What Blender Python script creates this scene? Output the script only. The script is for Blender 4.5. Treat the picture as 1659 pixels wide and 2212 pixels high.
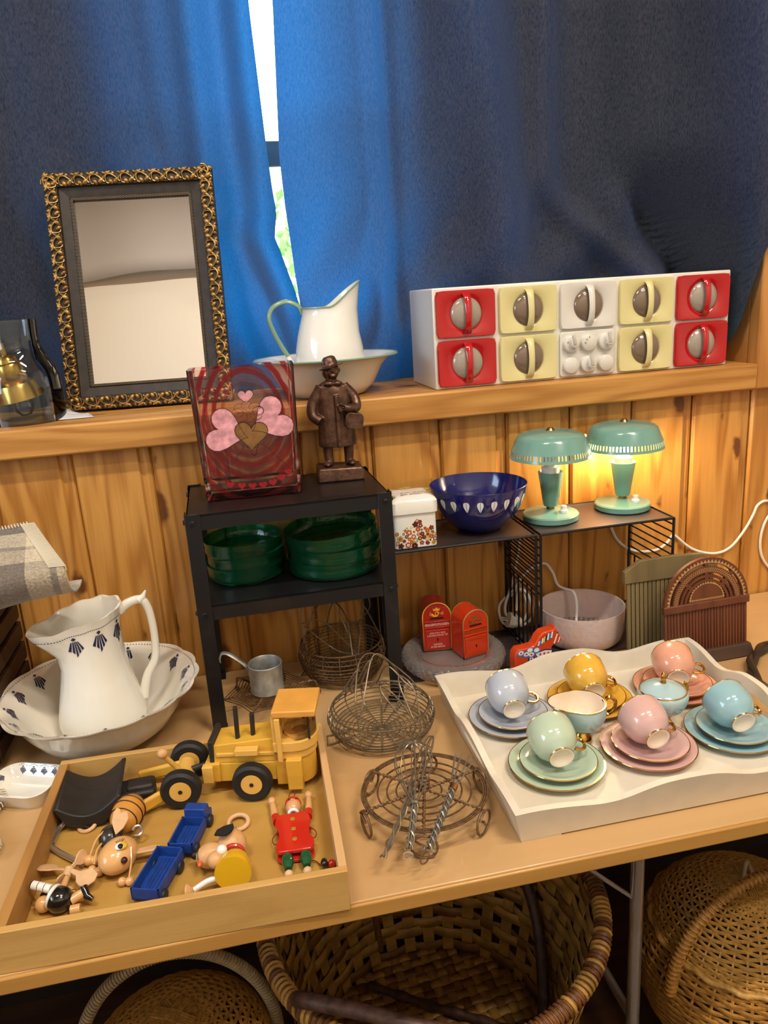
import bpy, math, random
from math import sin, cos, pi, radians, sqrt, atan2
from mathutils import Matrix, Vector, Euler

for _o in list(bpy.data.objects):
    bpy.data.objects.remove(_o, do_unlink=True)
S = bpy.context.scene
COL = S.collection
random.seed(7)

# ---------------------------------------------------------------- camera
cam_d = bpy.data.cameras.new('camera')
cam = bpy.data.objects.new('camera', cam_d)
COL.objects.link(cam)
_pit, _yaw, _rol = radians(15.68), radians(10.55), radians(-3.74)
_F = Vector((sin(_yaw) * cos(_pit), cos(_yaw) * cos(_pit), -sin(_pit)))
_R = Vector((cos(_yaw), -sin(_yaw), 0))
_U = _R.cross(_F)
_r = _R * cos(_rol) + _U * sin(_rol)
_u = -_R * sin(_rol) + _U * cos(_rol)
cam.matrix_world = Matrix(((_r.x, _u.x, -_F.x, 0), (_r.y, _u.y, -_F.y, -1.541), (_r.z, _u.z, -_F.z, 1.49), (0, 0, 0, 1)))
cam_d.sensor_fit = 'VERTICAL'
cam_d.sensor_height = 36
cam_d.lens = 1640 / 2212 * 36
cam_d.clip_start = 0.02
cam_d.clip_end = 200
S.camera = cam

# ---------------------------------------------------------------- world, lights, exposure
W = bpy.data.worlds.new('sky')
S.world = W
W.use_nodes = True
_bg = W.node_tree.nodes['Background']
_bg.inputs[0].default_value = (0.80, 0.90, 1.0, 1)
_bg.inputs[1].default_value = 14.0
S.view_settings.view_transform = 'Standard'
S.view_settings.look = 'None'
S.view_settings.exposure = 0.0
S.view_settings.gamma = 1.0
S.view_settings.use_curve_mapping = False
S.cycles.use_adaptive_sampling = True
S.cycles.adaptive_threshold = 0.06
S.cycles.adaptive_min_samples = 16
S.cycles.max_bounces = 8
S.cycles.diffuse_bounces = 3
S.cycles.glossy_bounces = 4
S.cycles.transmission_bounces = 8
S.cycles.transparent_max_bounces = 12
S.cycles.sample_clamp_indirect = 4.0
S.cycles.caustics_reflective = False
S.cycles.blur_glossy = 0.5


def area_light(name, loc, aim, sx, sy, power, color, spread=180):
    d = bpy.data.lights.new(name, 'AREA')
    d.shape = 'RECTANGLE'
    d.size, d.size_y = sx, sy
    d.energy = power
    d.color = color
    d.spread = radians(spread)
    o = bpy.data.objects.new(name, d)
    COL.objects.link(o)
    o.location = loc
    o.rotation_euler = (Vector(aim) - Vector(loc)).to_track_quat('-Z', 'Y').to_euler()
    return o


WARM = (1.0, 0.91, 0.79)
ASSUMED_LAMPS = [(-0.75, -1.7, 4.1), (1.05, -1.7, 4.1), (1.3, -2.75, 4.1)]  # assumed ceiling lamps, all out of view
CEIL_POWER = [51, 51, 58]
for _p, _e in zip(ASSUMED_LAMPS, CEIL_POWER):
    area_light('ceiling_tube_light', (_p[0], _p[1], _p[2] - 0.07), (_p[0], _p[1], 0), 0.9, 0.14, _e, WARM)
area_light('left_window_daylight', (-2.52, -1.3, 1.9), (0, -0.7, 1.0), 1.3, 1.1, 42, (0.55, 0.74, 1.0))  # cool light added for an assumed, unseen window; the left wall stays solid
# ---------------------------------------------------------------- helpers
def lin(c):
    if isinstance(c, str):
        c = [int(c[i:i + 2], 16) / 255 for i in (0, 2, 4)]
    return tuple((x / 12.92 if x <= 0.04045 else ((x + 0.055) / 1.055) ** 2.4) for x in c)


MATS = {}


def pbr(name, col, rough=0.5, metal=0.0, trans=0.0, ior=1.45, coat=0.0, bump=0.0, bscale=200.0, sheen=0.0, emit=None, estr=0.0,
        mottled=0.0, mscale=30.0, spec=0.5, sss=0.0):
    if name in MATS:
        return MATS[name]
    m = bpy.data.materials.new(name)
    m.use_nodes = True
    nt = m.node_tree
    b = nt.nodes['Principled BSDF']
    c = lin(col)
    b.inputs['Base Color'].default_value = (*c, 1)
    b.inputs['Roughness'].default_value = rough
    b.inputs['Metallic'].default_value = metal
    b.inputs['Transmission Weight'].default_value = trans
    b.inputs['IOR'].default_value = ior
    b.inputs['Coat Weight'].default_value = coat
    b.inputs['Coat Roughness'].default_value = 0.05
    b.inputs['Sheen Weight'].default_value = sheen
    b.inputs['Specular IOR Level'].default_value = spec
    if sss:
        b.inputs['Subsurface Weight'].default_value = sss
        b.inputs['Subsurface Radius'].default_value = (0.01, 0.008, 0.006)
        b.inputs['Subsurface Scale'].default_value = 0.3
    if emit:
        b.inputs['Emission Color'].default_value = (*lin(emit), 1)
        b.inputs['Emission Strength'].default_value = estr
    if bump or mottled:
        tc = nt.nodes.new('ShaderNodeTexCoord')
        if mottled:
            n = nt.nodes.new('ShaderNodeTexNoise')
            n.inputs['Scale'].default_value = mscale
            n.inputs['Detail'].default_value = 5
            nt.links.new(tc.outputs['Object'], n.inputs['Vector'])
            rp = nt.nodes.new('ShaderNodeValToRGB')
            rp.color_ramp.elements[0].position = 0.35
            rp.color_ramp.elements[1].position = 0.68
            rp.color_ramp.elements[0].color = (*[max(0, x * (1 - mottled)) for x in c], 1)
            rp.color_ramp.elements[1].color = (*[min(1, x * (1 + mottled * 0.6)) for x in c], 1)
            nt.links.new(n.outputs['Fac'], rp.inputs['Fac'])
            nt.links.new(rp.outputs['Color'], b.inputs['Base Color'])
        if bump:
            n = nt.nodes.new('ShaderNodeTexNoise')
            n.inputs['Scale'].default_value = bscale
            n.inputs['Detail'].default_value = 3
            nt.links.new(tc.outputs['Object'], n.inputs['Vector'])
            bp = nt.nodes.new('ShaderNodeBump')
            bp.inputs['Strength'].default_value = bump
            bp.inputs['Distance'].default_value = 0.002
            nt.links.new(n.outputs['Fac'], bp.inputs['Height'])
            nt.links.new(bp.outputs['Normal'], b.inputs['Normal'])
    MATS[name] = m
    return m


def wood(name, c1, c2, axis='X', scale=1.0, rough=0.45, knots=None, contrast=1.0, grain=70.0, rnd=True, bump=0.15, coat=0.0, spec=0.4, rings=5.0):
    """Procedural timber: growth rings running along AXIS, fine pores, optional knots."""
    if name in MATS:
        return MATS[name]
    m = bpy.data.materials.new(name)
    m.use_nodes = True
    nt = m.node_tree
    N, L = nt.nodes, nt.links
    b = N['Principled BSDF']
    b.inputs['Roughness'].default_value = rough
    b.inputs['Coat Weight'].default_value = coat
    b.inputs['Specular IOR Level'].default_value = spec
    tc = N.new('ShaderNodeTexCoord')
    oi = N.new('ShaderNodeObjectInfo')
    add = N.new('ShaderNodeVectorMath')
    add.operation = 'MULTIPLY_ADD'
    comb = N.new('ShaderNodeCombineXYZ')
    for i in range(3):
        if rnd:
            L.new(oi.outputs['Random'], comb.inputs[i])
    add.inputs[1].default_value = (17.3, 9.1, 23.7)
    L.new(comb.outputs[0], add.inputs[0])
    L.new(tc.outputs['Object'], add.inputs[2])
    sc = {'X': (0.10, 1, 1), 'Y': (1, 0.10, 1), 'Z': (1, 1, 0.10)}[axis]
    mp = N.new('ShaderNodeMapping')
    mp.inputs['Scale'].default_value = [x * scale for x in sc]
    L.new(add.outputs[0], mp.inputs['Vector'])
    n1 = N.new('ShaderNodeTexNoise')
    n1.inputs['Scale'].default_value = rings
    n1.inputs['Detail'].default_value = 2.0
    n1.inputs['Roughness'].default_value = 0.45
    L.new(mp.outputs[0], n1.inputs['Vector'])
    mul = N.new('ShaderNodeMath')
    mul.operation = 'MULTIPLY'
    mul.inputs[1].default_value = grain
    L.new(n1.outputs['Fac'], mul.inputs[0])
    sn = N.new('ShaderNodeMath')
    sn.operation = 'SINE'
    L.new(mul.outputs[0], sn.inputs[0])
    mr = N.new('ShaderNodeMapRange')
    mr.inputs['From Min'].default_value = -1.0
    mr.inputs['From Max'].default_value = 1.0
    L.new(sn.outputs[0], mr.inputs['Value'])
    pw = N.new('ShaderNodeMath')
    pw.operation = 'POWER'
    pw.inputs[1].default_value = 2.0
    L.new(mr.outputs[0], pw.inputs[0])
    # fine pores
    mp2 = N.new('ShaderNodeMapping')
    mp2.inputs['Scale'].default_value = [x * 1.0 if x == 1 else x * 0.35 for x in sc]
    L.new(add.outputs[0], mp2.inputs['Vector'])
    n2 = N.new('ShaderNodeTexNoise')
    n2.inputs['Scale'].default_value = 260.0
    n2.inputs['Detail'].default_value = 2.0
    L.new(mp2.outputs[0], n2.inputs['Vector'])
    # broad tone drift
    n3 = N.new('ShaderNodeTexNoise')
    n3.inputs['Scale'].default_value = 4.0
    L.new(mp.outputs[0], n3.inputs['Vector'])
    ad1 = N.new('ShaderNodeMath')
    ad1.operation = 'MULTIPLY_ADD'
    ad1.inputs[1].default_value = 0.5 * contrast
    L.new(pw.outputs[0], ad1.inputs[0])
    ad2 = N.new('ShaderNodeMath')
    ad2.operation = 'MULTIPLY_ADD'
    ad2.inputs[1].default_value = 0.45 * contrast
    L.new(n2.outputs['Fac'], ad2.inputs[0])
    ad3 = N.new('ShaderNodeMath')
    ad3.operation = 'MULTIPLY_ADD'
    ad3.inputs[1].default_value = 0.55
    ad3.inputs[2].default_value = -0.30
    L.new(n3.outputs['Fac'], ad3.inputs[0])
    L.new(ad3.outputs[0], ad2.inputs[2])
    L.new(ad2.outputs[0], ad1.inputs[2])
    rp = N.new('ShaderNodeMix')
    rp.data_type = 'RGBA'
    rp.inputs[6].default_value = (*lin(c1), 1)
    rp.inputs[7].default_value = (*lin(c2), 1)
    L.new(ad1.outputs[0], rp.inputs[0])
    out = rp.outputs[2]
    if knots:
        ks = N.new('ShaderNodeMapping')
        kx = {'X': (0.45, 1, 1), 'Y': (1, 0.45, 1), 'Z': (1, 1, 0.45)}[axis]
        ks.inputs['Scale'].default_value = kx
        L.new(add.outputs[0], ks.inputs['Vector'])
        dn = N.new('ShaderNodeTexNoise')
        dn.inputs['Scale'].default_value = 35
        L.new(add.outputs[0], dn.inputs['Vector'])
        mixv = N.new('ShaderNodeVectorMath')
        mixv.operation = 'MULTIPLY_ADD'
        mixv.inputs[1].default_value = (0.018, 0.018, 0.018)
        L.new(dn.outputs['Color'], mixv.inputs[0])
        L.new(ks.outputs[0], mixv.inputs[2])
        vo = N.new('ShaderNodeTexVoronoi')
        vo.voronoi_dimensions = '2D'
        sx = N.new('ShaderNodeSeparateXYZ')
        cx = N.new('ShaderNodeCombineXYZ')
        L.new(mixv.outputs[0], sx.inputs[0])
        L.new(sx.outputs[0], cx.inputs[0])
        L.new(sx.outputs[2 if axis == 'Z' else 1], cx.inputs[1])
        vo.inputs['Scale'].default_value = knots
        vo.inputs['Randomness'].default_value = 1.0
        L.new(cx.outputs[0], vo.inputs['Vector'])
        # only some cells carry a knot
        sep = N.new('ShaderNodeSeparateColor')
        L.new(vo.outputs['Color'], sep.inputs[0])
        rad = N.new('ShaderNodeMapRange')
        rad.inputs['From Min'].default_value = 0.45
        rad.inputs['From Max'].default_value = 1.0
        rad.inputs['To Min'].default_value = 0.0
        rad.inputs['To Max'].default_value = 0.13
        L.new(sep.outputs[0], rad.inputs['Value'])
        dv = N.new('ShaderNodeMath')
        dv.operation = 'SUBTRACT'
        L.new(vo.outputs['Distance'], dv.inputs[0])
        L.new(rad.outputs[0], dv.inputs[1])
        kr = N.new('ShaderNodeMapRange')
        kr.inputs['From Min'].default_value = -0.01
        kr.inputs['From Max'].default_value = 0.055
        kr.inputs['To Min'].default_value = 0.9
        kr.inputs['To Max'].default_value = 0.0
        L.new(dv.outputs[0], kr.inputs['Value'])
        km = N.new('ShaderNodeMix')
        km.data_type = 'RGBA'
        km.inputs[7].default_value = (*lin('5a2c10'), 1)
        L.new(kr.outputs[0], km.inputs[0])
        L.new(out, km.inputs[6])
        out = km.outputs[2]
    L.new(out, b.inputs['Base Color'])
    if bump:
        bp = N.new('ShaderNodeBump')
        bp.inputs['Strength'].default_value = bump
        bp.inputs['Distance'].default_value = 0.001
        L.new(n2.outputs['Fac'], bp.inputs['Height'])
        L.new(bp.outputs['Normal'], b.inputs['Normal'])
    MATS[name] = m
    return m


def thin_glass(name, tint, refl=1.0, rough=0.02):
    """A thin pane: tinted see-through with a Fresnel reflection."""
    if name in MATS:
        return MATS[name]
    m = bpy.data.materials.new(name)
    m.use_nodes = True
    nt = m.node_tree
    nt.nodes.remove(nt.nodes['Principled BSDF'])
    t = nt.nodes.new('ShaderNodeBsdfTransparent')
    t.inputs[0].default_value = (*lin(tint), 1)
    g = nt.nodes.new('ShaderNodeBsdfGlossy')
    g.inputs['Roughness'].default_value = rough
    f = nt.nodes.new('ShaderNodeFresnel')
    f.inputs[0].default_value = 1.45
    mu = nt.nodes.new('ShaderNodeMath')
    mu.operation = 'MULTIPLY'
    mu.inputs[1].default_value = refl
    nt.links.new(f.outputs[0], mu.inputs[0])
    mx = nt.nodes.new('ShaderNodeMixShader')
    nt.links.new(mu.outputs[0], mx.inputs[0])
    nt.links.new(t.outputs[0], mx.inputs[1])
    nt.links.new(g.outputs[0], mx.inputs[2])
    nt.links.new(mx.outputs[0], nt.nodes['Material Output'].inputs[0])
    MATS[name] = m
    return m


class G:
    """Collects vertices and faces; every shape method may take a matrix M."""

    def __init__(s):
        s.v, s.f, s.mi, s.m = [], [], [], 0

    def add(s, vs, fs, M=None):
        o = len(s.v)
        if M is not None:
            vs = [M @ Vector(p) for p in vs]
        s.v += [tuple(p) for p in vs]
        s.f += [tuple(i + o for i in f) for f in fs]
        s.mi += [s.m] * len(fs)
        return s

    def merge(s, g, M=None):
        o = len(s.v)
        s.v += [tuple(M @ Vector(p)) if M is not None else p for p in g.v]
        s.f += [tuple(i + o for i in f) for f in g.f]
        s.mi += g.mi
        return s

    def box(s, c, d, M=None):
        x, y, z = c
        a, b, h = d[0] / 2, d[1] / 2, d[2] / 2
        vs = [(x + i * a, y + j * b, z + k * h) for k in (-1, 1) for j in (-1, 1) for i in (-1, 1)]
        return s.add(vs, [(0, 2, 3, 1), (4, 5, 7, 6), (0, 1, 5, 4), (2, 6, 7, 3), (0, 4, 6, 2), (1, 3, 7, 5)], M)

    def box2(s, lo, hi, M=None):
        return s.box([(a + b) / 2 for a, b in zip(lo, hi)], [b - a for a, b in zip(lo, hi)], M)

    def lathe(s, prof, n=32, M=None, closed=False, rfun=None):
        vs, fs = [], []
        k = len(prof)
        for j in range(n):
            t = 2 * pi * j / n
            for i, (r, z) in enumerate(prof):
                q = rfun(t, i, r) if rfun else r
                vs.append((q * cos(t), q * sin(t), z))
        for j in range(n):
            a, b = j * k, ((j + 1) % n) * k
            for i in range(k if closed else k - 1):
                i2 = (i + 1) % k
                fs.append((a + i, b + i, b + i2, a + i2))
        # drop faces that collapse on the axis
        ff = []
        for f in fs:
            p = []
            for i in f:
                if prof[i % k][0] < 1e-7:
                    i = i % k
                if i not in p:
                    p.append(i)
            if len(p) > 2:
                ff.append(tuple(p))
        return s.add(vs, ff, M)

    def cyl(s, p0, p1, r0, r1=None, n=12, M=None, caps=True):
        r1 = r0 if r1 is None else r1
        p0, p1 = Vector(p0), Vector(p1)
        d = (p1 - p0)
        q = d.to_track_quat('Z', 'Y').to_matrix()
        vs = []
        for p, r in ((p0, r0), (p1, r1)):
            for j in range(n):
                t = 2 * pi * j / n
                vs.append(p + q @ Vector((r * cos(t), r * sin(t), 0)))
        fs = [(j, (j + 1) % n, n + (j + 1) % n, n + j) for j in range(n)]
        if caps:
            fs += [tuple(range(n - 1, -1, -1)), tuple(range(n, 2 * n))]
        return s.add(vs, fs, M)

    def tube(s, pts, r, n=6, closed=False, M=None, flat=1.0):
        pts = [Vector(p) for p in pts]
        k = len(pts)
        rr = r if callable(r) else (lambda t: r)
        vs, fs = [], []
        nrm = None
        for i, p in enumerate(pts):
            if closed:
                d = pts[(i + 1) % k] - pts[i - 1]
            else:
                d = pts[min(i + 1, k - 1)] - pts[max(i - 1, 0)]
            if d.length < 1e-9:
                d = Vector((0, 0, 1))
            d.normalize()
            if nrm is None:
                nrm = d.orthogonal().normalized()
                if abs(d.z) < 0.9:
                    nrm = (Vector((0, 0, 1)) - d * d.z).normalized()
            else:
                nrm = nrm - d * nrm.dot(d)
                nrm = nrm.normalized() if nrm.length > 1e-6 else d.orthogonal().normalized()
            bn = d.cross(nrm)
            q = rr(i / max(1, k - 1))
            for j in range(n):
                t = 2 * pi * (j + 0.5) / n
                vs.append(p + nrm * (q * cos(t)) + bn * (q * flat * sin(t)))
        for i in range(k if closed else k - 1):
            a, b = i * n, ((i + 1) % k) * n
            for j in range(n):
                j2 = (j + 1) % n
                fs.append((a + j, b + j, b + j2, a + j2))
        if not closed:
            fs.append(tuple(range(n)))
            fs.append(tuple((k - 1) * n + j for j in range(n - 1, -1, -1)))
        return s.add(vs, fs, M)

    def torus(s, R, r, n=48, k=8, M=None, flat=1.0):
        return s.tube([(R * cos(2 * pi * i / n), R * sin(2 * pi * i / n), 0) for i in range(n)], r, k, True, M, flat)

    def ball(s, c, r, nu=16, nv=10, M=None):
        if not isinstance(r, (tuple, list)):
            r = (r, r, r)
        vs = [(c[0], c[1], c[2] - r[2]), (c[0], c[1], c[2] + r[2])]
        for i in range(1, nv):
            a = -pi / 2 + pi * i / nv
            for j in range(nu):
                t = 2 * pi * j / nu
                vs.append((c[0] + r[0] * cos(a) * cos(t), c[1] + r[1] * cos(a) * sin(t), c[2] + r[2] * sin(a)))
        fs = []
        for j in range(nu):
            j2 = (j + 1) % nu
            fs.append((0, 2 + j2, 2 + j))
            for i in range(nv - 2):
                a, b = 2 + i * nu, 2 + (i + 1) * nu
                fs.append((a + j, a + j2, b + j2, b + j))
            e = 2 + (nv - 2) * nu
            fs.append((1, e + j, e + j2))
        return s.add(vs, fs, M)

    def prism(s, poly, z0, z1, M=None):
        n = len(poly)
        vs = [(x, y, z0) for x, y in poly] + [(x, y, z1) for x, y in poly]
        fs = [tuple(range(n - 1, -1, -1)), tuple(range(n, 2 * n))]
        fs += [(i, (i + 1) % n, n + (i + 1) % n, n + i) for i in range(n)]
        return s.add(vs, fs, M)

    def poly(s, pts, M=None):
        return s.add(pts, [tuple(range(len(pts)))], M)

    def fan(s, pts, M=None):
        c = [sum(p[i] for p in pts) / len(pts) for i in range(3)]
        n = len(pts)
        return s.add([c] + list(pts), [(0, 1 + i, 1 + (i + 1) % n) for i in range(n)], M)

    def grid(s, fun, nu, nv, M=None, closeu=False):
        vs = [fun(i / nu, j / nv) for j in range(nv + 1) for i in range(nu if closeu else nu + 1)]
        w = nu if closeu else nu + 1
        fs = []
        for j in range(nv):
            for i in range(nu):
                i2 = (i + 1) % w
                fs.append((j * w + i, j * w + i2, (j + 1) * w + i2, (j + 1) * w + i))
        return s.add(vs, fs, M)


def obj(name, g, mats, parent=None, smooth=35, bevel=0, bseg=2, loc=None, rot=None, kind=None, label=None, solid=0, subd=0):
    used = sorted({i for f in g.f for i in f})
    if len(used) < len(g.v):
        ix = {j: i for i, j in enumerate(used)}
        g.v = [g.v[j] for j in used]
        g.f = [tuple(ix[i] for i in f) for f in g.f]
    me = bpy.data.meshes.new(name)
    me.from_pydata(g.v, [], g.f)
    if not isinstance(mats, (list, tuple)):
        mats = [mats]
    for m in mats:
        me.materials.append(m)
    if len(mats) > 1:
        me.polygons.foreach_set('material_index', g.mi)
    me.validate()
    if smooth:
        me.polygons.foreach_set('use_smooth', [True] * len(me.polygons))
        if smooth < 180:
            me.set_sharp_from_angle(angle=radians(smooth))
    me.update()
    o = bpy.data.objects.new(name, me)
    COL.objects.link(o)
    if parent is not None:
        o.parent = parent
    if loc is not None:
        o.location = loc
    if rot is not None:
        o.rotation_euler = rot
    if solid:
        md = o.modifiers.new('thickness', 'SOLIDIFY')
        md.thickness = solid
        md.offset = 0
    if subd:
        md = o.modifiers.new('smooth', 'SUBSURF')
        md.levels = md.render_levels = subd
    if bevel:
        md = o.modifiers.new('edges', 'BEVEL')
        md.width = bevel
        md.segments = bseg
        md.limit_method = 'ANGLE'
        md.angle_limit = radians(40)
    if kind:
        o['kind'] = kind
    if label:
        o['label'] = label
    return o


def thing(name, label, cat, loc=(0, 0, 0), rz=0.0, group=None, rot=None):
    o = bpy.data.objects.new(name, None)
    COL.objects.link(o)
    o.empty_display_size = 0.02
    o.location = loc
    o.rotation_euler = rot if rot is not None else (0, 0, rz)
    o['label'] = label
    o['category'] = cat
    if group:
        o['group'] = group
    return o


def tag(o, label, cat, group=None):
    o['label'] = label
    o['category'] = cat
    if group:
        o['group'] = group
    return o


def kids(o):
    return [c for c in COL.objects if c.parent is o]


def dup(root, loc, rot=None, label=None, parent=None):
    r = root.copy()
    COL.objects.link(r)
    r.location = loc
    if rot is not None:
        r.rotation_euler = rot
    if label:
        r['label'] = label
    if parent is not None:
        r.parent = parent
    for ch in kids(root):
        c = ch.copy()
        COL.objects.link(c)
        c.parent = r
        for gch in kids(ch):
            d = gch.copy()
            COL.objects.link(d)
            d.parent = c
    return r


def T(x=0, y=0, z=0):
    return Matrix.Translation((x, y, z))


def RX(a):
    return Matrix.Rotation(radians(a), 4, 'X')


def RY(a):
    return Matrix.Rotation(radians(a), 4, 'Y')


def RZ(a):
    return Matrix.Rotation(radians(a), 4, 'Z')


def SC(x, y, z):
    return Matrix.Diagonal((x, y, z, 1))


def spline(pts, n=8, closed=False):
    """Catmull-Rom through PTS."""
    P = [Vector(p) for p in pts]
    k = len(P)
    out = []
    for i in range(k if closed else k - 1):
        if closed:
            a, b, c, d = P[i - 1], P[i], P[(i + 1) % k], P[(i + 2) % k]
        else:
            b, c = P[i], P[i + 1]
            a = P[i - 1] if i else b * 2 - c
            d = P[i + 2] if i + 2 < k else c * 2 - b
        for j in range(n):
            t = j / n
            out.append(0.5 * ((2 * b) + (c - a) * t + (2 * a - 5 * b + 4 * c - d) * t * t + (3 * b - a - 3 * c + d) * t ** 3))
    if not closed:
        out.append(P[-1])
    return out


def interp(x, xs, ys):
    if x <= xs[0]:
        return ys[0]
    for i in range(1, len(xs)):
        if x <= xs[i]:
            t = (x - xs[i - 1]) / (xs[i] - xs[i - 1])
            t = t * t * (3 - 2 * t)
            return ys[i - 1] * (1 - t) + ys[i] * t
    return ys[-1]


def linterp(x, xs, ys):
    if x <= xs[0]:
        return ys[0]
    for i in range(1, len(xs)):
        if x <= xs[i]:
            t = (x - xs[i - 1]) / (xs[i] - xs[i - 1])
            return ys[i - 1] * (1 - t) + ys[i] * t
    return ys[-1]


def sm(a, b, x):
    t = max(0.0, min(1.0, (x - a) / (b - a)))
    return t * t * (3 - 2 * t)


def lettering(body, size, M=None, align='CENTER', shear=0.0, spacing=1.0, depth=0.0):
    """Flat letters as mesh geometry in the XY plane."""
    cu = bpy.data.curves.new('letters', 'FONT')
    cu.body = body
    cu.size = size
    cu.align_x = align
    cu.align_y = 'CENTER'
    cu.shear = shear
    cu.space_character = spacing
    cu.extrude = depth
    cu.resolution_u = 3
    o = bpy.data.objects.new('letters', cu)
    COL.objects.link(o)
    dg = bpy.context.evaluated_depsgraph_get()
    me = bpy.data.meshes.new_from_object(o.evaluated_get(dg))
    g = G()
    g.add([tuple(v.co) for v in me.vertices], [tuple(p.vertices) for p in me.polygons], M)
    bpy.data.objects.remove(o, do_unlink=True)
    bpy.data.curves.remove(cu)
    bpy.data.meshes.remove(me)
    return g


def rrect(w, h, r, n=5):
    out = []
    for cx, cy, a0 in ((w / 2 - r, h / 2 - r, 0), (-w / 2 + r, h / 2 - r, 90), (-w / 2 + r, -h / 2 + r, 180), (w / 2 - r, -h / 2 + r, 270)):
        for i in range(n + 1):
            a = radians(a0 + 90 * i / n)
            out.append((cx + r * cos(a), cy + r * sin(a)))
    return out


def heart(s, n=28):
    """A heart outline about S high."""
    out = []
    for i in range(n):
        t = 2 * pi * i / n
        out.append((s * 16 * sin(t) ** 3 / 30, s * (13 * cos(t) - 5 * cos(2 * t) - 2 * cos(3 * t) - cos(4 * t)) / 30))
    return out


# upright plane facing the viewer: local x -> x, local y -> z, local z -> -y
UP = Matrix(((1, 0, 0, 0), (0, 0, -1, 0), (0, 1, 0, 0), (0, 0, 0, 1)))
# ================================================================ THE SETTING
PINE = wood('pine_panelling', 'd0974c', '985d20', axis='Z', rings=9.0, grain=70.0, knots=9.0, rough=0.35, contrast=1.05, coat=0.15)
PINE_H = wood('pine_sill', 'cf9850', '9c6226', axis='X', rings=12.0, grain=45.0, rough=0.4, contrast=1.0, knots=5.0)
WHITE_WALL = pbr('painted_wall', 'e9e3d6', 0.8, bump=0.05)
DARK_FLOOR = wood('dark_floorboards', '4a2f1c', '2e1b0f', axis='X', rough=0.5)


def struct(name, g, mats, **k):
    return obj(name, g, mats, kind='structure', **k)


g = G().box2((-2.6, -3.3, -0.05), (3.6, 0.6, 0.0))
struct('floor', g, DARK_FLOOR)
g = G().box2((-2.6, -3.3, 4.2), (3.6, 0.6, 4.25))
struct('ceiling', g, WHITE_WALL)
g = G().box2((-2.65, -3.3, 0), (-2.6, 0.6, 4.2))
struct('wall_left', g, WHITE_WALL)
g = G().box2((3.55, -3.3, 0), (3.6, 0.6, 4.2))
struct('wall_right', g, WHITE_WALL)
g = G().box2((-2.6, -3.35, 0), (3.6, -3.3, 4.2))
struct('wall_front', g, WHITE_WALL)

# the panelled wall under and beside the window recess
g = G().box2((-2.6, 0.012, 0), (3.55, 0.06, 1.25)).box2((1.22, 0.012, 1.25), (3.55, 0.06, 4.2)).box2((-2.6, 0.012, 1.25), (-1.3, 0.06, 4.2)).box2((-1.3, 0.012, 2.75), (1.22, 0.06, 4.2))
wall = struct('wall_back', g, PINE)
BW = 0.1475


def board_mesh(z0, z1):
    prof = [(0.0, 0.007), (0.004, 0.0), (0.121, 0.0), (0.1255, 0.006), (0.131, 0.0065), (0.1365, 0.0045), (0.1425, 0.006), (0.1475, 0.012), (0.1475, 0.02), (0.0, 0.02)]
    g = G()
    n = len(prof)
    g.add([(x, y, z) for z in (z0, z1) for x, y in prof],
          [(i, (i + 1) % n, n + (i + 1) % n, n + i) for i in range(n)] + [tuple(range(n - 1, -1, -1)), tuple(range(n, 2 * n))])
    return g


b0 = obj('wall_board', board_mesh(0.0, 1.25), PINE, parent=wall, smooth=20, loc=(-0.339 - 0.128 - 6 * BW, -0.008, 0))
for i in range(1, 26):
    b = b0.copy()
    COL.objects.link(b)
    b.location.x = b0.location.x + i * BW
hi = obj('wall_board', board_mesh(1.25, 4.2), PINE, parent=wall, smooth=20, loc=(1.225, -0.008, 0))
for i in range(1, 6):
    b = hi.copy()
    COL.objects.link(b)
    b.location.x = hi.location.x + i * BW

struct('baseboard_back', G().box2((-2.6, -0.024, 0), (3.55, -0.010, 0.14)), pbr('dark_baseboard', '1e140c', 0.6))  # dark strip added to stand in for the shade under the table
# window board, casing and reveals
g = G().box2((-1.3, -0.04, 1.243), (1.14, 0.62, 1.30))
struct('trim_1', g, PINE_H, bevel=0.005)
g = G().box2((1.138, -0.036, 1.243), (1.225, 0.0, 2.75))
struct('trim_2', g, wood('pine_casing', 'cf9450', 'a2662a', axis='Z', rings=10.0, grain=45.0, rough=0.4, contrast=0.9), bevel=0.004)
g = G().box2((1.138, 0.0, 1.243), (1.17, 0.62, 2.75))
struct('trim_3', g, MATS['pine_casing'])
g = G().box2((-1.33, -0.03, 1.243), (-1.30, 0.62, 2.75))
struct('trim_4', g, MATS['pine_casing'])
g = G().box2((-1.3, 0.0, 2.70), (1.17, 0.62, 2.75))
struct('trim_5', g, PINE_H)
# back of the recess: unseen boarding added to confine the window glow on the curtains
WX0, WX1, WZ0, WZ1 = -0.01, 0.32, 1.44, 2.68
g = G().box2((-1.3, 0.60, 1.30), (WX0, 0.625, 2.75)).box2((WX1, 0.60, 1.30), (1.14, 0.625, 2.75)).box2((WX0, 0.60, 1.30), (WX1, 0.625, WZ0)).box2((WX0, 0.60, WZ1), (WX1, 0.625, 2.75))
struct('wall_recess', g, MATS['pine_casing'])
win = obj('window_1', G().box2((WX0, 0.585, WZ0), (WX0 + 0.04, 0.635, WZ1)).box2((WX1 - 0.04, 0.585, WZ0), (WX1, 0.635, WZ1)).box2((WX0, 0.585, WZ0), (WX1, 0.635, WZ0 + 0.03)).box2((WX0, 0.585, WZ1 - 0.04), (WX1, 0.635, WZ1)),
          pbr('window_paint', 'cfc8c4', 0.45), kind='structure', bevel=0.003)
obj('transom_bar', G().box2((WX0 + 0.04, 0.605, 1.838), (WX1 - 0.04, 0.632, 1.898)), wood('grey_window_wood', 'e6e2e4', 'c9c2c6', axis='X', rough=0.6), parent=win, bevel=0.004)
pane = thin_glass('window_pane_glass', 'fafdff', 0.8)
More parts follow.
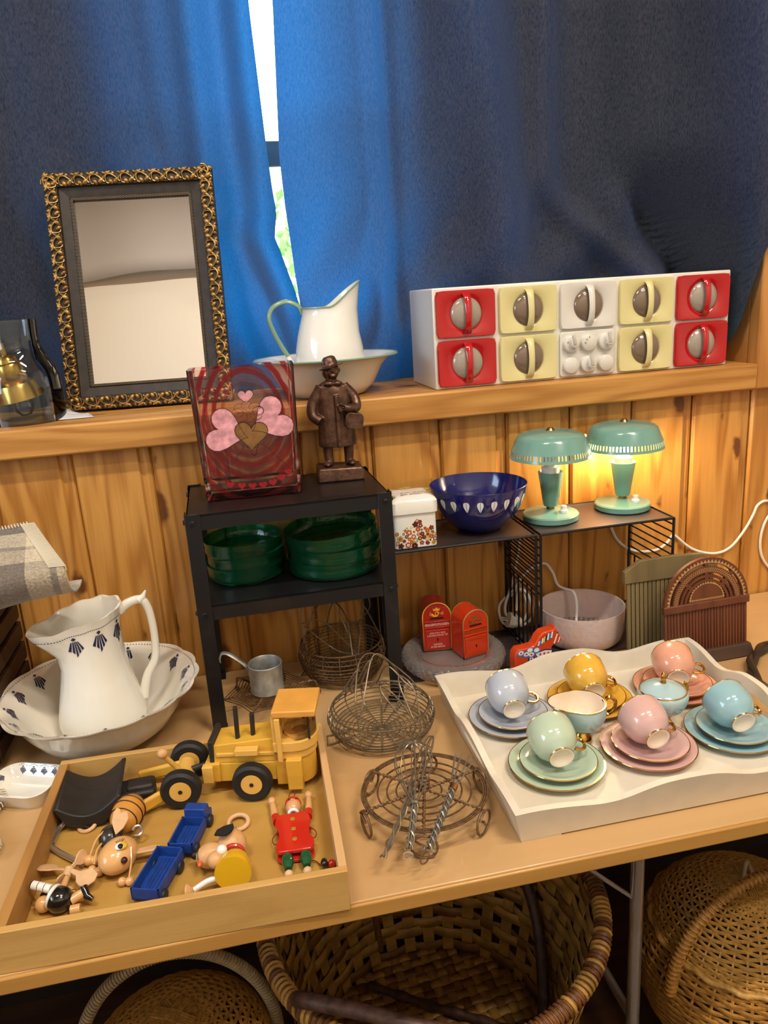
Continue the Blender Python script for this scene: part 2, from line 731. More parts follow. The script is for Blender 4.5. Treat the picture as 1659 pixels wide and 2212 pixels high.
obj('pane', G().box2((WX0 + 0.04, 0.615, WZ0 + 0.03), (WX1 - 0.04, 0.619, 1.838)), pane, parent=win, smooth=0)
obj('pane', G().box2((WX0 + 0.04, 0.615, 1.898), (WX1 - 0.04, 0.619, WZ1 - 0.04)), pane, parent=win, smooth=0)

# a tree out in the daylight
tree = thing('garden_tree', 'leafy green tree outside, seen through the gap between the curtains', 'tree', (1.5, 7.0, -1.2))
g = G()
g.tube(spline([(0, 0, 0), (0.05, 0, 1.2), (-0.05, 0, 2.4), (0.05, 0.05, 3.2)], 5), lambda t: 0.10 - 0.06 * t, 8)
obj('trunk', g, wood('bark', '5c4a3a', '3a2d22', axis='Z'), parent=tree)
g = G()
rg = random.Random(3)
for i in range(900):
    a, e, q = rg.uniform(0, 2 * pi), rg.uniform(-1, 1), rg.random() ** 0.33
    c = Vector((1.3 * q * cos(a) * sqrt(1 - e * e), 1.0 * q * sin(a) * sqrt(1 - e * e), 2.95 + 1.1 * q * e))
    M = Matrix.Translation(c) @ Euler((rg.uniform(0, 6), rg.uniform(0, 6), rg.uniform(0, 6))).to_matrix().to_4x4()
    g.poly([(-0.09, 0, 0), (0, -0.045, 0.01), (0.09, 0, 0), (0, 0.045, 0.01)], M)
obj('foliage', g, pbr('leaf_green', '6f9a4a', 0.6), parent=tree, smooth=0, kind='stuff')
g = G().box2((-30, 0.8, -1.3), (30, 40, -1.2))
struct('ground_outside', g, pbr('lawn', '46552f', 0.9, mottled=0.3, mscale=2.0))

# assumed lamps hanging from the hall ceiling (out of frame, added to light the room)
tubeglow = pbr('lamp_diffuser', 'fff2dd', 0.5, emit='ffd9a6', estr=6.0)
steel = pbr('white_enamelled_steel', 'eceae4', 0.4)
for i, p in enumerate(ASSUMED_LAMPS):
    t = thing('ceiling_lamp', ['long white tube lamp hanging over the left end of the table', 'long white tube lamp hanging over the right end of the table', 'long white tube lamp hanging far behind the viewer'][i], 'lamp', p)
    obj('housing', G().box((0, 0, 0.0), (0.95, 0.17, 0.06)), steel, parent=t, bevel=0.01)
    obj('hanging_rod', G().cyl((-0.35, 0, 0.03), (-0.35, 0, 4.2 - p[2]), 0.005, n=6), steel, parent=t)
    obj('hanging_rod', G().cyl((0.35, 0, 0.03), (0.35, 0, 4.2 - p[2]), 0.005, n=6), steel, parent=t)

# assumed unseen window: frame bars on the solid left wall, behind its area light
w2 = obj('window_2', G().box2((-2.6, -2.0, 1.3), (-2.54, -1.93, 2.5)).box2((-2.6, -0.67, 1.3), (-2.54, -0.6, 2.5)).box2((-2.6, -2.0, 1.25), (-2.54, -0.6, 1.32)).box2((-2.6, -2.0, 2.48), (-2.54, -0.6, 2.55)).box2((-2.6, -1.33, 1.3), (-2.54, -1.27, 2.5)),
         steel, kind='structure')

# pale cloth hung high on the opposite wall (it shows in the mirror)
g = G()
g.grid(lambda u, v: (-2.4 + 5.6 * u, -3.22 + 0.02 * sin(u * 40) + 0.025 * sin(u * 17 + 2 * v), 4.19 - (0.92 + 0.012 * sin(u * 23) + 0.02 * u) * v), 160, 8)
tag(obj('wall_hanging', g, pbr('pale_cloth', 'b9b4b0', 0.85), solid=0.004, smooth=180), 'pale grey cloth hung along the top of the opposite wall', 'cloth')

# ================================================================ TABLE
BEECH = wood('beech_laminate', 'c29a68', 'b28a56', axis='X', rings=14, grain=25, rough=0.28, contrast=0.35, bump=0.0, coat=0.3)
BEECH_EDGE = wood('beech_edge', 'b98845', 'a27032', axis='X', rings=14, grain=30, rough=0.3, contrast=0.5, coat=0.2)
table = thing('folding_table', 'long beech laminate table with chromed legs against the pine wall', 'table', (0.3, -0.37, 0))
obj('table_top', G().box2((-1.6, -0.36, 0.715), (1.9, 0.355, 0.74)), BEECH, parent=table, bevel=0.002)
obj('edge_band', G().box2((-1.6, -0.366, 0.7155), (1.9, -0.3602, 0.7398)), BEECH_EDGE, parent=table, bevel=0.0025)
CHROME = pbr('chrome', 'd2cec6', 0.22, 0.85)
for x in (-1.1, 0.318, 1.6):
    for y in (-0.125, 0.25):
        obj('leg', G().cyl((x, y, 0), (x, y, 0.715), 0.0125, n=16), CHROME, parent=table)
    obj('cross_bar', G().cyl((x, -0.125, 0.12), (x, 0.25, 0.12), 0.009, n=10), CHROME, parent=table)
    obj('brace', G().cyl((x, -0.125, 0.40), (x - 0.33, -0.125, 0.714), 0.004, n=8), CHROME, parent=table)

# ================================================================ CURTAINS
def curtain_material():
    m = bpy.data.materials.new('navy_curtain_cloth')
    m.use_nodes = True
    nt = m.node_tree
    N, L = nt.nodes, nt.links
    b = N['Principled BSDF']
    b.inputs['Base Color'].default_value = (*lin('34374a'), 1)
    b.inputs['Roughness'].default_value = 0.75
    b.inputs['Sheen Weight'].default_value = 0.25
    b.inputs['Sheen Roughness'].default_value = 0.4
    b.inputs['Specular IOR Level'].default_value = 0.2
    tc = N.new('ShaderNodeTexCoord')
    mp = N.new('ShaderNodeMapping')
    mp.inputs['Scale'].default_value = (1, 1, 0.3)
    n = N.new('ShaderNodeTexNoise')
    n.inputs['Scale'].default_value = 420
    n.inputs['Detail'].default_value = 2
    L.new(tc.outputs['Object'], mp.inputs[0])
    L.new(mp.outputs[0], n.inputs['Vector'])
    rp = N.new('ShaderNodeValToRGB')
    rp.color_ramp.elements[0].position = 0.3
    rp.color_ramp.elements[1].position = 0.75
    rp.color_ramp.elements[0].color = (*lin('2e313c'), 1)
    rp.color_ramp.elements[1].color = (*lin('585962'), 1)
    L.new(n.outputs['Fac'], rp.inputs['Fac'])
    L.new(rp.outputs['Color'], b.inputs['Base Color'])
    bp = N.new('ShaderNodeBump')
    bp.inputs['Strength'].default_value = 0.25
    bp.inputs['Distance'].default_value = 0.0008
    L.new(n.outputs['Fac'], bp.inputs['Height'])
    L.new(bp.outputs['Normal'], b.inputs['Normal'])
    t = N.new('ShaderNodeBsdfTranslucent')
    t.inputs[0].default_value = (0.0005, 0.25, 0.70, 1)
    mx = N.new('ShaderNodeMixShader')
    mx.inputs[0].default_value = 0.42
    L.new(b.outputs[0], mx.inputs[1])
    L.new(t.outputs[0], mx.inputs[2])
    L.new(mx.outputs[0], N['Material Output'].inputs[0])
    return m


CURT = curtain_material()
ZT = 2.68


def edge_left(z):
    return linterp(z, [1.30, 1.45, 1.52, 1.60, 1.64, 1.69, 1.74, 1.83, 2.08, 2.7], [0.22, 0.182, 0.168, 0.145, 0.132, 0.141, 0.137, 0.134, 0.127, 0.118])


def edge_right(z):
    return linterp(z, [1.30, 1.47, 1.60, 1.70, 1.80, 2.08, 2.7], [0.20, 0.174, 0.166, 0.158, 0.156, 0.171, 0.19])


def left_curtain(u, v):
    z = 1.301 + (ZT - 1.301) * v
    e = edge_left(z)
    x = -1.25 + (e + 1.25) * u
    low = sm(2.0, 1.35, z)
    d = e - x
    y = 0.292 + 0.016 * sin(x * 15 + 0.5) + 0.010 * sin(x * 33 + z * 1.5)
    y += 0.020 * sm(0.25, 0.10, d) * sin(d * 55 + 1.2 * (z - 1.6))
    # the lower corner is pushed aside behind the mirror in diagonal folds
    y += low * 0.022 * sin((x * 0.8 + z * 0.55) * 34)
    y -= 0.03 * low * sm(0.30, 0.05, abs(x - 0.02))
    return (x, max(min(y, 0.35), 0.268 if x < 0.0 else 0.250), z)


def right_curtain(u, v):
    z = 1.301 + (ZT - 1.301) * v
    e = edge_right(z)
    xr = linterp(z, [1.30, 1.40, 1.47, 1.54, 1.60, 1.75, 2.7], [1.10, 1.108, 1.116, 1.130, 1.17, 1.30, 1.36])
    x = e + (xr - e) * u
    low = sm(1.85, 1.32, z)
    y = 0.262
    y += 0.016 * sin((x - 0.2) * 21 + 1.0) * sm(0.6, 0.35, x)
    # broad belly with soft ridges
    y -= 0.075 * math.exp(-((x - 0.63 - 0.12 * (1.75 - z)) / 0.075) ** 2)
    y -= 0.03 * math.exp(-((x - 0.76 - 0.25 * sm(1.75, 1.45, z)) / 0.035) ** 2)
    y -= 0.02 * math.exp(-((x - 0.52) / 0.05) ** 2) * sm(1.5, 1.9, z)
    y -= 0.055 * math.exp(-((x - 0.93 - 0.10 * sm(1.7, 1.45, z)) / 0.055) ** 2)
    y += 0.022 * math.exp(-((x - 0.40) / 0.022) ** 2)
    y -= 0.018 * math.exp(-((x - 0.365) / 0.02) ** 2)
    # hem swept towards the casing
    y += low * 0.022 * sin((x * 1.0 - z * 0.9) * 24)
    if x < 0.45:
        y = max(y, 0.246)
    k = sm(1.50, 1.80, z)
    w = sm(1.086 - 0.20 * k, 1.108 - 0.01 * k, x)
    y = y * (1 - w) + w * (linterp(z, [1.30, 1.40, 1.47, 1.54, 1.60], [0.005, -0.015, -0.035, -0.05, -0.062]) + 0.02 * sin(x * 40 + z * 6) * k)
    return (x, min(y, 0.32), z)


for nm, fn, lb in (('left_curtain', left_curtain, 'navy blue curtain left of the bright gap, behind the mirror'), ('right_curtain', right_curtain, 'navy blue curtain right of the bright gap, above the red and yellow drawers')):
    g = G().grid(fn, 150, 90)
    tag(obj('window_curtain', g, CURT, smooth=180), lb, 'curtain', 'curtains at the window')
# ================================================================ THINGS ON THE WINDOW BOARD
SILL = 1.30
WHITE_ENAMEL = pbr('white_enamel', 'e6e3da', 0.12, coat=0.6)
CREAM_CER = pbr('cream_painted_wood', 'e3ddcf', 0.35, coat=0.2)

# ---------------------------------------------------------------- cabinet of coloured drawers
cab = thing('drawer_cabinet', 'long white cabinet with red, pale yellow and white drawers on the window board', 'cabinet', (0.748, -0.006, SILL), rz=radians(0.5))
CW, CH, CD = 0.672, 0.203, 0.19
g = G().box2((-CW / 2, 0.0, 0), (CW / 2, CD, CH))
obj('body', g, CREAM_CER, parent=cab, bevel=0.003)
RED = pbr('red_glaze', 'b41418', 0.12, coat=0.8)
YEL = pbr('pale_yellow_glaze', 'dacd90', 0.2, coat=0.6)
WHT = pbr('white_glaze', 'd9d3c8', 0.15, coat=0.6)
SMOKE = pbr('smoky_plastic_dome', 'a89a8a', 0.08, 0.0, trans=0.15, coat=1.0)
SMOKE_D = pbr('dark_smoky_plastic_dome', '7d6855', 0.08, 0.0, trans=0.15, coat=1.0)


def drawer_front():
    """Rounded tile with a round opening, 48 spokes from square to circle."""
    n = 48
    w, h, r = 0.126, 0.0935, 0.007
    R = 0.033
    outer = []
    for i in range(n):
        a = 2 * pi * i / n
        dx, dy = cos(a), sin(a)
        k = min((w / 2) / abs(dx) if abs(dx) > 1e-6 else 9, (h / 2) / abs(dy) if abs(dy) > 1e-6 else 9)
        x, y = dx * k, dy * k
        # round the corner
        cx, cy = w / 2 - r, h / 2 - r
        if abs(x) > cx and abs(y) > cy:
            ex, ey = abs(x) - cx, abs(y) - cy
            l = sqrt(ex * ex + ey * ey)
            if l > r:
                x = math.copysign(cx + ex / l * r, x)
                y = math.copysign(cy + ey / l * r, y)
        outer.append((x, y))
    rings = [[(x, y, 0.0) for x, y in outer], [(x, y, 0.006) for x, y in outer], [(x * 0.975, y * 0.97, 0.0085) for x, y in outer]]
    rings.append([((R + 0.003) * cos(2 * pi * i / n), (R + 0.003) * sin(2 * pi * i / n), 0.0085) for i in range(n)])
    rings.append([(R * cos(2 * pi * i / n), R * sin(2 * pi * i / n), 0.006) for i in range(n)])
    rings.append([(R * cos(2 * pi * i / n), R * sin(2 * pi * i / n), 0.0) for i in range(n)])
    g = G()
    vs = [p for q in rings for p in q]
    fs = []
    for k in range(len(rings) - 1):
        for i in range(n):
            fs.append((k * n + i, k * n + (i + 1) % n, (k + 1) * n + (i + 1) % n, (k + 1) * n + i))
    g.add(vs, fs, UP)
    return g


def dome_mesh():
    g = G()
    R = 0.0335
    prof = [(R * cos(a), 0.004 + 0.013 * sin(a)) for a in [pi / 2 * i / 8 for i in range(9)]]
    prof[-1] = (0.0, 0.017)
    g.lathe(prof, 32, UP)
    return g


def handle_mesh():
    g = G()
    pts = [(0, 0.040 * cos(pi * i / 14), 0.0075 + 0.017 * sin(pi * i / 14)) for i in range(15)]
    vs, fs = [], []
    for i, (x, y, z) in enumerate(pts):
        w = 0.0065 + 0.002 * abs(cos(pi * i / 14)) ** 3
        for a in range(8):
            t = 2 * pi * a / 8
            vs.append((w * cos(t), y + 0.0, z + 0.003 * sin(t)))
    for i in range(14):
        for a in range(8):
            fs.append((i * 8 + a, i * 8 + (a + 1) % 8, (i + 1) * 8 + (a + 1) % 8, (i + 1) * 8 + a))
    fs.append(tuple(range(7, -1, -1)))
    fs.append(tuple(14 * 8 + a for a in range(8)))
    g.add(vs, fs, UP)
    return g


colx = [-0.268 + 0.134 * i for i in range(5)]
order = [RED, YEL, WHT, YEL, RED]
for c in range(5):
    for rrow in range(2):
        z = 0.0515 + 0.0985 * rrow
        if c == 2 and rrow == 0:
            continue
        d = obj('drawer', drawer_front(), order[c], parent=cab, smooth=50, loc=(colx[c], 0.0, z))
        obj('window_dome', dome_mesh(), SMOKE if c in (0, 4) else SMOKE_D, parent=d, smooth=60)
        obj('handle', handle_mesh(), order[c], parent=d, smooth=60)
kp = obj('knob_panel', G().prism(rrect(0.126, 0.0935, 0.007), 0.0, 0.006, UP), WHT, parent=cab, bevel=0.002, loc=(colx[2], 0.0, 0.0515))
for i in range(6):
    x, z = -0.041 + 0.040 * (i % 3), 0.022 - 0.045 * (i // 3)
    g = G()
    g.lathe([(0.0, 0.0165), (0.0155, 0.0165), (0.0172, 0.0150), (0.0178, 0.006), (0.0165, 0.006)], 32, T(x, 0, z) @ UP)
    if i in (0, 2, 4):
        # lifting peg with a flat thumb piece
        g.tube([(x, -0.016, z - 0.004), (x + 0.001, -0.026, z - 0.004), (x, -0.030, z + 0.002), (x - 0.003, -0.030, z + 0.019)], lambda t: 0.0032 + 0.001 * t, 8)
        g.ball((x + 0.001, -0.026, z - 0.004), 0.0045, 10, 6)
    obj('knob', g, WHT, parent=kp, smooth=50)
ink = pbr('black_print', '3a3632', 0.6)
g = G()
for ch, dx, dz, a in (('R', -0.0095, 0.0, 65), ('O', -0.0065, 0.0065, 40), ('6', -0.001, 0.0115, 15)):
    g.merge(lettering(ch, 0.0062), T(-0.041 + 0.040 + dx, -0.0169, 0.022 + dz) @ UP @ RZ(a))
for ch, dx, dz, a in (('o', -0.010, 0.004, 30), ('d', 0.005, -0.011, 150)):
    g.merge(lettering(ch, 0.0062), T(-0.041 + dx, -0.0169, 0.022 + dz) @ UP @ RZ(a))
obj('knob_lettering', g, ink, parent=kp, smooth=0)

# ---------------------------------------------------------------- enamel basin and jug
GREEN_RIM = pbr('green_enamel', '7f9c80', 0.2, coat=0.4)
basin = thing('enamel_basin', 'white enamel wash basin with green rim on the window board', 'basin', (0.199, 0.084, SILL))
outer = [(0.0, 0.0), (0.070, 0.0), (0.082, 0.004), (0.098, 0.020), (0.110, 0.042), (0.120, 0.060), (0.134, 0.073), (0.150, 0.079)]
inner = [(0.150, 0.081), (0.133, 0.0755), (0.118, 0.062), (0.107, 0.043), (0.095, 0.021), (0.080, 0.0065), (0.0, 0.004)]
obj('bowl', G().lathe(outer + inner, 56), WHITE_ENAMEL, parent=basin)
obj('rim', G().torus(0.151, 0.0022, 72, 8, T(0, 0, 0.080)), GREEN_RIM, parent=basin)


def jug(prof, n, lip_r, lip_z, ang=0.0, sharp=3.0, wall=0.003, wob=None, low=0.0):
    """Lathe body whose mouth is pulled into a spout towards ANG; PROF is (r, z) from base to lip."""
    H = prof[-1][1]
    g = G()

    def pt(t, i, inner):
        r, z = prof[i]
        w = sm(0.60 * H, H, z)
        c = max(0.0, cos(t - ang))
        s = c ** sharp
        b = max(0.0, -cos(t - ang)) ** 2
        rr = r + w * w * lip_r * s
        zz = z + w * (lip_z * (c ** 1.6) + low * b)
        if wob:
            rr += w * w * wob * cos(9 * t)
        if inner:
            rr = max(rr - wall, 0.0)
        return (rr * cos(t), rr * sin(t), zz)
    k = len(prof)
    vs, fs = [], []
    for side in (0, 1):
        for i in range(k):
            for j in range(n):
                vs.append(pt(2 * pi * j / n, i, side))
    for side in (0, 1):
        o = side * k * n
        for i in range(k - 1):
            for j in range(n):
                q = (o + i * n + j, o + i * n + (j + 1) % n, o + (i + 1) * n + (j + 1) % n, o + (i + 1) * n + j)
                fs.append(q if not side else q[::-1])
    for j in range(n):
        a, b = (k - 1) * n + j, (k - 1) * n + (j + 1) % n
        fs.append((a, b, b + k * n, a + k * n))
    fs.append(tuple(range(n - 1, -1, -1)))
    o = k * n
    fs.append(tuple(o + n + j for j in range(n)))
    # inner floor sits on the second ring
    fs = [f for f in fs if not (min(f) >= o and max(f) < o + 2 * n and len(f) == 4)]
    g.add(vs, fs)
    return g


ej = thing('enamel_jug', 'white enamel jug with green handle standing in the basin', 'jug', (0.209, 0.084, SILL + 0.0062))
prof = [(0.056, 0.0), (0.064, 0.006), (0.070, 0.03), (0.0725, 0.062), (0.071, 0.090), (0.065, 0.118), (0.058, 0.142), (0.053, 0.158), (0.051, 0.168), (0.052, 0.174)]
obj('body', jug(prof, 48, 0.022, 0.050, ang=0.0, sharp=2.6, wall=0.0025), WHITE_ENAMEL, parent=ej, smooth=60)
hp = spline([(-0.050, 0, 0.163), (-0.058, 0, 0.180), (-0.083, 0, 0.190), (-0.110, 0, 0.180), (-0.120, 0, 0.158), (-0.112, 0, 0.128), (-0.099, 0, 0.100), (-0.088, 0, 0.080)], 7)
obj('handle', G().tube(hp, 0.0055, 10, flat=0.7), GREEN_RIM, parent=ej)
obj('handle_end', G().tube(spline([(-0.088, 0, 0.080), (-0.082, 0, 0.068), (-0.070, 0, 0.052)], 6), 0.0052, 10, flat=0.7), WHITE_ENAMEL, parent=ej)
obj('lip', G().tube([(v[0], v[1], v[2]) for v in jug(prof, 48, 0.022, 0.050, 0.0, 2.6, 0.0025).v[9 * 48:10 * 48]], 0.0016, 6, True), GREEN_RIM, parent=ej)

# ---------------------------------------------------------------- gilt mirror
mir = thing('framed_mirror', 'tall mirror in a dark frame with gilded leaf carving, leaning on the curtain', 'mirror', (-0.169, 0.146, SILL + 0.001), rot=(radians(-11.5), 0, radians(-5.8)))
MW, MH = 0.341, 0.482
DARKW = pbr('dark_bronzed_wood', '302821', 0.5, mottled=0.35, mscale=60)
GILT = pbr('worn_gilt', 'a8854e', 0.36, 0.75, mottled=0.45, mscale=90)
GILT_D = pbr('dull_gilt', '6d5a3c', 0.5, 0.4)
prof2 = [(0.0, 0.0), (0.0, 0.018), (0.004, 0.021), (0.026, 0.021), (0.028, 0.015), (0.046, 0.011), (0.049, 0.013), (0.053, 0.012), (0.054, 0.006), (0.054, 0.0)]


def frame_side(L):
    """Mitred moulding of outer length L: local x along, y inwards, z towards the viewer."""
    g = G()
    n = len(prof2)
    vs = [(-L / 2 + w, w, h) for w, h in prof2] + [(L / 2 - w, w, h) for w, h in prof2]
    fs = [(i, n + i, n + (i + 1) % n, (i + 1) % n) for i in range(n)] + [tuple(range(n)), tuple(range(2 * n - 1, n - 1, -1))]
    return g.add(vs, fs)


def carving(L):
    """Scrolling leaves and buds along the outer band."""
    g = G()
    n = int(round(L / 0.031))
    st = L / n
    rg = random.Random(int(L * 1000))
    for i in range(n):
        x = -L / 2 + st * (i + 0.5)
        if abs(x) > L / 2 - 0.014:
            continue
        z = 0.021
        M = T(x, 0.013, z) @ SC(1.05, 1.25, 1.2)
        g.ball((0, 0, 0), (0.0075, 0.0048, 0.005), 10, 6, M @ T(-0.007, 0.005, 0) @ RZ(35))
        g.ball((0, 0, 0), (0.0065, 0.0042, 0.0045), 10, 6, M @ T(0.004, 0.0065, 0) @ RZ(-40))
        g.ball((0, 0, 0), (0.0042, 0.0042, 0.004), 10, 6, M @ T(-0.001, -0.006, 0))
        g.ball((0, 0, 0), (0.0062, 0.003, 0.004), 10, 6, M @ T(0.011, -0.007, 0) @ RZ(25))
        g.ball((0, 0, 0), (0.0055, 0.0028, 0.004), 10, 6, M @ T(-0.013, -0.007, 0) @ RZ(-30))
        g.tube(spline([(-0.014, 0.0075, 0.001), (-0.004, -0.001, 0.003), (0.006, -0.005, 0.003), (0.016, -0.001, 0.002), (0.018, 0.006, 0.001)], 4), 0.0017, 6, M=M)
        g.tube(spline([(0.004, -0.0095, 0.001), (0.013, -0.001, 0.003), (0.012, 0.008, 0.002), (0.007, 0.010, 0.001)], 4), 0.0015, 6, M=M)
    return g


def beading(L):
    g = G()
    n = int(L / 0.0085)
    for i in range(n):
        x = -L / 2 + 0.05 + (L - 0.10) * (i + 0.5) / n
        if abs(x) > L / 2 - 0.052:
            continue
        g.torus(0.0022, 0.0007, 8, 4, T(x, 0.0505, 0.0132))
    return g


# in the thing's frame: x right, z up along the glass, -y towards the viewer
for L, M in ((MW, UP), (MW, T(0, 0, MH) @ UP @ RZ(180)), (MH, T(-MW / 2, 0, MH / 2) @ UP @ RZ(-90)), (MH, T(MW / 2, 0, MH / 2) @ UP @ RZ(90))):
    sd = obj('frame_side', G().merge(frame_side(L), M), DARKW, parent=mir, smooth=25)
    obj('gilded_carving', G().merge(carving(L), M), GILT, parent=sd, smooth=60)
    obj('beading', G().merge(beading(L), M), GILT_D, parent=sd, smooth=60)
obj('mirror_glass', G().box2((-MW / 2 + 0.052, -0.006, 0.052), (MW / 2 - 0.052, -0.003, MH - 0.052)), pbr('mirror_silver', 'f4f2ee', 0.008, 1.0), parent=mir, smooth=0)
obj('back_board', G().box2((-MW / 2 + 0.003, -0.003, 0.003), (MW / 2 - 0.003, 0.003, MH - 0.003)), DARKW, parent=mir, smooth=0)

# ---------------------------------------------------------------- glass pendant with brass fitting, and a note
pen = thing('glass_pendant_lamp', 'clear glass bell lamp with brass fitting at the left end of the window board', 'lamp', (-0.405, 0.075, SILL))
CLEAR = thin_glass('clear_lamp_glass', 'f0f5f6', 1.1)
gp = [(0.074, 0.0), (0.075, 0.03), (0.0745, 0.06), (0.073, 0.085), (0.068, 0.104), (0.058, 0.120), (0.052, 0.132), (0.047, 0.146), (0.0465, 0.165), (0.048, 0.195)]
obj('glass_shade', G().lathe(gp + [(r - 0.0022, z) for r, z in gp[::-1]], 48, closed=True), CLEAR, parent=pen)
BRASS = pbr('polished_brass', 'd6a858', 0.24, 1.0)
Mb = T(-0.004, -0.005, 0.045) @ RY(-9) @ RX(4)
bp = [(0.0, 0.110), (0.006, 0.110), (0.006, 0.088), (0.016, 0.086), (0.020, 0.080), (0.021, 0.072), (0.025, 0.070), (0.027, 0.066), (0.028, 0.040), (0.026, 0.036), (0.036, 0.031), (0.039, 0.024), (0.043, 0.0), (0.041, 0.0), (0.036, 0.024), (0.020, 0.030), (0.0, 0.031)]
obj('brass_fitting', G().lathe(bp, 40, Mb), BRASS, parent=pen)
obj('bulb', G().lathe([(0.0, -0.034), (0.010, -0.032), (0.018, -0.022), (0.019, -0.012), (0.014, 0.004), (0.010, 0.016), (0.010, 0.03)], 24, Mb), thin_glass('bulb_glass', 'eef2f4', 1.5), parent=pen)
cp = spline([Mb @ Vector((0, 0, 0.110)), (-0.024, -0.005, 0.185), (-0.040, 0.0, 0.215), (-0.070, 0.01, 0.235), (-0.12, 0.02, 0.20), (-0.14, 0.03, 0.05), (-0.15, 0.03, 0.004)], 8)
obj('cord', G().tube(cp, 0.0028, 6), pbr('grey_cord', '8d8a86', 0.7, bump=0.4, bscale=600), parent=pen)
note = thing('paper_note', 'small white paper note with handwriting lying by the glass lamp', 'note', (-0.313, 0.055, SILL + 0.0005), rz=radians(-4))
g = G()
pts = [(-0.040, -0.025), (0.038, -0.012), (0.024, 0.012), (-0.022, 0.022)]
g.grid(lambda u, v: tuple((1 - u) * (1 - v) * Vector((-0.045, -0.020, 0.001)) + u * (1 - v) * Vector((0.040, -0.012, 0.001)) + u * v * Vector((0.022, 0.020, 0.006)) + (1 - u) * v * Vector((-0.022, 0.030, 0.018 * (1 - u)))), 8, 6)
obj('sheet', g, pbr('note_paper', 'd8d6d8', 0.8), parent=note, smooth=180, solid=0.0004)
g = G()
rg = random.Random(5)
for row, (y0, n) in enumerate(((0.012, 4), (0.003, 6))):
    pts = []
    for i in range(n * 5):
        x = -0.014 + i * 0.0018
        pts.append((x, y0 - 0.002 + rg.uniform(-0.0018, 0.0018) - i * 0.0002, 0.0125 - row * 0.0035 - i * 0.0002))
    g.tube(pts, 0.0002, 4)
obj('handwriting', g, pbr('pencil_grey', '77757c', 0.7), parent=note)

# ================================================================ BLACK METAL RACK
BLACKM = pbr('black_powder_coat', '151416', 0.38, 0.1, coat=0.15)
rack = thing('metal_rack', 'black metal shelf rack holding green glass dishes', 'rack', (0.073, -0.138, 0.74), rz=radians(1.0))
RWX, RDY = 0.181, 0.118
for z in (0.385, 0.218):
    g = G().box2((-RWX + 0.003, -RDY + 0.003, z + 0.027), (RWX - 0.003, RDY - 0.003, z + 0.030))
    g.box2((-RWX + 0.003, -RDY + 0.003, z + 0.003), (RWX - 0.003, -RDY + 0.005, z + 0.030)).box2((-RWX + 0.003, RDY - 0.005, z + 0.003), (RWX - 0.003, RDY - 0.003, z + 0.030))
    g.box2((-RWX + 0.003, -RDY + 0.003, z + 0.003), (-RWX + 0.005, RDY - 0.003, z + 0.030)).box2((RWX - 0.005, -RDY + 0.003, z + 0.003), (RWX - 0.003, RDY - 0.003, z + 0.030))
    obj('shelf', g, BLACKM, parent=rack, smooth=20)
STEELB = pbr('dark_bolt_steel', '3a3a3c', 0.3, 0.9)
for sx in (-1, 1):
    for sy in (-1, 1):
        g = G()
        lx = [(0, 0), (0.026, 0), (0.026, 0.002), (0.002, 0.002), (0.002, 0.026), (0, 0.026)]
        poly = [(sx * (RWX - x), sy * (RDY - y)) for x, y in lx]
        if sx * sy < 0:
            poly = poly[::-1]
        g.prism(poly, 0.002, 0.418)
        leg = obj('leg', g, BLACKM, parent=rack, smooth=20, bevel=0.0006, bseg=1)
        g = G().box2((sx * RWX - 0.013 - sx * 0.013, sy * RDY - 0.013 - sy * 0.013, 0.0), (sx * RWX + 0.013 - sx * 0.013, sy * RDY + 0.013 - sy * 0.013, 0.003))
        obj('foot_cap', g, pbr('black_plastic', '121212', 0.5), parent=leg)
        for z in (0.402, 0.234):
            x, y = sx * (RWX - 0.012), sy * RDY
            g = G().lathe([(0.0, 0.0028), (0.003, 0.0028), (0.0048, 0.0018), (0.0052, 0.0)], 16, T(x, y, z) @ RX(90 if sy < 0 else -90))
            g.torus(0.0026, 0.0007, 12, 6, T(x, y + sy * 0.0028, z) @ RX(90))
            obj('bolt', g, STEELB, parent=leg)
            g = G().lathe([(0.0, 0.0035), (0.004, 0.0035), (0.005, 0.0)], 12, T(sx * RWX, sy * (RDY - 0.013), z) @ RY(90 * sx))
            obj('bolt', g, STEELB, parent=leg)
RACK_TOP = 0.74 + 0.415
RACK_MID = 0.74 + 0.248
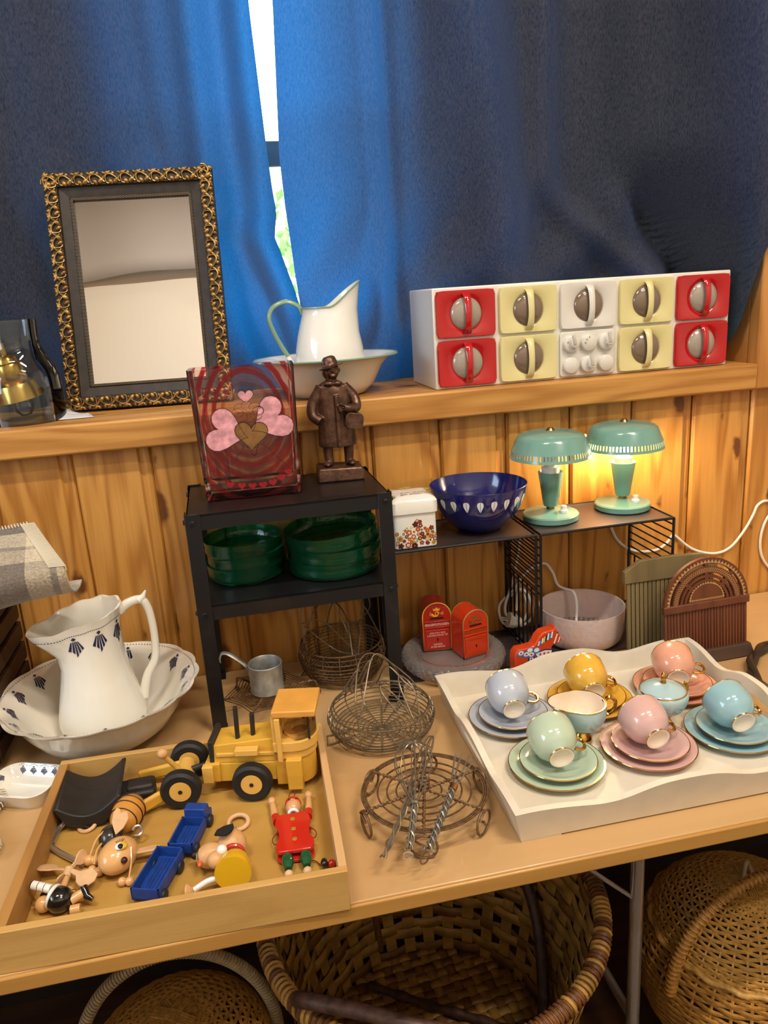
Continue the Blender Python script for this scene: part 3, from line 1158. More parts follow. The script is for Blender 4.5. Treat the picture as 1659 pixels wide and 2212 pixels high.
# ---------------------------------------------------------------- red glass vase
def vase_glass():
    m = bpy.data.materials.new('red_streaked_glass')
    m.use_nodes = True
    nt = m.node_tree
    N, L = nt.nodes, nt.links
    b = N['Principled BSDF']
    tc = N.new('ShaderNodeTexCoord')
    mp = N.new('ShaderNodeMapping')
    mp.inputs['Location'].default_value = (-0.005, 0, -0.125)
    mp.inputs['Scale'].default_value = (1.15, 0.05, 0.85)
    L.new(tc.outputs['Object'], mp.inputs[0])
    n = N.new('ShaderNodeTexNoise')
    n.inputs['Scale'].default_value = 16
    n.inputs['Detail'].default_value = 2
    L.new(tc.outputs['Object'], n.inputs['Vector'])
    ln = N.new('ShaderNodeVectorMath')
    ln.operation = 'LENGTH'
    L.new(mp.outputs[0], ln.inputs[0])
    ma = N.new('ShaderNodeMath')
    ma.operation = 'MULTIPLY_ADD'
    ma.inputs[1].default_value = 330
    L.new(ln.outputs['Value'], ma.inputs[0])
    mn = N.new('ShaderNodeMath')
    mn.operation = 'MULTIPLY'
    mn.inputs[1].default_value = 7.0
    L.new(n.outputs['Fac'], mn.inputs[0])
    L.new(mn.outputs[0], ma.inputs[2])
    sn = N.new('ShaderNodeMath')
    sn.operation = 'SINE'
    L.new(ma.outputs[0], sn.inputs[0])
    # clear heart of the block, streaks towards its edges
    rim = N.new('ShaderNodeMapRange')
    rim.inputs['From Min'].default_value = 0.045
    rim.inputs['From Max'].default_value = 0.072
    L.new(ln.outputs['Value'], rim.inputs['Value'])
    st = N.new('ShaderNodeMapRange')
    st.inputs['From Min'].default_value = 0.05
    st.inputs['From Max'].default_value = 0.55
    L.new(sn.outputs[0], st.inputs['Value'])
    mu = N.new('ShaderNodeMath')
    mu.operation = 'MULTIPLY'
    L.new(rim.outputs[0], mu.inputs[0])
    L.new(st.outputs[0], mu.inputs[1])
    # thin coloured skin: clear glass, half-opaque red streaks, mirror sheen at grazing angles
    N.remove(b)
    clear = N.new('ShaderNodeBsdfTransparent')
    clear.inputs[0].default_value = (*lin('fdf5f4'), 1)
    redt = N.new('ShaderNodeBsdfTransparent')
    redt.inputs[0].default_value = (*lin('f09a9c'), 1)
    redd = N.new('ShaderNodeBsdfTranslucent')
    redd.inputs[0].default_value = (*lin('d2404a'), 1)
    rdf = N.new('ShaderNodeBsdfDiffuse')
    rdf.inputs[0].default_value = (*lin('c03038'), 1)
    m1 = N.new('ShaderNodeMixShader')
    m1.inputs[0].default_value = 0.5
    L.new(redd.outputs[0], m1.inputs[1])
    L.new(rdf.outputs[0], m1.inputs[2])
    m2 = N.new('ShaderNodeMixShader')
    m2.inputs[0].default_value = 0.20
    L.new(redt.outputs[0], m2.inputs[1])
    L.new(m1.outputs[0], m2.inputs[2])
    m3 = N.new('ShaderNodeMixShader')
    L.new(mu.outputs[0], m3.inputs[0])
    L.new(clear.outputs[0], m3.inputs[1])
    L.new(m2.outputs[0], m3.inputs[2])
    gl = N.new('ShaderNodeBsdfGlossy')
    gl.inputs['Roughness'].default_value = 0.04
    fr = N.new('ShaderNodeFresnel')
    fr.inputs[0].default_value = 1.5
    m4 = N.new('ShaderNodeMixShader')
    L.new(fr.outputs[0], m4.inputs[0])
    L.new(m3.outputs[0], m4.inputs[1])
    L.new(gl.outputs[0], m4.inputs[2])
    L.new(m4.outputs[0], N['Material Output'].inputs[0])
    MATS['vase'] = m
    return m


vase = thing('glass_vase', 'square red streaked glass vase painted with pink hearts on the rack top', 'vase', (0.018, -0.140, RACK_TOP), rz=radians(-2.5))
VH = 0.236


def vsec(z, ins):
    t = z / VH
    w = 0.1725 + 0.0135 * t - 2 * ins
    d = 0.078 + 0.004 * t - 2 * ins
    return rrect(w, d, max(0.012 - ins * 0.6, 0.004), 4)


g = G()
lv = [(0.0, 0.006), (0.002, 0.002), (0.006, 0.0)] + [(VH * i / 10, 0.0) for i in range(1, 11)]
sec = [[(x, y, z) for x, y in vsec(z, ins)] for z, ins in lv]
inn = [[(x, y, z) for x, y in vsec(z, 0.009)] for z in (VH, VH * 0.8, VH * 0.5, 0.055, 0.042)]
inn.append([(x * 0.9, y * 0.6, 0.034) for x, y in vsec(0.034, 0.012)])
allr = sec + inn
n = len(sec[0])
vs = [p for q in allr for p in q]
fs = [(k * n + i, k * n + (i + 1) % n, (k + 1) * n + (i + 1) % n, (k + 1) * n + i) for k in range(len(allr) - 1) for i in range(n)]
fs += [tuple(range(n - 1, -1, -1)), tuple((len(allr) - 1) * n + i for i in range(n))]
g.add(vs, fs)
obj('glass_body', g, vase_glass(), parent=vase, smooth=40)
PINK = pbr('pink_marbled_enamel', 'dc9aa0', 0.35, mottled=0.35, mscale=70)
BRN = pbr('bronze_enamel', '8a6236', 0.35, 0.2, mottled=0.3, mscale=40)
INKB = pbr('black_enamel_line', '1c1416', 0.4)
DRED = pbr('dark_red_enamel', '8d1420', 0.3)


def front_y(z):
    return -(0.039 + 0.002 * z / VH) - 0.0008


def stick(poly, cx, cz, rot, y_off=0.0):
    a = radians(rot)
    return [(cx + x * cos(a) - y * sin(a), front_y(cz) - y_off, cz + x * sin(a) + y * cos(a)) for x, y in poly]


def outline(pts, r=0.0005):
    return G().tube([(p[0], p[1] - 0.0004, p[2]) for p in pts], r, 4, True)


for nm, s, cx, cz, rot, mt, off in (('small_heart', 0.026, 0.004, 0.186, 0, PINK, 0.0), ('pink_wing', 0.074, -0.038, 0.127, 34, PINK, 0.0), ('pink_wing', 0.074, 0.046, 0.142, -38, PINK, 0.0), ('brown_heart', 0.055, 0.007, 0.118, -4, BRN, 0.0006)):
    if nm == 'pink_wing':
        h = heart(s)
        pts = stick([(x, y) for x, y in h], cx, cz, rot + (30 if cx < 0 else -30) + 5, off)
    else:
        pts = stick(heart(s), cx, cz, rot, off)
    p = obj(nm, G().fan(pts), mt, parent=vase, smooth=0)
    obj('outline', outline(pts), INKB, parent=p)
rg = random.Random(2)
g = G()
for i in range(9):
    a0 = rg.uniform(0, 6)
    c = (0.005 + 0.018 * cos(i * 0.8), 0.158 + 0.011 * sin(i * 0.8))
    g.tube([(c[0] + 0.010 * cos(a0 + t * 0.55), front_y(0.16) - 0.0006, c[1] + 0.008 * sin(a0 + t * 0.55)) for t in range(9)], 0.00035, 4)
for p in ([(-0.010, 0.098), (-0.012, 0.090), (-0.024, 0.079), (-0.028, 0.070), (-0.042, 0.052), (-0.060, 0.034)], [(0.022, 0.100), (0.034, 0.090), (0.040, 0.082), (0.058, 0.062), (0.074, 0.046)], [(-0.004, 0.098), (0.002, 0.086), (0.010, 0.079), (0.014, 0.090), (0.018, 0.101)]):
    g.tube(spline([(x, front_y(z) - 0.0003, z) for x, z in p], 4), 0.00045, 4)
obj('line_drawing', g, INKB, parent=vase, kind='stuff')
for i, (cx, cz) in enumerate(((-0.040, 0.030), (-0.020, 0.026), (-0.001, 0.024), (0.018, 0.024), (0.036, 0.027), (0.053, 0.034), (0.066, 0.044))):
    obj('small_red_heart', G().fan(stick(heart(0.014, 16), cx, cz, -8 + 4 * i)), DRED, parent=vase, smooth=0)

# ---------------------------------------------------------------- bronze figurine
BRONZE = pbr('dark_bronze', '65493a', 0.36, 0.65, mottled=0.45, mscale=70, bump=0.35, bscale=160)
stat = thing('bronze_figurine', 'dark bronze figurine of a person in a hat and long coat, holding a bag', 'figurine', (0.187, -0.092, RACK_TOP), rz=radians(-3))
g = G()
g.add([(-0.046, -0.032, 0), (0.046, -0.032, 0), (0.046, 0.030, 0), (-0.046, 0.030, 0), (-0.043, -0.029, 0.028), (0.044, -0.028, 0.026), (0.043, 0.027, 0.027), (-0.043, 0.026, 0.030)],
      [(3, 2, 1, 0), (4, 5, 6, 7), (0, 1, 5, 4), (1, 2, 6, 5), (2, 3, 7, 6), (3, 0, 4, 7)])
obj('base', g, BRONZE, parent=stat, bevel=0.004, bseg=3)
g = G()
# coat: stacked ovals from hem to shoulders
secs = [(0.066, 0.036, 0.022, 0.000), (0.075, 0.0365, 0.0225, 0.0), (0.100, 0.035, 0.022, 0.0), (0.125, 0.034, 0.021, -0.001), (0.145, 0.034, 0.0205, -0.002), (0.160, 0.034, 0.020, -0.003), (0.172, 0.033, 0.0185, -0.003), (0.180, 0.030, 0.016, -0.003), (0.187, 0.021, 0.013, -0.003), (0.192, 0.012, 0.010, -0.003)]
nn = 28
vs, fs = [], []
for z, a, b, cx in secs:
    for j in range(nn):
        t = 2 * pi * j / nn
        fold = 1 + 0.03 * sin(5 * t + 1) * sm(0.13, 0.07, z)
        vs.append((cx + a * fold * cos(t), b * fold * sin(t), z))
for k in range(len(secs) - 1):
    for j in range(nn):
        fs.append((k * nn + j, k * nn + (j + 1) % nn, (k + 1) * nn + (j + 1) % nn, (k + 1) * nn + j))
fs += [tuple(range(nn - 1, -1, -1)), tuple((len(secs) - 1) * nn + j for j in range(nn))]
g.add(vs, fs)
# coat front overlap and collar
g.box((0.003, -0.022, 0.115), (0.008, 0.005, 0.10))
g.ball((-0.008, -0.014, 0.187), (0.010, 0.006, 0.005), 12, 8, T(0, 0, 0) @ RZ(0))
g.ball((0.008, -0.014, 0.187), (0.009, 0.006, 0.005), 12, 8)
# arms: one hand in the pocket, the other folded over the belly
g.tube(spline([(-0.022, 0.0, 0.180), (-0.0405, -0.003, 0.152), (-0.044, -0.010, 0.130), (-0.030, -0.020, 0.117)], 6), lambda t: 0.0115 - 0.002 * t, 12)
g.tube(spline([(0.019, 0.0, 0.180), (0.0375, -0.004, 0.158), (0.040, -0.015, 0.140), (0.026, -0.026, 0.139), (0.016, -0.027, 0.142)], 6), lambda t: 0.0112 - 0.0035 * t, 12)
for k in range(4):
    g.tube([(0.014 - 0.001 * k, -0.027, 0.147 - 0.0035 * k), (0.008, -0.029, 0.146 - 0.0035 * k), (0.004 + 0.001 * k, -0.026, 0.143 - 0.003 * k)], 0.0022, 6)
g.tube([(0.016, -0.029, 0.146), (0.011, -0.032, 0.149), (0.007, -0.031, 0.150)], 0.0022, 6)
# legs and shoes
for sx, fx in ((-1, -0.019), (1, 0.021)):
    g.tube(spline([(fx, 0.0, 0.072), (fx, 0.0, 0.050), (fx - 0.001 * sx, -0.001, 0.034), (fx, -0.002, 0.029)], 5), lambda t: 0.0105 - 0.003 * t, 12)
    g.ball((fx + sx * 0.004, -0.009, 0.0325), (0.008, 0.0145, 0.0055), 12, 8)
# head and hat
g.tube([(-0.002, -0.002, 0.186), (-0.001, -0.005, 0.200)], 0.009, 12)
g.ball((0.0, -0.006, 0.211), (0.0135, 0.0145, 0.0175), 18, 14, T(0, 0, 0))
g.ball((0.001, -0.0195, 0.2105), (0.0022, 0.0034, 0.0042), 8, 6)
g.ball((0.0, -0.019, 0.2015), (0.0055, 0.0035, 0.0028), 8, 6)
g.ball((0.0, -0.0165, 0.217), (0.0115, 0.0045, 0.0022), 10, 6)
g.ball((-0.007, -0.015, 0.207), (0.0045, 0.005, 0.005), 8, 6)
g.ball((0.007, -0.015, 0.207), (0.0045, 0.005, 0.005), 8, 6)
g.ball((-0.0138, -0.002, 0.210), (0.0025, 0.0035, 0.005), 8, 6)
g.ball((0.0138, -0.002, 0.210), (0.0025, 0.0035, 0.005), 8, 6)
g.ball((-0.007, 0.004, 0.208), (0.012, 0.012, 0.016), 12, 8)
fig = obj('figure', g, BRONZE, parent=stat, smooth=180)
md = fig.modifiers.new('fuse', 'REMESH')
md.mode = 'VOXEL'
md.voxel_size = 0.0013
md.use_smooth_shade = True
md = fig.modifiers.new('soften', 'SMOOTH')
md.factor = 0.5
md.iterations = 2
Mh = T(-0.002, -0.004, 0.221) @ RY(-14) @ RX(-4)
g = G().lathe([(0.0, 0.017), (0.008, 0.0165), (0.0125, 0.013), (0.0145, 0.004), (0.0148, 0.0), (0.021, -0.003), (0.0235, -0.0025), (0.023, -0.0045), (0.014, -0.003), (0.0, -0.002)], 28, Mh)
obj('hat', g, BRONZE, parent=stat, smooth=60)
g = G().prism([(x * 1.0, y) for x, y in rrect(0.034, 0.030, 0.009)], -0.006, 0.006, T(0.033, -0.029, 0.116) @ UP @ RZ(-10))
g.tube(spline([(0.024, -0.029, 0.130), (0.020, -0.029, 0.140), (0.030, -0.029, 0.143), (0.043, -0.029, 0.128)], 5), 0.0014, 6)
obj('hand_bag', g, BRONZE, parent=stat, bevel=0.002)

# ---------------------------------------------------------------- green glass dishes
def green_glass():
    m = pbr('green_glass', '38b07a', 0.04, trans=0.93, ior=1.45, bump=0.35, bscale=160)
    return m


GG = green_glass()


def dish_mesh(R, H):
    o = [(0.0, 0.004), (R * 0.86, 0.004), (R * 0.90, 0.0), (R * 0.95, 0.003), (R * 0.985, H * 0.35), (R * 0.97, H * 0.55), (R * 0.985, H * 0.75), (R, H)]
    i = [(R - 0.0035, H), (R * 0.955, H * 0.75), (R * 0.94, H * 0.5), (R * 0.90, 0.009), (0.0, 0.009)]
    return G().lathe(o + i, 56)


for cx, cy, R, tl, nm in ((-0.014, -0.105, 0.076, (0, 0), 'left'), (0.156, -0.132, 0.092, (1.0, -4.0), 'right')):
    for k in range(3):
        H, st = (0.031, 0.0242) if nm == 'left' else (0.033, 0.0252)
        pos = ['lowest', 'middle', 'topmost'][k]
        t = thing('glass_dish', f'round green glass dish, {pos} of the {nm} stack in the rack', 'dish', (cx + 0.003 * (k % 2), cy - 0.002 * k, RACK_MID + 0.0005 + st * k + (0.005 if k == 2 and nm == 'right' else 0)), group='green glass dishes in the rack',
                  rot=(radians(tl[0] if k == 2 else 0), radians(tl[1] if k == 2 else 0), 0))
        obj('dish', dish_mesh(R, H), GG, parent=t, smooth=50)

# ================================================================ WIRE SHELVES
WIRE = pbr('black_wire', '17161a', 0.35, 0.2)
PLATE = pbr('dark_brown_plate', '3a302e', 0.36, 0.1, coat=0.1)


def wire_shelf(x0, x1, label, panels):
    y0, y1, zt = -0.192, -0.016, 0.282
    t = thing('wire_shelf', label, 'shelf', ((x0 + x1) / 2, 0, 0.74), group='black wire shelves on the table')
    hw = (x1 - x0) / 2
    obj('top_plate', G().box2((-hw + 0.003, y0 + 0.003, zt - 0.003), (hw - 0.003, y1 - 0.003, zt - 0.0005)), PLATE, parent=t, smooth=0)
    e = [(-hw, y0, zt - 0.001), (hw, y0, zt - 0.001), (hw, y1, zt - 0.001), (-hw, y1, zt - 0.001)]
    obj('top_frame', G().tube(e, 0.003, 6, True), WIRE, parent=t, smooth=0)
    obj('bottom_plate', G().box2((-hw + 0.003, y0 + 0.003, 0.0005), (hw - 0.003, y1 - 0.003, 0.004)), PLATE, parent=t, smooth=0)
    for sx in panels:
        g = G()
        x = sx * hw
        g.tube([(x, y0, 0.003), (x, y0, zt - 0.001)], 0.003, 6)
        g.tube([(x, y1, 0.003), (x, y1, zt - 0.001)], 0.003, 6)
        g.tube([(x, y0, 0.003), (x, y1, 0.003)], 0.003, 6)
        for k in range(8):
            z = zt - 0.015 - 0.0165 * k
            g.tube([(x, y0, z), (x, y1, z)], 0.0017, 6)
        for k in range(1, 7):
            y = y0 + (y1 - y0) * k / 7
            g.tube([(x, y, 0.003), (x, y, zt - 0.015 - 0.0165 * 7)], 0.0021, 6)
        obj('end_panel', g, WIRE, parent=t, smooth=60)
        # hanging eye at the back
        g = G().tube(spline([(x, y1, 0.004), (x - 0.008, y1, 0.012), (x - 0.010, y1, 0.026), (x, y1, 0.032), (x + 0.010, y1, 0.026), (x + 0.008, y1, 0.012)], 4, True), 0.0022, 6, True)
        obj('hanging_eye', g, WIRE, parent=t, smooth=60)
    return t


wire_shelf(0.262, 0.553, 'black wire shelf under the blue leaf bowl, next to the rack', (-1, 1))
wire_shelf(0.563, 0.853, 'black wire shelf under the two green lamps', (-1, 1))
SH = 0.74 + 0.2825

# ---------------------------------------------------------------- flowered bread tin
tin = thing('flowered_tin', 'white lidded enamel tin printed with brown and orange flowers', 'tin', (0.314, -0.143, SH), rz=radians(-2))
TINW = pbr('white_tin_enamel', 'e2dfd6', 0.15, coat=0.6)
obj('box', G().prism(rrect(0.084, 0.078, 0.008), 0.0, 0.076), TINW, parent=tin, bevel=0.002)
g = G()
rings = [(0.0, 0.070, 0.0), (0.0, 0.092, 0.0), (0.004, 0.097, 0.0), (0.016, 0.1025, 0), (0.03, 0.1045, 0)]
base = rrect(0.091, 0.085, 0.010)
vs = [(x * (1 - i / 0.05), y * (1 - i / 0.05), z) for i, z, _ in rings for x, y in base]
n = len(base)
fs = [(k * n + i, k * n + (i + 1) % n, (k + 1) * n + (i + 1) % n, (k + 1) * n + i) for k in range(4) for i in range(n)] + [tuple(range(n - 1, -1, -1)), tuple(4 * n + i for i in range(n))]
lid = obj('lid', g.add(vs, fs), TINW, parent=tin)
fl_cols = [pbr('print_' + nm, c, 0.25) for nm, c in (('brown', '5a2418'), ('orange', 'c8702a'), ('ochre', 'd0a24a'), ('rust', 'a8432a'), ('white', 'e8e2d0'), ('olive', '9a9a5a'), ('dark', '2c2a20'))]
g = G()
rg = random.Random(11)


def flower(g, P, s, petals, c1, c2, c3, lift):
    """P maps 2-D print coordinates to the surface."""
    a0 = rg.uniform(0, 1)
    for k in range(petals):
        a = a0 + 2 * pi * k / petals
        g.m = c1
        g.fan([P(s * 0.66 * cos(a) + s * 0.40 * cos(q) * 1.0, s * 0.66 * sin(a) + s * 0.40 * sin(q), lift) for q in [2 * pi * i / 8 for i in range(8)]])
    g.m = c2
    g.fan([P(s * 0.5 * cos(q), s * 0.5 * sin(q), lift + 0.0001) for q in [2 * pi * i / 10 for i in range(10)]])
    g.m = c3
    g.fan([P(s * 0.22 * cos(q), s * 0.22 * sin(q), lift + 0.0002) for q in [2 * pi * i / 8 for i in range(8)]])


for side in range(2):
    spots = []
    for i in range(2500):
        u, v = rg.uniform(-0.038, 0.038), rg.uniform(0.004, 0.056)
        top = 0.042 + 0.010 * sin(u * 90 + 1.2 + side) + 0.004 * sin(u * 250)
        s = rg.uniform(0.0036, 0.0066)
        if v > top or any((u - a) ** 2 + (v - b) ** 2 < (0.78 * (s + c)) ** 2 for a, b, c in spots):
            continue
        spots.append((u, v, s))
    for i, (u, v, s) in enumerate(spots):
        if side == 0:
            P = lambda a, b, l, u=u, v=v: (u + a, -0.0392 - 0.0003 - l, v + b)
        else:
            P = lambda a, b, l, u=u, v=v: (-0.0422 - 0.0003 - l, u * 0.9 + a, v + b)
        c1 = rg.choice([0, 0, 1, 1, 2, 3, 3, 4, 5])
        c2 = rg.choice([c for c in (0, 2, 3, 4, 6) if c != c1])
        flower(g, P, s, rg.choice((5, 6, 8)), c1, c2, rg.choice([c for c in (0, 4, 1, 6) if c != c2]), 0.00002 * i / 4)
obj('flower_print', g, fl_cols, parent=tin, smooth=0, kind='stuff')
g = G()
g.merge(lettering('Smør og brød', 0.0095, shear=0.35), T(0.004, -0.012, 0.1050))
g.merge(lettering('gjør kinden rød', 0.0095, shear=0.35), T(0.006, -0.023, 0.1048) @ RX(6))
obj('lid_lettering', g, pbr('brown_print', '3d3018', 0.4), parent=lid, smooth=0, kind='stuff')
g = G()
for cx, cy, r in ((-0.036, -0.020, 0.008), (-0.030, 0.026, 0.010), (0.032, 0.016, 0.009), (0.034, -0.004, 0.006), (0.0, 0.030, 0.008), (-0.012, 0.024, 0.006)):
    g.fan([(cx + r * (1 + 0.3 * cos(3 * t)) * cos(t), cy + r * sin(t), 0.1052 - 0.5 * max(0, abs(cx) - 0.015) * 0.4 - 0.3 * max(0, abs(cy) - 0.018) * 0.4 + 0.0006) for t in [2 * pi * i / 12 for i in range(12)]])
obj('lid_leaf_print', g, fl_cols[5], parent=lid, smooth=0, kind='stuff')

# ---------------------------------------------------------------- blue leaf bowl
bb = thing('enamel_bowl', 'cobalt blue enamel bowl with a ring of white leaves', 'bowl', (0.464, -0.108, SH), rz=0.15)
BLUE = pbr('cobalt_enamel', '14195e', 0.15, coat=0.7)
bo = [(0.0, 0.0), (0.036, 0.0), (0.044, 0.003), (0.062, 0.018), (0.078, 0.038), (0.089, 0.058), (0.096, 0.079), (0.0985, 0.094)]


def bowl_r(z):
    return linterp(z, [p[1] for p in bo[2:]], [p[0] for p in bo[2:]])


obj('bowl', G().lathe(bo + [(0.0988, 0.0955), (0.0972, 0.0955)] + [(max(r - 0.0018, 0), z + 0.0018) for r, z in bo[::-1]], 72), BLUE, parent=bb, smooth=60)
obj('rim', G().torus(0.0980, 0.0008, 72, 6, T(0, 0, 0.0955)), pbr('dark_rim', '0c0d26', 0.3, 0.3), parent=bb)
WLEAF = pbr('white_leaf_print', 'e8e8ea', 0.15, coat=0.6)
leaf = [(0.0, -0.0125), (0.0030, -0.006), (0.0056, 0.0), (0.0064, 0.005), (0.0050, 0.0095), (0.0, 0.0118)]
leaf = leaf + [(-x, y) for x, y in leaf[-2:0:-1]]
NL = 22
for k in range(NL):
    a = 2 * pi * k / NL
    g = G()
    for half in (-1, 1):
        hp = [(0.0004 * half, -0.0115)] + [(half * abs(x), y) for x, y in leaf[1:5]] + [(0.0004 * half, 0.0112)]
        pts = []
        for s, v in hp:
            z = 0.070 + v
            r = bowl_r(z) + 0.0007
            pts.append((r * cos(a + s / r), r * sin(a + s / r), z))
        # strip from the midrib so that it follows the curve
        c = []
        for s, v in hp:
            z = 0.070 + v
            r = bowl_r(z) + 0.0007
            c.append((r * cos(a + half * 0.0004 / r), r * sin(a + half * 0.0004 / r), z))
        n = len(hp)
        g.add(c + pts, [(i, i + 1, n + i + 1, n + i) for i in range(n - 1)])
    obj('white_leaf', g, WLEAF, parent=bb, smooth=60, kind='stuff' if False else None)

# ---------------------------------------------------------------- the two green lamps
TEAL = pbr('green_lacquer', '6f9a8c', 0.22, coat=0.5)
SHADEIN = pbr('shade_inside', 'e8e4da', 0.5)
WPLAS = pbr('white_plastic', 'e4e1da', 0.35)


def table_lamp(label, loc, lit, rz=0.0):
    t = thing('table_lamp', label, 'lamp', loc, rz=rz, group='small green table lamps')
    obj('base', G().lathe([(0.0, 0.0), (0.056, 0.0), (0.058, 0.002), (0.0585, 0.012), (0.056, 0.0145), (0.030, 0.0185), (0.012, 0.0215), (0.0, 0.022)], 56), TEAL, parent=t)
    obj('brass_neck', G().lathe([(0.0, 0.020), (0.0085, 0.020), (0.0085, 0.030), (0.0, 0.030)], 24), pbr('aged_brass', '8c7a55', 0.3, 1.0), parent=t)
    obj('stem', G().lathe([(0.0, 0.029), (0.014, 0.029), (0.0155, 0.031), (0.0255, 0.099), (0.0258, 0.102), (0.0240, 0.102), (0.020, 0.085), (0.0, 0.085)], 40), TEAL, parent=t)
    sw = obj('switch', G().lathe([(0.0085, 0.0), (0.0085, 0.005), (0.0055, 0.008), (0.0055, 0.015), (0.0, 0.015)], 20, T(0.016, -0.026, 0.0175)), WPLAS, parent=t)
    dome = [(0.0, 0.1885), (0.030, 0.1872), (0.050, 0.1842), (0.061, 0.1810), (0.0672, 0.1775), (0.0705, 0.1715), (0.0800, 0.1490)]
    ins = [(0.0788, 0.1490), (0.0695, 0.1705), (0.060, 0.1785), (0.045, 0.1825), (0.0, 0.186)]
    g = G().lathe(dome, 64)
    g.m = 1
    g.lathe([(0.0800, 0.1490)] + ins, 64)
    sh = obj('shade', g, [TEAL, SHADEIN], parent=t, smooth=50)
    # pierced band: a ring of small uprights between shade and lower ring
    g = G()
    ns = 72
    for k in range(ns):
        a = 2 * pi * k / ns
        w = 0.30 * 2 * pi / ns
        q = [(r * cos(a + s), r * sin(a + s), z) for r, z in ((0.0800, 0.1493), (0.0820, 0.1388)) for s in (-w, w)]
        q2 = [(r * cos(a + s), r * sin(a + s), z) for r, z in ((0.0788, 0.1493), (0.0808, 0.1388)) for s in (-w, w)]
        g.add(q + q2, [(0, 2, 3, 1), (4, 5, 7, 6), (0, 4, 6, 2), (1, 3, 7, 5)])
    obj('pierced_band', g, TEAL, parent=sh, smooth=0, kind='stuff')
    g = G().lathe([(0.0819, 0.1390), (0.0832, 0.1335), (0.0822, 0.1330), (0.0807, 0.1390)], 64, closed=True)
    obj('lower_ring', g, TEAL, parent=sh)
    obj('finial', G().lathe([(0.0, 0.1945), (0.005, 0.1935), (0.008, 0.190), (0.010, 0.187)], 20), pbr('aged_brass', '8c7a55'), parent=t)
    obj('holder', G().lathe([(0.013, 0.085), (0.018, 0.100), (0.0185, 0.112), (0.0, 0.112)], 24), WPLAS, parent=t)
    if lit:
        m = pbr('glowing_bulb', 'fff0d0', 0.3, emit='ffdcae', estr=400.0)
    else:
        m = pbr('opal_bulb', 'ece7da', 0.25)
    obj('bulb', G().lathe([(0.0, 0.155), (0.010, 0.153), (0.018, 0.145), (0.0195, 0.136), (0.016, 0.124), (0.011, 0.112), (0.0, 0.112)], 28), m, parent=t)
    return t


table_lamp('green lacquered table lamp, unlit, beside the blue bowl', (0.624, -0.100, SH), False, 0.1)
lamp2 = table_lamp('green lacquered table lamp with its bulb glowing, at the shelf end', (0.795, -0.086, SH), True, 0.0)
# ================================================================ BACK OF THE TABLE
TT = 0.74
PL = TT + 0.0045   # on the lower plates of the wire shelves

# ---------------------------------------------------------------- thick pressed-glass ashtray dish
ash = thing('pressed_glass_dish', 'thick round pressed glass dish carrying the two red money boxes', 'dish', (0.388, -0.142, PL))
PGL = pbr('pressed_glass', 'efe4dc', 0.03, trans=0.86, ior=1.45, bump=0.5, bscale=120, coat=0.5)


def ash_r(t, i, r):
    return r * (1 + (0.022 * sin(34 * t + 1.9 * i) * sin(15 * t - 1.1 * i) if 3 <= i <= 31 else 0))


_ap = [(0.0, 0.0), (0.085, 0.0)] + [(p.x, p.z) for p in spline([(0.096, 0, 0.003), (0.1055, 0, 0.014), (0.1075, 0, 0.026), (0.103, 0, 0.034), (0.094, 0, 0.037), (0.080, 0, 0.035), (0.070, 0, 0.028)], 5)] + [(0.067, 0.022), (0.0, 0.020)]
g = G().lathe(_ap, 180, rfun=ash_r)
obj('dish', g, PGL, parent=ash, smooth=60)

# ---------------------------------------------------------------- red postbox money boxes
GOLD_P = pbr('gold_print', 'c9a23a', 0.3, 0.4)
GOLD_D = pbr('dull_gold_print', '7d5a20', 0.4, 0.2)
CREAM_P = pbr('cream_print', 'e2c8b0', 0.4)
BLACKP = pbr('black_slot', '140c0a', 0.5)


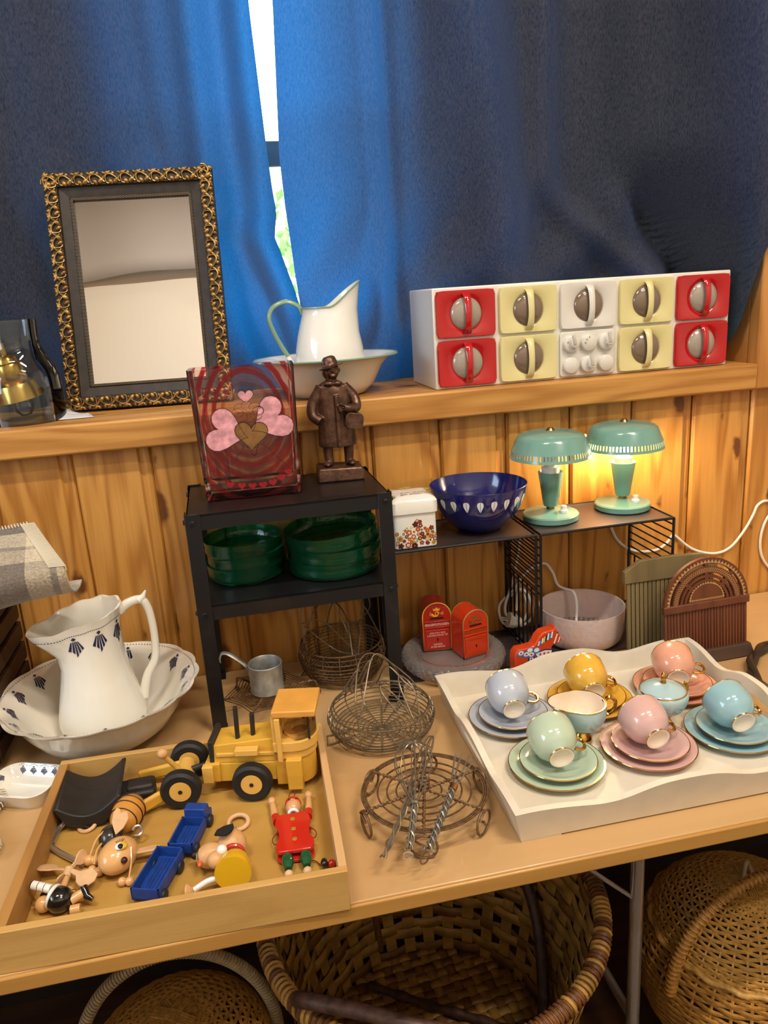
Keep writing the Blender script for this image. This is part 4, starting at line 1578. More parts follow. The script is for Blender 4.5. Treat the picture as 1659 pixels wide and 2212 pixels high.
def postbox(label, loc, rz, W, H, D, red, rimc, letters, title, l1, l2, l3, l4):
    t = thing('postbox_money_box', label, 'money box', loc, rz=rz, group='red tin postbox money boxes')
    R = W / 2
    n = 16
    arch = [(-R, 0.0), (R, 0.0)] + [(R * cos(pi * i / n), H - R + R * sin(pi * i / n)) for i in range(n + 1)]
    obj('tin_body', G().prism(arch, -D, -0.0008, UP), red, parent=t, smooth=30)
    obj('front_panel', G().prism(arch, -0.0008, 0.0, UP), red, parent=t, smooth=0)
    obj('front_rim', G().tube([(x, 0, z) for x, z in arch], 0.0013, 6, True), rimc, parent=t)
    obj('back_rim', G().tube([(x, D, z) for x, z in arch], 0.0011, 6, True), GOLD_D, parent=t)
    # raised mouldings and door
    for z in (0.60, 0.475):
        obj('moulding', G().box2((-R + 0.002, -0.0014, H * z), (R - 0.002, 0.0, H * z + 0.0022)), red, parent=t, bevel=0.0005)
    dr = obj('door', G().prism([(x, y + H * 0.235) for x, y in rrect(W * 0.84, H * 0.40, 0.002)], 0.0, 0.0014, UP), red, parent=t, bevel=0.0005)
    obj('coin_slot', G().box2((-W * 0.24, -0.0008, H * 0.665), (W * 0.24, 0.0, H * 0.665 + 0.0032)), BLACKP, parent=t)
    g = G()
    g.fan([(0.0018 * cos(a), -0.0018, H * 0.245 + 0.0018 * sin(a)) for a in [2 * pi * i / 12 for i in range(12)]])
    g.poly([(-0.0008, -0.0018, H * 0.245), (-0.0013, -0.0018, H * 0.20), (0.0013, -0.0018, H * 0.20), (0.0008, -0.0018, H * 0.245)])
    obj('keyhole', g, BLACKP, parent=dr, smooth=0, kind='stuff')
    # printed title and lines
    obj('title_print', G().merge(lettering(title, W * 0.135, spacing=0.95), T(0, -0.0006, H * 0.545) @ UP @ SC(0.74, 1, 1)), letters, parent=t, smooth=0, kind='stuff')
    g = G()
    for s, z in ((l1, 0.375), (l2, 0.325), (l3, 0.13), (l4, 0.08)):
        if s:
            g.merge(lettering(s, W * 0.082), T(0, -0.0018, H * z) @ UP)
    obj('door_print', g, letters, parent=dr, smooth=0, kind='stuff')
    # crown and post horn
    g = G()
    y = -0.0006
    cz = H * 0.855
    g.poly([(-0.006, y, cz - 0.002), (0.006, y, cz - 0.002), (0.0078, y, cz + 0.004), (0.004, y, cz + 0.002), (0.0, y, cz + 0.006), (-0.004, y, cz + 0.002), (-0.0078, y, cz + 0.004)])
    hz = H * 0.775
    g.tube([(0.0045 * cos(a) * (1 - 0.05 * a) + 0.001, y, hz + 0.0045 * sin(a) * (1 - 0.05 * a)) for a in [2 * pi * i / 12 for i in range(16)]], 0.0008, 4)
    g.tube([(0.004, y, hz - 0.001), (0.0, y, hz - 0.0055), (-0.006, y, hz - 0.0045), (-0.010, y, hz - 0.001)], lambda q: 0.0008 + 0.0022 * q, 6, flat=0.3)
    for sx in (-1, 1):
        for k in range(3):
            g.tube([(sx * 0.008, y, hz), (sx * (0.012 + 0.001 * k), y, hz + 0.003 * (k - 1)), (sx * (0.0155 - 0.001 * k), y, hz + 0.0035 * (k - 1) + 0.002)], 0.0005, 4)
    obj('crown_and_horn_print', g, rimc if letters is CREAM_P else GOLD_D, parent=t, smooth=0, kind='stuff')
    return t


RED1 = pbr('deep_red_tin', 'a31e12', 0.28, coat=0.3)
RED2 = pbr('orange_red_tin', 'bb3312', 0.28, coat=0.3)
AZ = PL + 0.0225
postbox('deep red postbox money box with cream lettering and yellow rim', (0.362, -0.118, AZ + 0.0015), radians(-4), 0.060, 0.107, 0.052, RED1, pbr('yellow_rim', 'd9a834', 0.35), CREAM_P, 'PENGEPOSTKASSEN', 'DERI MAA IKKE', 'LÆGGES NOGET PÅ', 'TØMMES', 'EFTER BEHAG')
postbox('orange red postbox money box with dark gold lettering, in front', (0.430, -0.168, AZ + 0.0008), radians(12), 0.058, 0.102, 0.050, RED2, pbr('pale_gold_rim', 'b88a58', 0.35, 0.4), GOLD_D, 'PENGEPOSTKASSEN', 'PENGER SPART', '', '', 'ER PENGER TJENT')

# ---------------------------------------------------------------- painted wooden horse
HORSE = pbr('orange_red_paint', 'c9431c', 0.25, coat=0.5)
hs = thing('painted_wooden_horse', 'small red painted wooden horse with blue and white flowers', 'toy horse', (0.534, -0.222, PL), rz=radians(7))
sil = [(-0.046, 0.0), (-0.036, 0.0), (-0.0316, 0.010), (-0.028, 0.0215), (-0.012, 0.0235), (0.009, 0.0225), (0.0135, 0.010), (0.014, 0.0), (0.024, 0.0), (0.030, 0.0230), (0.035, 0.038), (0.034, 0.0500), (0.043, 0.0565), (0.0526, 0.0540), (0.0577, 0.0620),
       (0.0506, 0.0775), (0.0455, 0.085), (0.0420, 0.094), (0.0370, 0.086), (0.028, 0.0865), (0.015, 0.0850), (0.005, 0.077), (-0.001, 0.066), (-0.006, 0.060), (-0.023, 0.0585), (-0.040, 0.0590), (-0.047, 0.0510), (-0.0490, 0.038), (-0.0485, 0.018)]
g = G().prism(sil, -0.0125, 0.0125, UP)
hb = obj('body', g, HORSE, parent=hs, bevel=0.0025, bseg=3, smooth=60)
PB = {k: pbr('paint_' + k, c, 0.3) for k, c in (('white', 'e6e2da'), ('blue', '3a78b8'), ('navy', '1c3068'), ('yellow', 'd8b848'), ('red', 'c03a2a'))}


def paint(name, c, pts, off=0.0131):
    g = G()
    # ear-clip safe: prism-like single polygon
    g.poly([(x, -off, z) for x, z in pts])
    return obj(name, g, PB[c], parent=hs, smooth=0)


def disc2(cx, cz, rx, rz_, n=14, a0=0):
    return [(cx + rx * cos(2 * pi * i / n), cz + rz_ * sin(2 * pi * i / n)) for i in range(n)]


for i, (cx, cz) in enumerate(((-0.036, 0.0505), (-0.024, 0.0455), (-0.013, 0.0430), (-0.001, 0.0500), (-0.016, 0.0530))):
    paint('flower_ring', 'blue', disc2(cx, cz, 0.0085, 0.0070), 0.01310 + 0.00005 * i)
    paint('flower_heart', 'white', disc2(cx, cz + 0.0010, 0.0060, 0.0046), 0.0134 + 0.00005 * i)
for cx, cz in ((-0.036, 0.0515), (-0.024, 0.0465), (-0.013, 0.0440)):
    paint('flower_heart', 'red', disc2(cx, cz, 0.0026, 0.0020), 0.0138)
paint('girth', 'navy', [(-0.022, 0.0245), (-0.004, 0.0245), (-0.006, 0.040), (-0.019, 0.040)], 0.0130)
paint('girth', 'white', [(-0.018, 0.0245), (-0.008, 0.0245), (-0.009, 0.040), (-0.016, 0.040)], 0.0132)
paint('breast_band', 'navy', [(-0.004, 0.044), (-0.002, 0.034), (0.0325, 0.030), (0.0338, 0.046), (0.018, 0.049)], 0.0130)
paint('breast_band', 'white', [(-0.003, 0.043), (0.0, 0.036), (0.0320, 0.0325), (0.0332, 0.0435), (0.018, 0.0465)], 0.0132)
for cx, cz in ((-0.013, 0.033), (-0.0125, 0.027), (0.007, 0.040), (0.016, 0.0400), (0.025, 0.0390)):
    paint('dot', 'red', disc2(cx, cz, 0.0024, 0.0026), 0.0136)
for k, c in enumerate(('white', 'blue', 'white', 'yellow', 'navy', 'white', 'blue', 'white')):
    x0 = 0.000 + 0.0042 * k
    zb = 0.0600 + 0.0016 * k
    zt = min(0.0840, 0.0690 + 0.0026 * k)
    paint('mane_stripe', c, [(x0 + 0.001, zb), (x0 + 0.0045, zb - 0.001), (x0 + 0.0070, zt - 0.0005), (x0 + 0.0040, zt)], 0.0133 + 0.00004 * k)
paint('bridle', 'white', [(0.0375, 0.0575), (0.0405, 0.0565), (0.0475, 0.0760), (0.0450, 0.0775)])
paint('bridle', 'white', [(0.0470, 0.0580), (0.0490, 0.0570), (0.0530, 0.0680), (0.0512, 0.0700)])
paint('eye', 'navy', disc2(0.0468, 0.0795, 0.0014, 0.0016), 0.0137)

# ---------------------------------------------------------------- frosted pink glass bowl
fb = thing('frosted_glass_bowl', 'wide pale pink frosted glass bowl under the lamp shelf', 'bowl', (0.690, -0.112, PL))
FROST = pbr('pale_pink_frosted_glass', 'ffe8de', 0.2, trans=0.55, ior=1.4, bump=0.7, bscale=90)


def fb_r(t, i, r):
    return r * (1 + 0.006 * sin(64 * t) * (1 if 1 < i < 7 else 0))


g = G().lathe([(0.0, 0.002), (0.070, 0.0), (0.080, 0.004), (0.086, 0.012), (0.089, 0.030), (0.0905, 0.055), (0.0915, 0.078), (0.0885, 0.078), (0.0870, 0.055), (0.0855, 0.030), (0.081, 0.014), (0.0, 0.012)], 128, rfun=fb_r)
obj('bowl', g, FROST, parent=fb, smooth=60)
g = G()
for k in range(1, 8):
    for j in range(6 * k):
        a = 2 * pi * j / (6 * k)
        g.ball((0.0105 * k * cos(a), 0.0105 * k * sin(a), 0.0125), (0.004, 0.004, 0.0035), 8, 4)
obj('dotted_base', g, pbr('clear_knobbly_glass', 'cfc4bc', 0.06, trans=0.9), parent=fb, kind='stuff')

# ---------------------------------------------------------------- two band-weaving reeds
REED = wood('red_brown_carved_wood', '6a3a22', '4c2614', axis='Z', rough=0.5, contrast=0.8)
REED_G = wood('grey_old_wood', '7c6a44', '5c4c2e', axis='Z', rough=0.7, contrast=0.9)
INLAY = pbr('pale_inlay', 'b08a58', 0.5)
r2 = thing('carved_weaving_reed', 'red-brown carved weaving reed with a round arched top', 'weaving reed', (0.880, -0.284, TT), rot=(radians(-5), 0, radians(2)))
HW = 0.094


def arcband(r0, r1, a0, a1, zc, y0, y1, n=20, sx=1.0):
    g = G()
    vs, fs = [], []
    for i in range(n + 1):
        a = radians(a0 + (a1 - a0) * i / n)
        for r in (r0, r1):
            for y in (y0, y1):
                vs.append((r * cos(a) * sx, y, zc + r * sin(a)))
    for i in range(n):
        k = i * 4
        fs += [(k, k + 4, k + 6, k + 2), (k + 1, k + 3, k + 7, k + 5), (k, k + 1, k + 5, k + 4), (k + 2, k + 6, k + 7, k + 3)]
    fs += [(0, 2, 3, 1), (n * 4, n * 4 + 1, n * 4 + 3, n * 4 + 2)]
    return g.add(vs, fs)


ZC = 0.118
obj('foot', G().add([(-HW - 0.010, -0.016, 0), (HW + 0.010, -0.016, 0), (HW + 0.010, 0.014, 0), (-HW - 0.010, 0.014, 0), (-HW - 0.004, -0.010, 0.026), (HW + 0.004, -0.010, 0.026), (HW + 0.004, 0.010, 0.026), (-HW - 0.004, 0.010, 0.026)],
                    [(3, 2, 1, 0), (4, 5, 6, 7), (0, 1, 5, 4), (1, 2, 6, 5), (2, 3, 7, 6), (3, 0, 4, 7)]), wood('grey_brown_foot', '584030', '3f2c20', axis='X', rough=0.6), parent=r2, bevel=0.002)
NS = 27
sl = obj('slat', G().box((0, 0, (0.024 + ZC) / 2), (0.0057, 0.005, ZC - 0.022)), REED, parent=r2, bevel=0.0006, bseg=1, loc=(-HW + HW / NS, 0, 0))
for i in range(1, NS):
    s2 = sl.copy()
    COL.objects.link(s2)
    s2.location.x = -HW + HW * (2 * i + 1) / NS
obj('cross_rail', G().box2((-HW - 0.003, -0.007, ZC - 0.006), (HW + 0.003, 0.005, ZC + 0.010)), REED, parent=r2, bevel=0.002)
for r0, r1 in ((0.083, 0.095), (0.064, 0.077), (0.0545, 0.060), (0.0455, 0.051), (0.0, 0.042)):
    obj('arch_band', arcband(r0, r1, 0, 180, ZC + 0.004, -0.004, 0.004, 36), REED, parent=r2, smooth=40)
for a in (45, 90, 135):
    ca, sa = cos(radians(a)), sin(radians(a))
    obj('arch_spoke', G().box((0, 0, 0.063), (0.0075, 0.0078, 0.050), T(0, 0, ZC + 0.004) @ RY(90 - a)), REED, parent=r2)
g = G()
for i in range(34):
    a = radians(4 + 172 * i / 33)
    for r0, r1, w in ((0.0845, 0.0915, 0.0042),):
        c, s = cos(a), sin(a)
        g.poly([(r0 * c - w * -s, -0.0044, ZC + 0.004 + r0 * s - w * c), (r0 * c + w * -s, -0.0044, ZC + 0.004 + r0 * s + w * c), (r1 * c, -0.0044, ZC + 0.004 + r1 * s)])
for i in range(44):
    a, b = radians(4 + 172 * i / 44), radians(4 + 172 * (i + 1) / 44)
    for q0, q1 in (((0.066, a), (0.075, b)), ((0.075, a), (0.066, b))):
        g.tube([(q0[0] * cos(q0[1]), -0.0042, ZC + 0.004 + q0[0] * sin(q0[1])), (q1[0] * cos(q1[1]), -0.0042, ZC + 0.004 + q1[0] * sin(q1[1]))], 0.0004, 4)
for i in range(20):
    a = radians(6 + 168 * i / 19)
    c, s = cos(a), sin(a)
    w = 0.0032
    g.poly([(0.036 * c - w * -s, -0.0044, ZC + 0.016 + 0.030 * s - w * c), (0.036 * c + w * -s, -0.0044, ZC + 0.016 + 0.030 * s + w * c), (0.0415 * c, -0.0044, ZC + 0.010 + 0.0405 * s)])
for i in range(17):
    x = -0.037 + 0.0046 * i
    g.poly([(x - 0.0022, -0.0044, ZC + 0.016), (x + 0.0022, -0.0044, ZC + 0.016), (x, -0.0044, ZC + 0.011)])
obj('carved_border', g, INLAY, parent=r2, smooth=0, kind='stuff')

r1_ = thing('grey_weaving_reed', 'weathered grey-brown weaving reed standing behind the carved one', 'weaving reed', (0.832, -0.232, TT), rot=(radians(-4), 0, radians(0)))
HB = 0.098
top = [(-HB - 0.006, 0.165), (-HB - 0.006, 0.190), (-HB + 0.028, 0.210), (0.0, 0.212), (HB - 0.028, 0.208), (HB + 0.006, 0.190), (HB + 0.006, 0.165)]
obj('head_board', G().prism(top, -0.006, 0.006, UP), REED_G, parent=r1_, bevel=0.0015)
obj('foot_board', G().box2((-HB - 0.006, -0.008, 0), (HB + 0.006, 0.008, 0.018)), REED_G, parent=r1_, bevel=0.0015)
sl = obj('slat', G().box((0, 0, 0.092), (0.0072, 0.006, 0.15)), REED_G, parent=r1_, bevel=0.0006, bseg=1, loc=(-HB + HB / 21, 0, 0))
for i in range(1, 21):
    s2 = sl.copy()
    COL.objects.link(s2)
    s2.location.x = -HB + HB * (2 * i + 1) / 21

# ---------------------------------------------------------------- dark hoop at the right edge
hoop = thing('dark_twisted_hoop', 'dark brown twisted branch hoop lying behind the white tray', 'hoop', (1.092, -0.470, TT))
HOOPM = wood('dark_twig', '3d2f20', '1f1710', axis='X', rough=0.45)
for ph in (0, pi):
    pts = []
    for i in range(160):
        a = 2 * pi * i / 160
        q = 0.0045
        r = 0.198 + q * cos(a * 8 + ph)
        pts.append((r * cos(a), r * sin(a), 0.013 + q * sin(a * 8 + ph)))
    obj('twig', G().tube(pts, 0.0070, 8, True), HOOPM, parent=hoop)

# ---------------------------------------------------------------- white cables
CABLE = pbr('white_cable', 'e2ddd2', 0.4)


def cable(label, pts, plug=None):
    t = thing('lamp_cable', label, 'cable', pts[0])
    o = Vector(pts[0])
    obj('cord', G().tube([p - o for p in spline(pts, 10)], 0.0031, 8), CABLE, parent=t)
    if plug:
        p, d = Vector(plug[0]) - o, Vector(plug[1])
        g = G().lathe([(0.0, 0.0), (0.006, 0.001), (0.013, 0.012), (0.017, 0.020), (0.018, 0.034), (0.0, 0.034)], 24, T(*p) @ d.to_track_quat('Z', 'Y').to_matrix().to_4x4())
        pl = obj('plug', g, CABLE, parent=t)
        for s in (-1, 1):
            obj('plug_pin', G().cyl((s * 0.0065, 0, 0.034), (s * 0.0065, 0, 0.050), 0.002, n=8, M=T(*p) @ d.to_track_quat('Z', 'Y').to_matrix().to_4x4()), CHROME, parent=pl)
    return t
cable('white lamp cable drooping along the pine wall to the right edge', [(0.83, -0.030, 1.026), (0.80, -0.010, 1.00), (0.815, -0.013, 0.940), (0.84, -0.013, 0.908), (0.876, -0.013, 0.889), (0.923, -0.013, 0.886), (0.950, -0.013, 0.900), (0.965, -0.013, 0.918), (0.972, -0.013, 0.914), (1.018, -0.013, 0.876), (1.074, -0.013, 0.858), (1.116, -0.013, 0.867), (1.15, -0.013, 0.903), (1.172, -0.013, 0.94), (1.184, -0.013, 0.965), (1.21, -0.013, 0.972), (1.26, -0.013, 0.95)])
cable('white cable loop hanging by the wall at the right edge', [(1.26, -0.013, 0.97), (1.225, -0.013, 0.945), (1.207, -0.013, 0.921), (1.198, -0.013, 0.885), (1.20, -0.013, 0.85), (1.213, -0.013, 0.819), (1.25, -0.013, 0.775)])
cable('white cable coiled with its plug behind the wire shelf end', [(0.600, -0.040, 1.024), (0.585, -0.011, 1.00), (0.588, -0.011, 0.95), (0.580, -0.012, 0.90), (0.562, -0.012, 0.835), (0.536, -0.013, 0.80), (0.540, -0.03, 0.765), (0.575, -0.04, 0.762), (0.594, -0.035, 0.79), (0.585, -0.03, 0.835), (0.556, -0.028, 0.835), (0.545, -0.03, 0.79), (0.570, -0.045, 0.762), (0.600, -0.05, 0.78), (0.590, -0.055, 0.835), (0.570, -0.05, 0.850), (0.565, -0.045, 0.80)],
      plug=((0.574, -0.06, 0.775), (-0.8, 0.1, 0.25)))
cable('white cable arching from the wall down into the frosted bowl', [(0.562, -0.022, 0.825), (0.595, -0.022, 0.875), (0.639, -0.022, 0.894), (0.661, -0.022, 0.871), (0.674, -0.022, 0.838), (0.690, -0.030, 0.828), (0.700, -0.050, 0.826), (0.702, -0.062, 0.800), (0.695, -0.075, 0.765)])
# ================================================================ WHITE TRAY AND TEA SET
TRAYP = pbr('cream_painted_tray', 'd9cdb8', 0.45, mottled=0.05, mscale=25, bump=0.06, bscale=60)
tray = thing('serving_tray', 'cream painted wooden tray with wavy sides holding a pastel tea set', 'tray', (0.576, -0.487, TT))
TX, TY = 0.240, 0.187     # half sizes at the floor
FL = 0.016


def wave(t):
    t = abs(t)
    return linterp(t, [0, 0.08, 0.15, 0.22, 0.28, 0.34, 0.40, 0.45, 0.50, 0.56, 0.62, 0.68, 0.75, 0.82, 0.88, 0.94, 1.0], [0.0665, 0.0662, 0.0648, 0.0610, 0.0565, 0.0520, 0.0488, 0.0477, 0.0476, 0.0490, 0.0515, 0.0538, 0.0560, 0.0574, 0.0580, 0.0578, 0.057])


def side_panel(L, flare, thick, n=60, hole=False, wv=wave):
    """Panel along local x, rising in z, leaning outwards to -y; L = half length at the foot."""
    g = G()
    z0 = 0.003

    def P(t, z, out):
        k = (z - z0) / 0.06
        x = t * (L + flare * k)
        return (x, -flare * k - (thick if out else 0), z)
    cols = []
    for i in range(n + 1):
        t = -1 + 2 * i / n
        zt = wv(t)
        if hole and abs(t) < 0.32:
            q = sqrt(max(0, 1 - (t / 0.32) ** 2)) ** 0.7
            cols.append((t, zt, 0.034 - 0.009 * q, 0.034 + 0.012 * q))
        else:
            cols.append((t, zt, None, None))
    for i in range(n):
        a, b = cols[i], cols[i + 1]
        segs = []
        if a[2] is None and b[2] is None:
            segs = [((z0, a[1]), (z0, b[1]), True, True)]
        else:
            al, ah = (a[2], a[3]) if a[2] is not None else (0.034, 0.034)
            bl, bh = (b[2], b[3]) if b[2] is not None else (0.034, 0.034)
            segs = [((z0, al), (z0, bl), True, True), ((ah, a[1]), (bh, b[1]), True, True)]
        for (a0, a1), (b0, b1), lo, up in segs:
            vs = [P(a[0], a0, 0), P(b[0], b0, 0), P(b[0], b1, 0), P(a[0], a1, 0), P(a[0], a0, 1), P(b[0], b0, 1), P(b[0], b1, 1), P(a[0], a1, 1)]
            fs = [(0, 3, 2, 1), (4, 5, 6, 7), (3, 7, 6, 2), (0, 1, 5, 4)]
            if i == 0:
                fs.append((0, 4, 7, 3))
            if i == n - 1:
                fs.append((1, 2, 6, 5))
            g.add(vs, fs)
    return g


TH = 0.011
obj('floor_panel', G().box2((-TX - 0.004, -TY - 0.004, 0.006), (TX + 0.004, TY + 0.004, FL)), TRAYP, parent=tray, smooth=0)
obj('side_panel', G().merge(side_panel(TX + TH, 0.014, TH), T(0, -TY, 0)), TRAYP, parent=tray, smooth=30)
obj('side_panel', G().merge(side_panel(TX + TH, 0.014, TH), T(0, TY, 0) @ RZ(180)), TRAYP, parent=tray, smooth=30)
obj('end_panel', G().merge(side_panel(TY + 0.002, 0.014, TH, hole=True), T(TX, 0, 0) @ RZ(90)), TRAYP, parent=tray, smooth=30)
obj('end_panel', G().merge(side_panel(TY + 0.002, 0.014, TH, hole=True), T(-TX, 0, 0) @ RZ(-90)), TRAYP, parent=tray, smooth=30)
for sx in (-1, 1):
    for sy in (-1, 1):
        g = G()
        x1, y1 = sx * (TX + TH - 0.001), sy * (TY + TH - 0.001)
        g.box2((min(x1, x1 - sx * 0.06), min(y1, y1 - sy * 0.02), 0), (max(x1, x1 - sx * 0.06), max(y1, y1 - sy * 0.02), 0.006))
        obj('foot', g, TRAYP, parent=tray, smooth=0)
TF = TT + FL + 0.0004
GOLD = pbr('bright_gold', 'd2a24e', 0.14, 1.0)
INSIDE = pbr('ivory_glaze', 'ead9c2', 0.18, coat=0.5)
GLZ = {n: pbr('glaze_' + n, c, 0.14, coat=0.7) for n, c in (('grey_blue', 'b4b9c2'), ('yellow', 'd9a63e'), ('peach', 'd99a7e'), ('mint', 'b4c4aa'), ('pink', 'cfa69e'), ('sky', '8fb4ba'))}
plate_p = [(0.0, 0.0), (0.042, 0.0), (0.046, 0.002), (0.060, 0.007), (0.0748, 0.0115), (0.0755, 0.0128), (0.0742, 0.0132), (0.059, 0.0095), (0.046, 0.0055), (0.0, 0.0045)]
sauc_p = [(0.0, 0.0), (0.030, 0.0), (0.034, 0.002), (0.046, 0.008), (0.0595, 0.0145), (0.0602, 0.0156), (0.0592, 0.0160), (0.045, 0.0108), (0.032, 0.0055), (0.0, 0.0045)]
cup_p = [(0.0, 0.0), (0.019, 0.0), (0.0195, 0.0015), (0.017, 0.004), (0.0135, 0.007), (0.0150, 0.0095), (0.024, 0.014), (0.032, 0.023), (0.0360, 0.034), (0.0372, 0.046), (0.0370, 0.058), (0.0362, 0.063)]


def plate(name, prof, R, zr, label, cat, group, loc, glaze):
    t = thing(name, label, cat, loc, group=group)
    obj('plate_body' if name == 'cake_plate' else 'saucer_body', G().lathe(prof, 64), glaze, parent=t, smooth=60)
    obj('gilt_rim', G().torus(R, 0.0009, 72, 6, T(0, 0, zr)), GOLD, parent=t)
    return t


def cup(label, loc, glaze, yaw, roll, pitch=-12):
    """Local z runs from foot to mouth; the cup lies on its side with the foot towards the viewer."""
    t = thing('tea_cup', label, 'cup', loc, group='pastel tea cups lying on their saucers')
    d = Matrix.Rotation(radians(yaw), 4, 'Z') @ Matrix.Rotation(radians(-90 - pitch), 4, 'X') @ Matrix.Rotation(radians(roll), 4, 'Z')
    # local +z -> away from the viewer (foot to the front)
    t.matrix_world = Matrix.Translation(loc) @ d
    off = T(0, 0, -0.036)
    g = G().lathe(cup_p[3:], 48, off)
    obj('cup_body', g, glaze, parent=t, smooth=60)
    obj('lining', G().lathe([(0.0362, 0.0631), (0.0350, 0.0628)] + [(max(r - 0.0018, 0.0), z + 0.0015) for r, z in cup_p[:5:-1]] + [(0.0, 0.0115)], 48, off), INSIDE, parent=t, smooth=60)
    obj('foot_ring', G().lathe([(0.0193, 0.0), (0.0200, 0.0012), (0.0172, 0.0040), (0.0135, 0.0070), (0.0146, 0.0092)], 40, off), GOLD, parent=t, smooth=60)
    obj('foot_disc', G().lathe([(0.0, 0.0012), (0.014, 0.0012), (0.016, -0.0006), (0.0193, -0.0004)], 40, off), INSIDE, parent=t, smooth=60)
    obj('gilt_rim', G().torus(0.0360, 0.0008, 56, 6, off @ T(0, 0, 0.0632)), GOLD, parent=t)
    hp = spline([(0.0345, 0, 0.046), (0.046, 0, 0.050), (0.0535, 0, 0.043), (0.052, 0, 0.031), (0.043, 0, 0.024), (0.032, 0, 0.024)], 6)
    obj('handle', G().tube([(p[0], p[1], p[2] - 0.036) for p in hp], 0.0026, 8), GOLD, parent=t)
    return t


TRIOS = [('grey_blue', 'grey-blue', 0.417, -0.405, -6, 15), ('yellow', 'golden yellow', 0.572, -0.392, -8, 15), ('peach', 'peach', 0.741, -0.396, -20, 8), ('mint', 'mint green', 0.434, -0.558, -4, 18), ('pink', 'rose pink', 0.594, -0.555, 0, 18), ('sky', 'sky blue', 0.748, -0.553, -4, 15)]
for key, col, x, y, yaw, roll in TRIOS:
    gl = GLZ[key]
    plate('cake_plate', plate_p, 0.0752, 0.0126, f'{col} cake plate with gilt rim, under the {col} saucer', 'plate', 'pastel cake plates on the tray', (x, y, TF), gl)
    plate('saucer', sauc_p, 0.0600, 0.0154, f'{col} saucer with gilt rim, under the {col} tea cup', 'saucer', 'pastel saucers on the tray', (x + 0.001, y - 0.004, TF + 0.0058), gl)
    cup(f'{col} tea cup with gilt handle lying on its saucer', (x - 0.004, y + 0.000, TF + 0.0058 + 0.0068 + 0.0375), gl, yaw, roll)

SKY2 = pbr('glaze_pale_sky', 'a6c0c2', 0.14, coat=0.7)
cr = thing('cream_jug', 'pale blue cream jug on a gilt foot, ivory inside', 'jug', (0.506, -0.497, TF), rz=radians(178))
cpz = [(0.0145, 0.022), (0.024, 0.026), (0.033, 0.035), (0.0385, 0.047), (0.0400, 0.058), (0.0395, 0.066), (0.0390, 0.071)]
body = jug(cpz, 48, 0.019, 0.006, ang=0.0, sharp=4.0, wall=0.0022)
nb = len(cpz) * 48
g = G()
g.v = body.v
for f in body.f:
    g.f.append(f)
    g.mi.append(1 if max(f) >= nb else 0)
obj('jug_body', g, [SKY2, INSIDE], parent=cr, smooth=60)
obj('gilt_lip', G().tube(body.v[(len(cpz) - 1) * 48:len(cpz) * 48], 0.0011, 6, True), GOLD, parent=cr)
obj('gilt_foot', G().lathe([(0.0, 0.0), (0.0165, 0.0), (0.0175, 0.0025), (0.0160, 0.009), (0.0125, 0.014), (0.0100, 0.018), (0.0120, 0.021), (0.0150, 0.0232)], 36), GOLD, parent=cr, smooth=60)
hp = spline([(-0.037, 0, 0.066), (-0.048, 0, 0.073), (-0.058, 0, 0.066), (-0.058, 0, 0.052), (-0.047, 0, 0.042), (-0.036, 0, 0.043)], 6)
obj('gilt_handle', G().tube(hp, 0.0032, 8), GOLD, parent=cr)

su = thing('sugar_bowl', 'pale blue lidded sugar bowl with gilt finial and handles', 'sugar bowl', (0.656, -0.492, TF), rz=radians(14))
obj('bowl_body', G().lathe([(0.0145, 0.022), (0.024, 0.026), (0.034, 0.035), (0.0405, 0.048), (0.0420, 0.058), (0.0410, 0.064), (0.0390, 0.066)], 48), SKY2, parent=su, smooth=60)
obj('gilt_foot', G().lathe([(0.0, 0.0), (0.0165, 0.0), (0.0175, 0.0025), (0.0160, 0.009), (0.0125, 0.014), (0.0100, 0.018), (0.0120, 0.021), (0.0150, 0.0232)], 36), GOLD, parent=su, smooth=60)
ldd = obj('lid', G().lathe([(0.0, 0.0795), (0.010, 0.0788), (0.022, 0.0755), (0.033, 0.0700), (0.0385, 0.0662), (0.0388, 0.0645), (0.0, 0.0645)], 48), SKY2, parent=su, smooth=60)
obj('gilt_band', G().torus(0.0385, 0.0011, 56, 6, T(0, 0, 0.0668)), GOLD, parent=ldd)
obj('finial', G().lathe([(0.0, 0.0985), (0.0022, 0.0975), (0.0045, 0.0915), (0.0046, 0.087), (0.0036, 0.0835), (0.0052, 0.0795), (0.0055, 0.078)], 20), GOLD, parent=ldd, smooth=60)
for s in (-1, 1):
    hp = spline([(s * 0.038, 0, 0.060), (s * 0.049, 0, 0.064), (s * 0.056, 0, 0.056), (s * 0.053, 0, 0.046), (s * 0.045, 0, 0.042), (s * 0.037, 0, 0.044)], 6)
    obj('gilt_handle', G().tube(hp, 0.0030, 8), GOLD, parent=su)
# ================================================================ WASH SET, SOAP DISH, BLANKETS (left)
CHINA = pbr('white_china', 'e6e0d2', 0.12, coat=0.7)
NAVYP = pbr('navy_transfer_print', '20264a', 0.2)


def motif(s):
    """Small diamond over a fan of slanted bars; polygons in (s, t), t downwards negative."""
    P = [[(0, 0.0), (0.16, -0.14), (0, -0.28), (-0.16, -0.14)]]
    for k, (x0, x1, l0, l1) in enumerate(((-0.36, -0.23, 1.00, 1.12), (-0.17, -0.06, 1.16, 1.34), (-0.01, 0.09, 1.62, 1.44), (0.14, 0.24, 1.34, 1.18), (0.29, 0.38, 1.10, 0.98))):
        b0, b1 = x0 * 0.62, x1 * 0.62
        P.append([(b0, -0.34), (b1, -0.34), (x1 * 1.45, -l1), (x0 * 1.45, -l0)])
    return [[(x * s, y * s) for x, y in p] for p in P]


